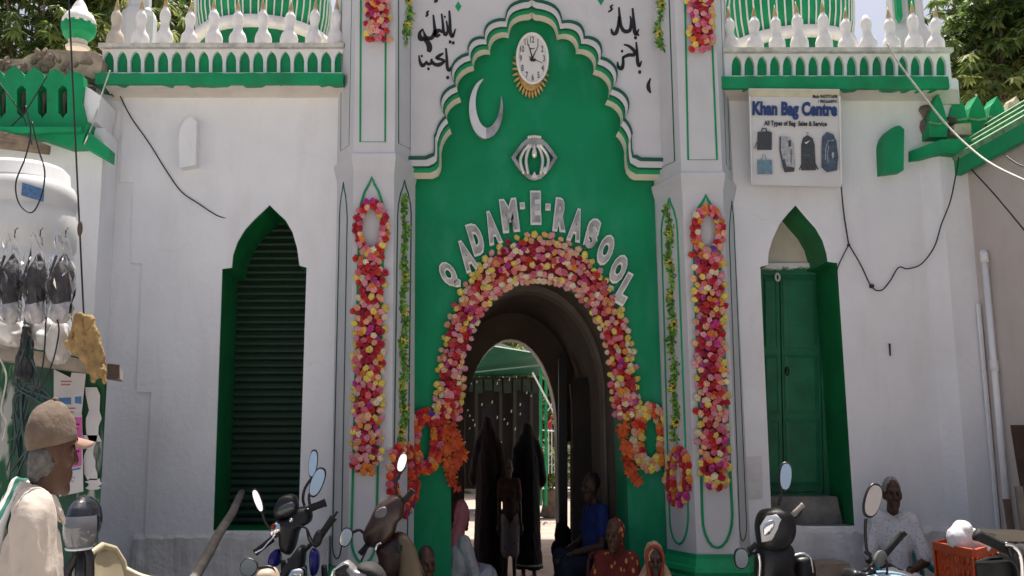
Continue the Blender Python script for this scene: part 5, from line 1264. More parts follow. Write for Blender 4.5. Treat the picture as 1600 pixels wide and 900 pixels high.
m = MB(); m.ell(U(859, 664, 12.9), (.05, .05, .09), nu=8, nv=6); m.ell(U(862, 652, 12.9), (.03, .03, .04), nu=8, nv=6); solo('red_lantern', m, mat('red_cloth', (.35, .02, .02), .7, .2), 'small red bundle on the garden railing', 'bundle')
cl = [U(r2.uniform(843, 868), r2.uniform(700, 752), 14 + r2.uniform(-.3, .3)) for _ in range(12)]
tree('leafy green bush by the sunlit path beyond the arch', (U(856, 760, 14).x, 14, 0), cl, 1500, .10, .03, 9, .3, .14)
cl = [U(r2.uniform(700, 900), r2.uniform(470, 740), r2.uniform(24, 30)) for _ in range(60)]
tree('dense dark tree closing the view beyond the courtyard', (U(800, 700, 27).x, 27, 0), cl, 6000, .5, .1, 10, .5, .9)
m = MB(); m.box(-4, 7, 32, 32.3, 0, 3.2); solo('courtyard_wall', m, BEIGE, 'cream boundary wall far behind the courtyard', 'wall')
m = MB(); a = U(968, 810, 1.3); m.cap_(U(961, 800, 1.3), .05, U(961, 772, 1.3), .032)
put('hanging_cloth', remesh(m, .012, 2, ns=.015, nscale=12), PLASTW, None); tag(bpy.data.objects['hanging_cloth'], 'limp white cloth hanging inside the right of the passage', 'cloth')
# ================================================================ PEOPLE
SKIN = mat('dark_brown_skin', (.072, .034, .020), .55, .12, 14, spec=.35); SKIN2 = mat('brown_skin', (.15, .075, .045), .55, .12, 14, spec=.35)
HAIRG = mat('grey_hair', (.11, .105, .10), .9, .4, 60); HAIRB = mat('black_hair', (.012, .011, .011), .6, .3, 40)
EYEM = mat('dark_eye', (.02, .015, .012), .2, .1, 10); EYEW = mat('eye_white', (.5, .48, .45), .3, .05, 10)
V = Vector
def head_prims(m, hc, yaw=0, k=1.0, tilt=0):
    Rz = Matrix.Rotation(yaw, 3, 'Z') @ Matrix.Rotation(tilt, 3, 'Y'); q = lambda x, y, z: hc + Rz @ V((x * k, y * k, z * k))
    m.ell(q(-.012, 0, .022), (.098 * k, .076 * k, .100 * k), Rz); m.ell(q(.022, 0, -.045), (.070 * k, .060 * k, .082 * k), Rz)
    m.cap_(q(.088, 0, .014), .009 * k, q(.112, 0, -.026), .015 * k); m.cap_(q(.094, -.016, -.03), .009 * k, q(.094, .016, -.03), .009 * k)
    m.cap_(q(.078, -.042, .030), .012 * k, q(.078, .042, .030), .012 * k); m.ell(q(.070, 0, -.105), (.026 * k, .030 * k, .022 * k), Rz)
    m.cap_(q(.087, -.022, -.062), .009 * k, q(.087, .022, -.062), .009 * k); m.cap_(q(.083, -.020, -.076), .010 * k, q(.083, .020, -.076), .010 * k)
    for s_ in (-1, 1):
        m.ell(q(-.008, s_ * .079, -.008), (.020 * k, .010 * k, .034 * k), Rz); m.ell(q(.055, s_ * .045, -.02), (.03 * k, .022 * k, .026 * k), Rz)
    return q
def hand_prims(m, wr, d, n, side, curl=.5):
    d = d.normalized(); n = (n - d * n.dot(d)).normalized(); s_ = d.cross(n) * side
    for i in range(4):
        kn = wr + d * (.088 - .006 * abs(i - 1.4)) + s_ * (i - 1.5) * .021; m.cap_(wr + d * .012 + s_ * (i - 1.5) * .012, .014, kn, .0115)
        L = (.042, .047, .044, .034)[i]; c = curl * (1 + .12 * i); p1 = kn + (d * math.cos(c) + n * math.sin(c)) * L; p2 = p1 + (d * math.cos(2 * c) + n * math.sin(2 * c)) * L * .8
        m.cap_(kn, .0105, p1, .0092); m.cap_(p1, .0092, p2, .0078)
    t0 = wr + d * .025 - s_ * .028; t1 = t0 + (d * .7 - s_ * .55 + n * .3) * .042; t2 = t1 + (d * .85 - s_ * .1 + n * .35) * .034
    m.cap_(t0, .014, t1, .0105); m.cap_(t1, .0105, t2, .008)
def human(name, label, base, yaw, J, skin, vox=.008, sq=SXQ, k=1.0, hands=True, group=None):
    Rz = Matrix.Rotation(yaw, 3, 'Z'); B = V(base)
    def xf(p):
        q = Rz @ V(p); return V((B.x + q.x * sq * k, B.y + q.y * k, B.z + q.z * k))
    root = thing(name, label, 'person', base, group); m = MB()
    q = head_prims(m, J['hc'], J.get('hy', 0), 1.0, J.get('ht', 0))
    m.cap_(J['neck'], .056, J['hc'] + V((-.015, 0, -.07)), .052)
    m.cap_(J['sh'][0], .055, J['sh'][1], .055); m.ell(J['chest'], (.105, .155, .16)); m.cap_(J['chest'], .11, J['pel'], .12); m.ell(J['pel'], (.12, .155, .12))
    for i in (0, 1):
        m.cap_(J['sh'][i], .052, J['el'][i], .040); m.cap_(J['el'][i], .039, J['wr'][i], .026)
        if hands:
            dd = J.get('hd', (J['wr'][0] - J['el'][0], J['wr'][1] - J['el'][1]))[i]; hand_prims(m, J['wr'][i], V(dd), V(J.get('hn', ((0, 0, -1), (0, 0, -1)))[i]), 1 if i == 0 else -1, J.get('curl', .5))
        m.cap_(J['hip'][i], .085, J['kn'][i], .055); m.cap_(J['kn'][i], .055, J['an'][i], .036); m.cap_(J['an'][i] + V((-.03, 0, -.03)), .034, J['an'][i] + V((.13, 0, -.055)), .024)
    put('body', remesh(m, vox, 3, .5, xf), skin, root)
    for s_ in (-1, 1):
        e = MB(); e.ell(q(.079, s_ * .033, .008), .0125, nu=8, nv=6); e.v = [xf(p) for p in e.v]; obj('eye', e, EYEM, root, smooth=True)
    def cloth(nm, fn, mt, v2=.010, ns=.006, nsc=9, lab=None, sm=3, kind=None):
        mm = MB(); fn(mm); return put(nm, remesh(mm, v2, sm, .5, xf, ns=ns, nscale=nsc), mt, root, label=lab)
    return root, cloth, q, xf
def stand(h=1.0): return dict(hc=V((.03, 0, 1.505)), neck=V((-.015, 0, 1.36)), chest=V((-.02, 0, 1.18)), pel=V((-.01, 0, .90)), sh=(V((-.03, -.165, 1.315)), V((-.03, .165, 1.315))), el=(V((-.02, -.225, 1.03)), V((-.02, .225, 1.03))), wr=(V((.05, -.235, .80)), V((.05, .235, .80))), hip=(V((0, -.085, .86)), V((0, .085, .86))), kn=(V((.02, -.09, .46)), V((.02, .09, .46))), an=(V((0, -.09, .075)), V((0, .09, .075))))
def sit(): return dict(hc=V((.03, 0, 1.165)), neck=V((-.03, 0, 1.02)), chest=V((-.03, 0, .85)), pel=V((-.02, 0, .56)), sh=(V((-.03, -.16, .965)), V((-.03, .16, .965))), el=(V((.03, -.25, .70)), V((.03, .25, .70))), wr=(V((.23, -.07, .66)), V((.25, .05, .64))), hip=(V((0, -.09, .54)), V((0, .09, .54))), kn=(V((.40, -.10, .58)), V((.42, .11, .52))), an=(V((.36, -.05, .10)), V((.40, .12, .075))))
def floor_sit(): return dict(hc=V((.04, 0, .78)), neck=V((-.03, 0, .64)), chest=V((-.04, 0, .46)), pel=V((-.02, 0, .16)), sh=(V((-.03, -.15, .585)), V((-.03, .15, .585))), el=(V((.06, -.22, .34)), V((.06, .22, .34))), wr=(V((.26, -.08, .30)), V((.26, .08, .28))), hip=(V((0, -.09, .14)), V((0, .09, .14))), kn=(V((.30, -.20, .30)), V((.30, .20, .30))), an=(V((.30, -.05, .07)), V((.32, .08, .07))))
def shirt_fn(J, long_=.75, loose=.0, to=None):
    def fn(m):
        m.cap_(J['sh'][0], .070 + loose, J['sh'][1], .070 + loose); m.ell(J['chest'], (.125 + loose, .178 + loose, .175)); m.cap_(J['chest'], .130 + loose, J['pel'], .142 + loose); m.ell(J['pel'], (.14 + loose, .178 + loose, .13))
        m.cap_(J['neck'] + V((-.02, 0, -.06)), .085, J['neck'] + V((-.005, 0, -.02)), .064)
        for i in (0, 1): m.cap_(J['sh'][i], .070 + loose, J['sh'][i].lerp(J['el'][i], long_), .064 + loose)
    return fn
def legs_fn(J, r=(.115, .085, .07), skirt=False):
    def fn(m):
        m.ell(J['pel'], (.15, .185, .12))
        for i in (0, 1): m.cap_(J['hip'][i], r[0], J['kn'][i], r[1]); m.cap_(J['kn'][i], r[1], J['an'][i] + V((0, 0, .06)), r[2])
        if skirt:
            for t in (.2, .5, .8, 1): m.cap_(J['hip'][0].lerp(J['kn'][0], t), r[1], J['hip'][1].lerp(J['kn'][1], t), r[1]); m.cap_(J['kn'][0].lerp(J['an'][0], t * .8), r[2], J['kn'][1].lerp(J['an'][1], t * .8), r[2])
    return fn
random.seed(3)
# ---- man in the cap, near the camera at the left
J = stand(); J['hc'] = V((.055, 0, 1.497)); J['neck'] = V((-.01, 0, 1.355)); J['ht'] = R(4); J['hy'] = R(10)
xb = U(60, 760, -5.0).x
root, cloth, q, xf = human('person', 'man in a tan cap and cream shirt with a striped towel over his shoulder', (xb, -5.0, 0), R(46), J, SKIN, .006, .50)
CREAM = mat('cream_shirt_cloth', (.47, .41, .355), .85, .06, 10, .12, 60); CAPM = mat('tan_cap_cloth', (.13, .095, .07), .9, .2, 16, .3, 40); BRIM = mat('pink_tan_brim', (.27, .17, .13), .85, .06, 14)
s_ = cloth('shirt', shirt_fn(J, .8, .014), CREAM, .007, .011, 11)
def collar(m):
    for i in range(12):
        a = 2 * math.pi * i / 12; b = 2 * math.pi * (i + 1) / 12; f = lambda a_, z, r_: V((.0 + r_ * 1.0 * math.cos(a_), r_ * math.sin(a_), z + .022 * -math.cos(a_)))
        m.cap_(f(a, 1.385, .074), .010, f(b, 1.385, .074), .010); m.cap_(f(a, 1.362, .083), .010, f(b, 1.362, .083), .010); m.cap_(f(a, 1.375, .079), .010, f(b, 1.375, .079), .010)
    for s2 in (-1, 1): m.cap_(V((.075, s2 * .03, 1.355)), .014, V((.112, s2 * .055, 1.30)), .009); m.cap_(V((.06, s2 * .055, 1.355)), .014, V((.10, s2 * .07, 1.315)), .009)
cloth('collar', collar, CREAM, .006, .003, 12)
def cuff_seam(m):
    p0 = J['sh'][0]
    for i in range(14): a = 2 * math.pi * i / 14; b = 2 * math.pi * (i + 1) / 14; m.cap_(p0 + V((.083 * math.cos(a), -.0 + .012 * math.sin(a * 2), .083 * math.sin(a))), .006, p0 + V((.083 * math.cos(b), .012 * math.sin(b * 2), .083 * math.sin(b))), .006)
cloth('shoulder_seam', cuff_seam, CREAM, .005, 0)
def cap_crown(m): m.ell(q(-.018, 0, .060), (.108, .088, .076), Matrix.Rotation(R(-10), 3, 'Y')); m.ell(q(-.050, 0, .020), (.078, .087, .060)); m.cap_(q(-.09, -.03, -.01), .03, q(-.09, .03, -.01), .03)
cm = MB(); v = []; NT, NP = 9, 36
for t in range(NT + 1):
    for j in range(NP):
        ph = 2 * math.pi * j / NP; th = (t / NT) * R(90 + 30 * (1 - math.cos(ph)) / 2); cr = 1 + .030 * abs(math.sin(3 * ph)) + .022 * noise.noise(V((math.cos(ph) * 3, math.sin(ph) * 3, t * .9))) + .012 * math.sin(ph * 5 + t * 1.7) + .01 * math.sin(ph * 9 - t)
        v.append(xf(q(-.016 + .113 * cr * math.sin(th) * math.cos(ph), .092 * cr * math.sin(th) * math.sin(ph), .034 + .094 * cr * math.cos(th))))
ff = [(t * NP + j, t * NP + (j + 1) % NP, (t + 1) * NP + (j + 1) % NP, (t + 1) * NP + j) for t in range(NT) for j in range(NP)]
cm.add(v, [tuple(reversed(f_)) for f_ in ff]); co_ = xf(q(-.016, 0, .034)); cm.add([co_ + (p - co_) * .965 for p in v], ff); k0 = NT * NP; n0 = len(v)
cm.f += [(k0 + j, n0 + k0 + j, n0 + k0 + (j + 1) % NP, k0 + (j + 1) % NP) for j in range(NP)]; cm.m += [0] * NP
obj('cap', cm, CAPM, root, smooth=True); cm = MB(); cm.ell(xf(q(-.016, 0, .131)), .010, nu=8, nv=5); obj('cap_button', cm, CAPM, root, smooth=True)
bm_ = MB(); v = []
for dz in (0, -.007):
    for i in range(7):
        for j in range(13):
            u_ = i / 6; w_ = -1 + j / 6; v.append(xf(q(.055 + .045 * math.sqrt(max(0, 1 - .8 * w_ * w_)) + .088 * u_ * math.sqrt(max(.0, 1 - .75 * w_ * w_)), .086 * w_ * (1 - .16 * u_), .040 - .020 * w_ * w_ - .006 * u_ + dz)))
f1 = [(i * 13 + j, (i + 1) * 13 + j, (i + 1) * 13 + j + 1, i * 13 + j + 1) for i in range(6) for j in range(12)]
bm_.add(v, f1 + [tuple(91 + k_ for k_ in reversed(f_)) for f_ in f1] + [(78 + j, 91 + 78 + j, 91 + 79 + j, 79 + j) for j in range(12)] + [(i * 13 + e_, 91 + i * 13 + e_, 91 + (i + 1) * 13 + e_, (i + 1) * 13 + e_) for i in range(6) for e_ in (0, 12)])
obj('cap_brim', bm_, BRIM, root, smooth=True)
def hair(m): m.ell(q(-.046, 0, -.030), (.060, .074, .055)); m.ell(q(-.070, 0, -.065), (.030, .052, .032))
cloth('hair', hair, HAIRG, .006, .004, 40)
TOWEL = pattern('green_white_striped_cloth', (.60, .60, .56), (.02, .13, .10), 9, .5, .9, (1, .6, .3), 'X')
def towel(m):
    P = [V((.06, .13, 1.26)), V((.0, .12, 1.375)), V((-.08, .10, 1.40)), V((-.135, .07, 1.33)), V((-.165, .05, 1.20)), V((-.18, .04, 1.05)), V((-.19, .04, .92))]
    for a, b in zip(P, P[1:]):
        for o in (-.10, -.05, 0, .05, .10): m.cap_(a + V((0, o, -abs(o) * .3)), .024, b + V((0, o, -abs(o) * .3)), .024)
cloth('towel', towel, TOWEL, .007, .012, 10)
cloth('trousers', legs_fn(J), mat('grey_trouser_cloth', (.12, .12, .13), .9, .1, 10), .012)
# ---- old man on the turquoise chair
J = sit(); J['hy'] = R(4); xb = U(1410, 800, -.5).x
root, cloth, q, xf = human('person', 'old man in a white patterned kurta sitting on the turquoise chair', (xb, -.35, 0), R(-113), J, SKIN, .006, .70)
KUR = pattern('white_sprigged_cloth', (.33, .32, .36), (.60, .59, .60), 46, .26, .9, (1.4, 1.0, 1))
cloth('kurta', shirt_fn(J, .85, .006), KUR, .008, .010, 9); cloth('lungi', legs_fn(J, (.12, .10, .085), True), KUR, .009, .014, 7)
def hair2(m): m.ell(q(-.026, 0, .041), (.0945, .082, .089)); m.ell(q(-.05, 0, -.01), (.058, .082, .05))
cloth('hair', hair2, mat('short_white_hair', (.27, .265, .26), .9, .5, 70), .006, .003, 40)
def watch(m):
    w0 = J['wr'][1].lerp(J['el'][1], .12)
    for i in range(8): a = 2 * math.pi * i / 8; b = 2 * math.pi * (i + 1) / 8; m.cap_(w0 + V((.0, .03 * math.cos(a), .03 * math.sin(a))), .008, w0 + V((0, .03 * math.cos(b), .03 * math.sin(b))), .008)
cloth('wristband', watch, BLACKR, .005, 0)
# ---- woman in the orange patterned sari
def veil_fn(J, q, full=True, k=1.0):
    def fn(m):
        m.ell(q(-.028, 0, .018), (.104, .094, .118)); m.cap_(q(-.06, 0, -.05), .075, J['neck'] + V((-.05, 0, -.02)), .10)
        m.cap_(J['sh'][0], .08, J['sh'][1], .08)
        for s2 in (0, 1): m.cap_(q(-.02, (-1 if s2 == 0 else 1) * .075, -.05), .03, J['sh'][s2] + V((.04, 0, -.02)), .06); m.cap_(J['sh'][s2], .075, J['el'][s2], .075)
        m.cap_(J['chest'], .14, J['pel'], .16)
    return fn
SARI = pattern('orange_printed_sari', (.50, .22, .06), (.12, .014, .010), 15, .27, .85, (2.0, 1.4, .9))
J = floor_sit(); J['hy'] = R(-8)
root, cloth, q, xf = human('person', 'woman in a dark red sari printed with orange leaves sitting below the right pier', (U(961, 840, -.25).x, -.25, .085), R(-118), J, SKIN, .008, .72)
def sari(m):
    m.ell(q(-.04, 0, .02), (.094, .088, .108)); m.cap_(q(-.065, 0, -.05), .06, J['neck'] + V((-.05, 0, -.02)), .09); shirt_fn(J, 1.0, .012)(m); legs_fn(J, (.13, .11, .09), True)(m)
cloth('sari', sari, SARI, .009, .014, 9)
J = floor_sit(); J['hy'] = R(10)
root, cloth, q, xf = human('person', 'woman in a sand coloured headscarf crouching beside the right tower base', (U(1026, 880, -.6).x, -.55, -.06), R(-112), J, SKIN, .008, .72)
SAND = mat('sand_scarf_cloth', (.42, .27, .17), .9, .15, 12, .2, 40); RUST = mat('rust_cloth', (.28, .06, .03), .9, .2, 14)
cloth('headscarf', veil_fn(J, q), SAND, .009, .012, 10)
def under(m):
    Rz = Matrix.Rotation(J['hy'], 3, 'Z')
    for i in range(10):
        a = math.pi * i / 9; b = math.pi * (i + 1) / 9
        m.cap_(q(.05, .078 * math.cos(a), .02 + .082 * math.sin(a)), .016, q(.05, .078 * math.cos(b) if i < 9 else -.078, .02 + .082 * math.sin(b)), .016)
    m.cap_(q(.05, .078, .02), .016, q(.04, .05, -.12), .02); m.cap_(q(.05, -.078, .02), .016, q(.04, -.05, -.12), .02)
cloth('scarf_border', under, RUST, .006, .002); cloth('dress', legs_fn(J, (.13, .11, .09), True), RUST, .011, .014, 8)
# ---- man in the blue shirt on a maroon chair inside the passage
J = sit(); J['wr'] = (V((.36, -.10, .62)), V((.30, .10, .64))); J['hn'] = ((0, 0, -1), (0, 0, -1))
root, cloth, q, xf = human('person', 'man in a blue shirt sitting on the maroon chair in the shaded passage', (U(928, 840, .9).x, .9, .0), R(196), J, SKIN, .009, .72)
BLUE = mat('blue_shirt_cloth', (.014, .032, .15), .85, .2, 10); cloth('shirt', shirt_fn(J, .55, .008), BLUE, .009, .012, 8); cloth('trousers', legs_fn(J), mat('navy_trouser_cloth', (.012, .014, .03), .9, .2, 10), .010)
cloth('hair', lambda m: m.ell(q(-.03, 0, .045), (.092, .080, .085)), HAIRB, .008, .003, 30)
# ---- woman in the pink scarf, sitting inside the left pier
J = floor_sit(); J['hc'] = V((.06, 0, .80))
root, cloth, q, xf = human('person', 'woman in a pink scarf and grey dress sitting inside the left side of the entrance', (U(716, 860, .75).x, .75, .13), R(40), J, SKIN2, .009, .70)
PINKC = mat('pink_scarf_cloth', (.46, .15, .19), .9, .14, 10, .2, 40); GREYC = pattern('grey_sprigged_dress', (.30, .31, .33), (.5, .5, .52), 20, .22, .9)
def pinkveil(m):
    m.ell(q(-.025, 0, .018), (.106, .096, .118)); m.cap_(q(-.05, 0, -.05), .08, J['neck'] + V((-.03, 0, -.03)), .10)
    for o in (-.08, -.03, .02): m.cap_(J['neck'] + V((.02, o, -.02)), .05, J['chest'] + V((.16, o, -.02)), .045); m.cap_(J['chest'] + V((.16, o, -.02)), .05, V((.36, o, .26)), .055); m.cap_(V((.36, o, .26)), .07, V((.46, o, .06)), .06)
cloth('scarf', pinkveil, PINKC, .009, .012, 10); cloth('dress', lambda m: (shirt_fn(J, 1, .01)(m), legs_fn(J, (.13, .11, .09), True)(m)), GREYC, .010, .012, 8)
# ---- dark figures crossing the passage
def robe_fn(J, q, hem=.06, w0=.19, w1=.27):
    def fn(m):
        m.ell(q(-.02, 0, .018), (.106, .094, .12)); m.cap_(q(-.025, 0, -.02), .10, J['neck'] + V((-.02, 0, -.10)), .15); m.cap_(q(-.035, .05, -.02), .06, J['sh'][1], .085); m.cap_(q(-.035, -.05, -.02), .06, J['sh'][0], .085); m.cap_(J['sh'][0], .085, J['sh'][1], .085)
        m.cap_(J['chest'], w0, J['pel'], w0 + .01); m.cap_(J['pel'], w0 + .01, V((0, 0, hem + .2)), w1 - .02); m.lathe([(w1 - .02, .3), (w1, .12), (w1 + .01, hem)], n=18)
        for i in (0, 1): m.cap_(J['sh'][i], .08, J['el'][i], .08); m.cap_(J['el'][i], .08, J['wr'][i], .07)
    return fn
MAR = mat('maroon_black_robe', (.014, .005, .005), .9, .2, 8); BLK = mat('black_robe', (.005, .005, .0055), .9, .2, 8)
J = stand(); J['wr'] = (V((.16, -.16, .98)), V((.16, .16, .98)))
root, cloth, q, xf = human('person', 'veiled woman in a long maroon black robe standing left in the back arch', (U(763, 800, 3.75).x, 3.75, 0), R(78), J, SKIN2, .010, .62, 1.13)
cloth('robe', robe_fn(J, q), MAR, .012, .014, 6)
J = stand(); J['wr'] = (V((.14, -.17, .96)), V((.14, .17, .96)))
root, cloth, q, xf = human('person', 'veiled woman in a black robe standing right of the child in the back arch', (U(825, 800, 3.95).x, 3.95, 0), R(100), J, SKIN2, .010, .66, 1.10)
cloth('robe', robe_fn(J, q, .14, .185, .22), BLK, .012, .014, 6)
def hem(m):
    for i in range(16): a = 2 * math.pi * i / 16; b = 2 * math.pi * (i + 1) / 16; m.cap_(V((.222 * math.cos(a), .222 * math.sin(a), .17)), .012, V((.222 * math.cos(b), .222 * math.sin(b), .17)), .012)
cloth('pale_hem', hem, mat('grey_lace', (.28, .28, .28), .9, .3, 60), .008, 0)
J = stand(); xb = U(796, 800, 3.5).x
root, cloth, q, xf = human('person', 'child in a brown top and patterned shorts between the two robed women', (xb, 3.5, 0), R(-92), J, SKIN, .009, .62, .84)
cloth('top', shirt_fn(J, .6, .01), mat('brown_red_top', (.05, .02, .016), .9, .4, 18), .010); PAT = pattern('patterned_short_cloth', (.10, .09, .10), (.24, .20, .20), 20, .25, .9)
def shorts(m):
    m.ell(J['pel'], (.15, .185, .12))
    for i in (0, 1): m.cap_(J['hip'][i], .12, J['kn'][i] + V((0, 0, .0)), .11)
cloth('shorts', shorts, PAT, .010); cloth('hair', lambda m: m.ell(q(-.03, 0, .045), (.092, .082, .085)), HAIRB, .008, .003, 30)
# ---- dark seated figure by the brown scooter
J = floor_sit()
root, cloth, q, xf = human('person', 'person in dark brown clothes sitting low between the brown scooter and the green pier', (U(665, 890, -.55).x, -.5, -.09), R(-70), J, SKIN, .009, .72)
cloth('clothes', lambda m: (shirt_fn(J, 1, .01)(m), legs_fn(J, (.13, .11, .09), True)(m)), mat('dark_brown_cloth', (.05, .028, .022), .9, .3, 10), .011, .012); cloth('hair', lambda m: m.ell(q(-.03, 0, .04), (.094, .083, .09)), HAIRB, .008, .004, 30)
# black bundle by the door post
m = MB(); c = U(879, 838, 2.2); m.ell(c, (.075, .12, .15)); m.ell(c + V((-.03, -.05, -.13)), (.08, .12, .12)); m.cap_(c, .07, V((c.x, 2.2, .1)), .1)
put('black_sack', remesh(m, .012, 2, ns=.02, nscale=8), BLK, None); tag(bpy.data.objects['black_sack'], 'black cloth sack slumped against the dark door post', 'sack')
# ================================================================ CHAIRS
def plastic_chair(label, base, yaw, mt, k=1.0, sq=.72, group='plastic chairs'):
    t = thing('plastic_chair', label, 'chair', base, group); Rz = Matrix.Rotation(yaw, 3, 'Z'); B = V(base)
    xf = lambda p: V((B.x + (Rz @ V(p)).x * sq * k, B.y + (Rz @ V(p)).y * k, B.z + p[2] * k))
    def o(nm, m, sm=True): m.v = [xf(p) for p in m.v]; return obj(nm, m, mt, t, smooth=sm)
    m = MB(); n = 8; v = [((.24 - .48 * i / n), (.22 - .44 * j / n) * (1 - .08 * i / n), .43 - .02 * math.sin(math.pi * i / n) - .015 * math.sin(math.pi * j / n)) for i in range(n + 1) for j in range(n + 1)]
    f = [(i * (n + 1) + j, i * (n + 1) + j + 1, (i + 1) * (n + 1) + j + 1, (i + 1) * (n + 1) + j) for i in range(n) for j in range(n)]
    m.add(v, f); m.add([(a, b, c_ - .02) for a, b, c_ in v], [tuple(reversed(q_)) for q_ in f]); o('seat', m)
    bx = lambda z: -.23 - (z - .43) * .28
    m = MB(); m.tube([(bx(.42), -.20, .42), (bx(.6), -.21, .6), (bx(.76), -.19, .76), (bx(.84), -.12, .84), (bx(.87), 0, .87), (bx(.84), .12, .84), (bx(.76), .19, .76), (bx(.6), .21, .6), (bx(.42), .20, .42)], .022, 7); o('back_frame', m)
    m = MB(); v = []
    for i in range(9):
        z = .50 + .34 * i / 8; hw = .17 * math.sqrt(max(.1, 1 - max(0, (z - .66) / .2) ** 2))
        for j in range(7): y = -hw + 2 * hw * j / 6; v.append((bx(z) - .02 * math.cos(math.pi * (j - 3) / 6) + .0, y, z))
    f = [(i * 7 + j, i * 7 + j + 1, (i + 1) * 7 + j + 1, (i + 1) * 7 + j) for i in range(8) for j in range(6)]
    m.add(v, f); m.add([(a + .012, b, c_) for a, b, c_ in v], [tuple(reversed(q_)) for q_ in f]); o('backrest', m)
    for s2 in (-1, 1):
        m = MB(); P = interp([(bx(.70), s2 * .205, .70), (-.18, s2 * .24, .655), (.0, s2 * .255, .64), (.16, s2 * .255, .635), (.23, s2 * .245, .60)], 4)
        for dz in (0, .016): m.tube([p + V((0, 0, dz)) for p in P], .022, 6)
        o('armrest', m)
        m = MB(); m.tube([(.23, s2 * .245, .60), (.24, s2 * .22, .43), (.27, s2 * .24, 0)], [.022, .024, .020], 7); o('leg', m); m = MB(); m.tube([(-.22, s2 * .2, .45), (-.29, s2 * .22, 0)], [.024, .02], 7); o('leg', m)
    return t
CRM = mat('cream_plastic', (.48, .41, .28), .4, .08, 6); TURQ = mat('turquoise_plastic', (.03, .24, .23), .4, .1, 6); MARP = mat('maroon_plastic', (.12, .022, .018), .45, .15, 6)
plastic_chair('cream plastic armchair in front of the left wing wall', (U(226, 890, -1.75).x, -1.75, 0), R(-16), CRM, 1.06, .80)
plastic_chair('turquoise plastic armchair under the old man', (U(1410, 870, -.35).x, -.36, 0), R(-113), TURQ, 1.0, .70)
plastic_chair('maroon plastic armchair under the man in blue', (U(932, 870, .9).x, .9, 0), R(196), MARP, 1.0, .72)
# ================================================================ VEHICLES
def puff(nm, pts, Y, dp, mt, par, n=3, slope=0, lab=None):
    P = [V((p[0], p[1], 0)) for p in pts]; k = len(P); Q = []
    for i in range(k):
        p0, p1, p2, p3 = P[i - 1], P[i], P[(i + 1) % k], P[(i + 2) % k]
        for j in range(n):
            t = j / n; Q.append(.5 * ((2 * p1) + (p2 - p0) * t + (2 * p0 - 5 * p1 + 4 * p2 - p3) * t * t + (3 * p1 - p0 - 3 * p2 + p3) * t ** 3))
    c = sum(Q, V()) / len(Q); m = MB(); v = []; K = len(Q); zc = U(c.x, c.y, Y).z
    for s2, d in ((.38, -.54), (.68, -.5), (.88, -.42), (.97, -.24), (1, 0), (.97, .24), (.88, .42), (.68, .5)):
        for p in Q:
            x, y = c.x + (p.x - c.x) * s2, c.y + (p.y - c.y) * s2; w_ = U(x, y, Y); w_.y += d * dp + (w_.z - zc) * slope; v.append(w_)
    R_ = 8; f = [(r_ * K + i, r_ * K + (i + 1) % K, (r_ + 1) * K + (i + 1) % K, (r_ + 1) * K + i) for r_ in range(R_ - 1) for i in range(K)]
    w_ = U(c.x, c.y, Y); w_.y -= dp * .555; v.append(w_); f += [((i + 1) % K, i, R_ * K) for i in range(K)] + [tuple(range((R_ - 1) * K, R_ * K))]
    f = [q_ if len(q_) == 4 else q_ for q_ in f]
    m.add(v, [tuple(reversed(q_)) for q_ in f]); return obj(nm, m, mt, par, smooth=True, label=lab)
def mirror(par, px, py, rx, ry, ang, Y, stem, lab=None, up=.085, yawk=0.0, shape=2.5):
    pts = []
    for i in range(24):
        a = 2 * math.pi * i / 24; ca, sa = math.cos(a), math.sin(a); x = rx * abs(ca) ** (2 / shape) * (1 if ca > 0 else -1) * (1 - .12 * (sa > 0) * sa); y = ry * abs(sa) ** (2 / shape) * (1 if sa > 0 else -1)
        t = R(ang); pts.append((px + x * math.cos(t) - y * math.sin(t), py + x * math.sin(t) + y * math.cos(t)))
    c = U(px, py, Y); m = MB(); v = []
    for s2, d in ((1, -.010), (1.08, -.004), (1.08, .008), (.8, .03), (.3, .042)):
        for x, y in pts: w_ = U(px + (x - px) * s2, py + (y - py) * s2, Y); w_.y += d + (w_.z - c.z) * up + (w_.x - c.x) * yawk; v.append(w_)
    m.add(v, [(r_ * 24 + i, (r_ + 1) * 24 + i, (r_ + 1) * 24 + (i + 1) % 24, r_ * 24 + (i + 1) % 24) for r_ in range(4) for i in range(24)] + [tuple(range(24)), tuple(reversed(range(96, 120)))])
    mi = obj('mirror', m, BLACKP, par, smooth=True, label=lab)
    m = MB(); v = []
    for x, y in pts: w_ = U(px + (x - px) * .94, py + (y - py) * .94, Y); w_.y += -.014 + (w_.z - c.z) * up + (w_.x - c.x) * yawk; v.append(w_)
    m.add(v, [tuple(reversed(range(24)))]); obj('mirror_glass', m, MIRROR, mi)
    m = MB(); m.tube(interp([U(x, y, Y + .03) for x, y in stem], 4), .009, 6); obj('mirror_stem', m, BLACKP, par, smooth=True)
def grip(par, a, b, r, Y, mt=None, nm='grip', dy=0): m = MB(); A = U(*a, Y); B = U(*b, Y + dy); m.tube([A, A.lerp(B, .04), A.lerp(B, .5), A.lerp(B, .92), B], [r * .8, r, r * .92, r, r * 1.15], 9); return obj(nm, m, mt or BLACKR, par, smooth=True)
def bar(par, pts, r, Y, mt=None, nm='handlebar'): m = MB(); m.tube(interp([U(x, y, Y) for x, y in pts], 4), r, 7); return obj(nm, m, mt or BLACKP, par, smooth=True)
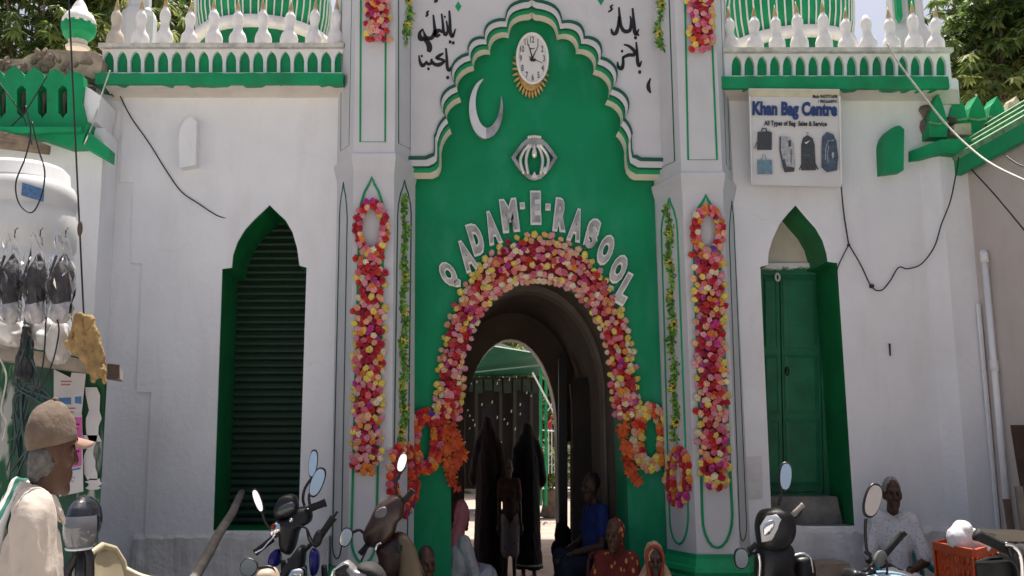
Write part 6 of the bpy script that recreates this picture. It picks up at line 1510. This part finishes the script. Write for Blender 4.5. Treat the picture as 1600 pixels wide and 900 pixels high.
def chassis(par, px, Y, paint, seat_mt, scooter=False):
    x = U(px, 880, Y).x
    for yy in (Y + .42, Y - .78):
        m = MB(); m.tube([(x, yy + .25 * math.cos(a), .29 + .25 * math.sin(a)) for a in [2 * math.pi * i / 26 for i in range(26)]], .045, 8, closed=True); w_ = obj('wheel', m, BLACKR, par, smooth=True)
        m = MB(); m.tube([(x, yy + .2 * math.cos(a), .29 + .2 * math.sin(a)) for a in [2 * math.pi * i / 26 for i in range(26)]], .014, 6, closed=True)
        for i in range(5): a = 2 * math.pi * i / 5; m.tube([(x, yy, .29), (x, yy + .2 * math.cos(a), .29 + .2 * math.sin(a))], .012, 5)
        obj('rim', m, CHROME, w_, smooth=True)
    m = MB(); m.cap_((x, Y - .75, .66), .09, (x, Y - .25, .64), .08); m.cap_((x, Y - .9, .69), .07, (x, Y - .5, .67), .09); obj('seat', m, seat_mt, par, smooth=True)
    m = MB(); m.cap_((x, Y - .80, .50), .09, (x, Y - .2, .48), .10); m.cap_((x, Y - .2, .45), .10, (x, Y + .05, .62), .08) if not scooter else m.cap_((x, Y - .3, .32), .1, (x, Y + .1, .32), .1); obj('frame_body', m, paint, par, smooth=True)
    m = MB()
    for s2 in (-1, 1): m.tube([(x + s2 * .06, Y + .14, .80), (x + s2 * .06, Y + .42, .29)], .018, 6)
    obj('fork', m, BLACKP, par, smooth=True); m = MB(); m.box(x - .03, x + .03, Y - .2, Y + .1, .22, .45); m.cap_((x, Y - .1, .4), .12, (x, Y - .1, .3), .12); obj('engine', m, mat('engine_grey', (.12, .12, .12), .5, .2, 10) if 'engine_grey' not in bpy.data.materials else bpy.data.materials['engine_grey'], par, smooth=True)
BLUEF = mat('blue_fairing_paint', (.012, .014, .16), .25, .1, 5); BROWN = mat('metallic_brown_paint', (.045, .022, .018), .28, .15, 30, spec=.5); KHAKI = mat('khaki_plastic', (.125, .095, .055), .5, .12, 8); SILVP = mat('silver_bike_paint', (.34, .33, .33), .35, .08, 20, metal=.5); LCD = mat('smoked_dial_glass', (.06, .075, .075), .08, .1, 10, spec=.7); REDL = mat('red_switch', (.3, .03, .02), .4, .1)
zx = lambda x, y: (380 + x / 4.287, 690 + y / 4.287)
Z = lambda *p: [zx(*q_) for q_ in p]
Y = -1.5
b = thing('motorcycle', 'black motorcycle with angular twin mirrors in front of the roller shutter', 'motorcycle', (U(455, 850, Y).x, Y, 0), 'two wheelers parked before the gate'); chassis(b, 452, Y, BLUEF, BLACKR)
puff('front_cowl', Z((205, 470), (240, 385), (295, 350), (355, 365), (372, 430), (360, 490), (300, 510), (230, 512)), Y + .03, .16, BLACKP, b)
puff('dial_glass', Z((226, 480), (250, 432), (328, 402), (350, 430), (335, 468), (252, 498)), Y - .05, .05, LCD, b)
puff('headstock', Z((218, 530), (300, 505), (370, 440), (450, 440), (458, 530), (380, 590), (352, 700), (310, 760), (250, 720), (240, 610)), Y + .05, .2, BLACKP, b)
grip(b, zx(200, 650), zx(80, 745), .020, Y - .05); bar(b, Z((80, 745), (130, 720), (165, 680), (205, 640)), .007, Y - .12, CHROME, 'brake_lever'); grip(b, zx(440, 450), zx(552, 408), .024, Y - .03); bar(b, Z((210, 640), (300, 560), (440, 455)), .014, Y, CHROME)
puff('switch_pod', Z((180, 600), (215, 540), (255, 545), (262, 600), (230, 640), (190, 640)), Y - .02, .07, CHROME, b); puff('switch_button', Z((185, 570), (205, 545), (215, 570), (195, 590)), Y - .07, .03, REDL, b)
puff('fairing', Z((170, 800), (190, 740), (240, 720), (255, 780), (235, 830), (185, 835)), Y + .02, .14, BLUEF, b, lab='blue side fairing')
mirror(b, *zx(468, 148), 6.6, 21, 6, Y, Z((462, 240), (415, 310), (400, 380), (410, 430)), 'tall narrow mirror'); mirror(b, *zx(496, 272), 9.5, 23, 20, Y - .05, Z((448, 345), (440, 375), (445, 420)), 'lower broad mirror')
mirror(b, *zx(100, 395), 5.5, 18.5, -19, Y - .05, Z((128, 470), (150, 540), (190, 590)), 'grey mirror leaning left', up=-.05)
m = MB(); m.ell(U(*zx(322, 528), Y - .09), .014, nu=8, nv=6); obj('ignition_key', m, CHROME, b, smooth=True)
bar(b, Z((340, 560), (420, 580), (450, 640), (480, 700)), .006, Y - .08, CABLE, 'brake_cable')
Y = -1.75
b = thing('motorcycle', 'motorcycle with a blue side panel and one upright grip beside the black one', 'motorcycle', (U(488, 880, Y).x, Y, 0), 'two wheelers parked before the gate'); chassis(b, 486, Y, BLUEF, BLACKR)
grip(b, zx(505, 650), zx(605, 508), .022, Y); grip(b, zx(600, 515), zx(632, 468), .008, Y, BLACKP, 'bar_end'); puff('switch_pod', Z((470, 640), (500, 590), (530, 610), (525, 680), (490, 710), (462, 690)), Y, .06, BLACKP, b)
puff('side_panel', Z((445, 760), (470, 710), (505, 740), (510, 820), (490, 890), (455, 890)), Y + .02, .12, BLUEF, b, lab='glossy blue side panel'); puff('tank_cover', Z((240, 900), (330, 760), (390, 690), (420, 720), (410, 830), (380, 930), (250, 960)), Y + .05, .2, BLACKP, b); bar(b, Z((500, 690), (470, 690), (440, 660), (425, 590)), .006, Y - .05, CABLE, 'clutch_cable'); bar(b, Z((460, 680), (400, 740), (300, 800)), .013, Y + .03, BLACKP)
puff('headlamp', Z((300, 900), (330, 850), (400, 840), (420, 880), (400, 940), (310, 940)), Y - .05, .12, CHROME, b)
Y = -2.3
b = thing('scooter', 'cream seated scooter with one bright round mirror at the bottom left', 'scooter', (U(415, 900, Y).x, Y, 0), 'two wheelers parked before the gate'); chassis(b, 415, Y, KHAKI, CRM, True)
mirror(b, *zx(38, 842), 13, 13.5, 25, Y, Z((92, 850), (150, 838), (195, 850), (215, 905)), 'bright rounded mirror'); puff('cowl', Z((95, 890), (130, 850), (200, 845), (235, 900), (240, 1000), (90, 1000)), Y + .06, .2, mat('cream_bike_paint', (.45, .36, .27), .5, .12, 8), b); bar(b, Z((100, 960), (180, 930), (260, 960)), .014, Y, BLACKP)
Y = -1.45
b = thing('scooter', 'brown scooter with a khaki inner panel below the left tower', 'scooter', (U(615, 880, Y).x, Y, 0), 'two wheelers parked before the gate'); chassis(b, 622, Y, BROWN, BLACKR, True)
puff('handlebar_cowl', Z((800, 630), (848, 520), (895, 430), (975, 380), (1040, 350), (1078, 400), (1080, 490), (1035, 545), (1010, 620), (910, 705), (835, 700)), Y, .18, BROWN, b); puff('speedometer', Z((880, 492), (905, 450), (952, 436), (968, 468), (945, 508), (892, 514)), Y - .085, .03, mat('pale_dial', (.14, .14, .145), .35, .1, 20), b)
puff('leg_shield', Z((885, 700), (960, 640), (1040, 600), (1120, 650), (1180, 800), (1210, 960), (920, 960), (905, 800)), Y + .06, .16, BROWN, b); puff('inner_panel', Z((1030, 640), (1085, 620), (1140, 680), (1180, 800), (1200, 960), (1050, 960), (1048, 790)), Y - .02, .10, KHAKI, b, n=4)
m = MB(); kc = U(*zx(1046, 714), Y - .075); m.tube([kc + V((.014 * math.cos(a), 0, .022 * math.sin(a))) for a in [2 * math.pi * i / 12 for i in range(12)]], .007, 5, closed=True); m.ell(kc, (.010, .004, .016), nu=8, nv=5); obj('key_lock', m, BLACKP, b)
grip(b, zx(840, 685), zx(782, 752), .018, Y - .03); grip(b, zx(1062, 412), zx(1138, 325), .020, Y - .03); bar(b, Z((835, 700), (820, 740), (790, 800)), .006, Y - .06, BLACKP, 'brake_lever'); bar(b, Z((885, 730), (895, 695), (925, 680)), .008, Y - .1, CHROME, 'brake_lever')
mirror(b, *zx(688, 640), 9.2, 14.5, 18, Y - .02, Z((728, 612), (775, 592), (808, 615), (830, 660)), 'bright left mirror'); mirror(b, *zx(1064, 140), 6.6, 15, 16, Y, Z((1085, 170), (1045, 225), (1020, 290), (1030, 360)), 'right mirror seen against the wreath', up=.0)
bar(b, Z((1042, 230), (1036, 250)), .012, Y + .02, BLACKP, 'stem_nut')
Y = -2.35
b = thing('scooter', 'grey scooter with a black seat half hidden at the bottom edge', 'scooter', (U(560, 900, Y).x, Y, 0), 'two wheelers parked before the gate'); chassis(b, 560, Y, SILVP, BLACKR, True)
puff('rear_cowl', Z((590, 900), (612, 850), (690, 795), (735, 820), (770, 850), (890, 885), (900, 960), (600, 960)), Y, .14, SILVP, b, n=4); puff('tail_lamp', Z((612, 880), (640, 840), (690, 815), (712, 835), (690, 860), (720, 900), (640, 905)), Y - .06, .06, BLACKP, b); puff('seat_pad', Z((765, 828), (830, 808), (900, 830), (950, 885), (960, 960), (860, 960), (820, 870)), Y + .05, .24, BLACKR, b)
bar(b, Z((592, 920), (600, 870), (625, 850), (690, 812)), .007, Y - .08, CHROME, 'grab_rail')
zz = lambda x, y: (1200 + x / 4, 675 + y / 4); W_ = lambda *p: [zz(*q_) for q_ in p]
Y = -1.5
b = thing('scooter', 'black scooter with a white dial surround right of the right tower', 'scooter', (U(1212, 880, Y).x, Y, 0), 'two wheelers parked before the gate'); chassis(b, 1214, Y, BLACKP, BLACKR, True)
puff('handlebar_cowl', W_((-70, 560), (-40, 490), (40, 475), (110, 490), (150, 530), (160, 620), (130, 700), (60, 740), (-40, 730), (-68, 640)), Y, .2, BLACKP, b); puff('dial_surround', W_((-50, 590), (-10, 525), (50, 512), (85, 540), (70, 610), (20, 680), (-40, 690)), Y - .09, .04, PLASTW, b, n=1); puff('dial_glass', W_((-30, 590), (0, 555), (35, 550), (40, 590), (10, 640), (-25, 645)), Y - .108, .02, CHROME, b)
puff('leg_shield', W_((-65, 720), (20, 700), (120, 690), (150, 760), (140, 860), (150, 960), (-60, 960)), Y + .05, .2, BLACKP, b); puff('tail_box', W_((140, 800), (170, 770), (230, 768), (265, 800), (278, 900), (275, 960), (150, 960)), Y + .2, .2, BLACKP, b); bar(b, W_((150, 780), (220, 762), (265, 790), (280, 880)), .010, Y + .1, CHROME, 'grab_rail')
grip(b, zz(145, 525), zz(220, 455), .016, Y - .04, mat('worn_grey_grip', (.32, .29, .26), .6, .2, 12)); bar(b, W_((150, 540), (190, 520), (215, 470)), .010, Y + .02, BLACKP, 'brake_lever'); grip(b, zz(-70, 700), zz(-120, 740), .018, Y - .03)
mirror(b, *zz(107, 278), 9.3, 21.5, 5, Y, W_((92, 365), (80, 400), (66, 460)), 'upright egg shaped mirror'); mirror(b, *zz(-168, 790), 10.5, 15.5, 0, Y - .05, W_((-125, 775), (-95, 760), (-65, 760)), 'low left mirror')
bar(b, W_((-60, 760), (-50, 830), (-58, 940)), .012, Y - .05, CHROME, 'leg_shield_trim')
Y = -2.0
b = thing('motorcycle', 'black motorcycle with a tall pinkish mirror in front of the seated old man', 'motorcycle', (U(1365, 900, Y).x, Y, 0), 'two wheelers parked before the gate'); chassis(b, 1362, Y, BLACKP, BLACKR)
mirror(b, *zz(652, 428), 14, 26, 17, Y, W_((612, 540), (608, 600), (612, 700), (625, 755), (660, 810)), 'tall pear shaped mirror', up=-.02, yawk=.25); grip(b, zz(725, 770), zz(850, 625), .020, Y - .03); puff('switch_pod', W_((665, 790), (700, 740), (730, 755), (735, 800), (700, 840), (670, 830)), Y - .03, .07, mat('grey_switch', (.16, .16, .15), .5, .2, 10), b); bar(b, W_((600, 880), (660, 830), (725, 770)), .016, Y, BLACKP); bar(b, W_((610, 745), (640, 770)), .014, Y + .03, BLACKP, 'stem_nut')
puff('headlamp_shell', W_((480, 900), (505, 855), (545, 860), (560, 900), (540, 960), (490, 960)), Y + .05, .16, BLACKP, b); puff('fuel_tank', W_((560, 910), (700, 875), (830, 880), (880, 930), (860, 1000), (560, 1000)), Y + .0, .24, mat('pale_blue_paint', (.25, .36, .46), .35, .15, 6), b)
bar(b, W_((740, 800), (745, 870), (735, 920)), .006, Y - .08, CABLE, 'brake_cable'); bar(b, W_((560, 890), (620, 900), (660, 860)), .02, Y - .02, BLACKP, 'fork_crown')
Y = -2.6
b = thing('motorcycle', 'black motorcycle cut off by the bottom right corner of the photo', 'motorcycle', (U(1590, 900, Y).x, Y, 0), 'two wheelers parked before the gate'); chassis(b, 1600, Y, BLACKP, BLACKR)
grip(b, zz(1530, 745), zz(1300, 640), .030, Y); bar(b, W_((1500, 680), (1510, 740), (1525, 790)), .010, Y - .04, BLACKP, 'brake_lever'); bar(b, W_((1480, 700), (1540, 720), (1580, 790), (1590, 950)), .012, Y - .06, CHROME, 'chrome_hoop'); bar(b, W_((1430, 760), (1520, 800), (1560, 860), (1570, 950)), .010, Y - .05, BLACKP, 'cable_hoop'); puff('headlamp_shell', W_((1530, 760), (1600, 700), (1680, 740), (1700, 950), (1540, 950)), Y + .1, .22, BLACKP, b)
# fruit tray and fruit
Y = -2.5; t = thing('fruit_tray', 'black tray holding yellow green fruit at the bottom right', 'tray', U(1560, 930, Y)); a, c, e, d = U(1525, 880, Y), U(1590, 876, Y), U(1600, 868, Y + .35), U(1545, 872, Y + .35)
for i, (p, q_) in enumerate(((a, c), (c, e), (e, d), (d, a))): m = MB(); m.tube([p, q_], .010, 5); obj('tray_rim', m, BLACKP, t); m = MB(); m.add([p, q_, q_ + V((0, 0, -.12)), p + V((0, 0, -.12)), p + V((0, .01, 0)), q_ + V((0, .01, 0)), q_ + V((0, .01, -.12)), p + V((0, .01, -.12))], [(0, 3, 2, 1), (4, 5, 6, 7)]); obj('tray_side', m, BLACKP, t)
m = MB(); lo = V((0, 0, -.12)); m.hexa([p + lo for p in (a, c, e, d)], V((0, 0, -.01))); obj('tray_floor', m, BLACKP, t)
for (x, y, r_, lb) in ((1563, 889, .035, 'leftmost yellow green fruit in the black tray'), (1574, 886, .03, 'middle pale yellow fruit in the black tray'), (1582, 888, .032, 'rightmost yellow green fruit in the black tray')): m = MB(); c0 = U(x, y, Y + .06); m.ell(c0, (r_, r_ * 1.1, r_ * .8)); m.cap_(c0 + V((r_ * .8, 0, r_ * .3)), .012, c0 + V((r_ * 1.2, 0, r_ * .5)), .008); put('fruit', remesh(m, .006, 2, ns=.004, nscale=20), mat('yellow_green_fruit', (.42, .44, .13), .5, .15, 12) if 'yellow_green_fruit' not in bpy.data.materials else bpy.data.materials['yellow_green_fruit'], None); o = [x_ for x_ in C.objects if x_.name.startswith('fruit') and x_.type == 'MESH' and 'category' not in x_ and x_.parent is None][-1]; tag(o, lb, 'fruit', 'fruit in the black tray')
# support below the tray and crate: low wooden stool
A, B_, Cc = U(1459, 842, -1.25), U(1522, 858, -1.75), U(1562, 852, -1.3); Dd = A + Cc - B_
zb = min(A.z, B_.z, Cc.z) - .30
cr = thing('plastic_crate', 'orange slatted plastic crate beside the seated old man', 'crate', (B_.x, B_.y, zb)); ORG = mat('orange_crate_plastic', (.46, .075, .02), .45, .1, 8)
zt = (A.z + B_.z + Cc.z) / 3
for P_, Q_ in ((A, B_), (B_, Cc), (Cc, Dd), (Dd, A)):
    P_ = V((P_.x, P_.y, zt)); Q_ = V((Q_.x, Q_.y, zt)); d = Q_ - P_; nn = V((d.y, -d.x, 0)).normalized() * .012
    m = MB(); m.hexa([P_ + V((0, 0, -.05)) + nn, Q_ + V((0, 0, -.05)) + nn, Q_ + nn, P_ + nn], -nn * 2); obj('rim', m, ORG, cr)
    nb = 9
    for i in range(nb + 1):
        p = P_ + d * (i / nb); w2 = d * (.018 if i not in (0, nb, 4) else .05); m = MB(); lo2 = V((0, 0, zb - zt)); m.hexa([p - w2 + lo2, p + w2 + lo2, p + w2 + V((0, 0, -.045)), p - w2 + V((0, 0, -.045))], -nn * .7); obj('slat', m, ORG, cr)
    for fz in (.36, .58, .80, 1.0): m = MB(); z_ = zt + (zb - zt) * fz; p = V((P_.x, P_.y, z_)) - nn * .15; q_ = V((Q_.x, Q_.y, z_)) - nn * .15; m.hexa([p + V((0, 0, -.012)), q_ + V((0, 0, -.012)), q_ + V((0, 0, .012)), p + V((0, 0, .012))], -nn * .5); obj('slat', m, ORG, cr)
m = MB(); m.hexa([V((p.x, p.y, zb)) for p in (A, B_, Cc, Dd)], V((0, 0, .012))); obj('floor', m, ORG, cr)
st = thing('wooden_stool', 'low wooden stand under the orange crate', 'stand', (B_.x, B_.y, 0)); WD = mat('stand_wood', (.18, .12, .07), .8, .3, 8)
m = MB(); m.hexa([V((p.x, p.y, zb - .003)) for p in (A, B_, Cc, Dd)], V((0, 0, -.04))); obj('top_board', m, WD, st)
for p in (A, B_, Cc, Dd): cpt = (A + Cc) / 2; p2 = V((p.x, p.y, 0)).lerp(V((cpt.x, cpt.y, 0)), .1); m = MB(); m.tube([p2, p2 + V((0, 0, zb - .045))], .02, 6); obj('leg', m, WD, st)
m = MB(); c0 = U(1507, 842, -1.5)
for dx, dz, r_ in ((-.03, .0, .085), (.05, -.015, .08), (-.01, .055, .06), (.12, -.03, .05)): m.ell(c0 + V((dx * .8, 0, dz)), (r_ * .8, .09, r_))
put('white_bag', remesh(m, .008, 3, ns=.012, nscale=9), mat('white_bag_cloth', (.75, .75, .76), .5, .05, 10), None); tag(bpy.data.objects['white_bag'], 'bulging white plastic bag on top of the orange crate', 'bag')
m = MB(); m.hexa([U(1556, 846, -1.0), U(1640, 846, -1.2), U(1640, 835, -1.2), U(1556, 834, -1.0)], V((0, .4, 0))); p0 = U(1560, 846, -.9); cb = thing('cream_bench', 'cream topped bench at the foot of the leaning planks', 'bench', (p0.x + .2, -.85, 0)); obj('bench_top', m, CRM, cb)
for dx, dy in ((.06, .0), (.4, -.1), (.06, .28), (.4, .2)): m = MB(); m.tube([(p0.x + dx, -.95 + dy, 0), (p0.x + dx, -.95 + dy, p0.z - .005)], .02, 6); obj('leg', m, CRM, cb)
# low stone block by the door
m = MB(); c0 = U(1325, 850, -.3); m.hexa([U(1262, 925, -.4), U(1334, 925, -.4), U(1328, 880, -.4), U(1274, 883, -.4)], V((0, .3, 0))); solo('stone_block', m, mat('sandy_stone', (.26, .21, .16), .95, .3, 8, .7, 20), 'rough brown stone block below the green door', 'stone block')
# helmet on a parked motorcycle beside the man
Y = -3.0
b = thing('motorcycle', 'black motorcycle behind the man in the cap, its bars below the helmet', 'motorcycle', (U(128, 900, Y).x, Y, 0), 'two wheelers parked before the gate'); chassis(b, 128, Y, BLACKP, BLACKR)
m = MB(); m.tube(interp([U(100, 905, Y), U(112, 880, Y), U(128, 862, Y), U(139, 868, Y), U(140, 910, Y)], 4), .022, 7); obj('handlebar', m, BLACKP, b, smooth=True); m = MB(); m.tube([U(128, 862, Y), U(126, 930, Y)], .03, 7); obj('steering_post', m, BLACKP, b, smooth=True)
hel = thing('helmet', 'glossy black motorcycle helmet with a smoked visor perched behind the man', 'helmet', U(128, 866, Y)); c0 = U(128, 815, Y); s = mpp(128, 815, Y); HB = mat('glossy_black_shell', (.022, .024, .032), .12, .2, 6, spec=.6)
m = MB(); m.ell(c0 + V((0, .03, 2 * s)), (24.5 * s, .15, 39 * s)); m.ell(c0 + V((0, .0, -22 * s)), (22.5 * s, .13, 26 * s)); put('shell', remesh(m, .008, 3), HB, hel)
m = MB(); v = []
for j in range(9):
    t = j / 8; zz_ = (10 - 48 * t) * s
    for i in range(17):
        a = R(-170 + 160 * i / 16); rr = math.sqrt(max(.05, 1 - ((zz_ + 8 * s) / (46 * s)) ** 2)); v.append(c0 + V((math.cos(a) * 25.5 * s * rr, math.sin(a) * .165 * rr + .02, zz_)))
m.add(v, [(j * 17 + i, (j + 1) * 17 + i, (j + 1) * 17 + i + 1, j * 17 + i + 1) for j in range(8) for i in range(16)]); obj('visor', m, mat('smoked_visor', (.16, .165, .18), .08, .1, 6, spec=.8), hel, smooth=True)
m = MB(); m.tube([v[8 * 17 + i] + V((0, -.004, -.004)) for i in range(17)], .006, 5); obj('visor_rim', m, PLASTW, hel, smooth=True)
# leaning pole
m = MB(); a, e = U(296, 915, -1.5), U(380, 768, -.05); a2 = a + (a - e) * .42; random.seed(2)
P_ = [a2.lerp(e, i / 10) + V((random.uniform(-.012, .012), 0, random.uniform(-.008, .008))) for i in range(11)]; m.tube(P_, [.040 - .0012 * i for i in range(11)], 9)
solo('wooden_pole', m, mat('grey_weathered_wood', (.20, .175, .15), .9, .3, 12, .6, 20), 'weathered wooden pole leaning diagonally against the roller shutter sill', 'pole', smooth=True)
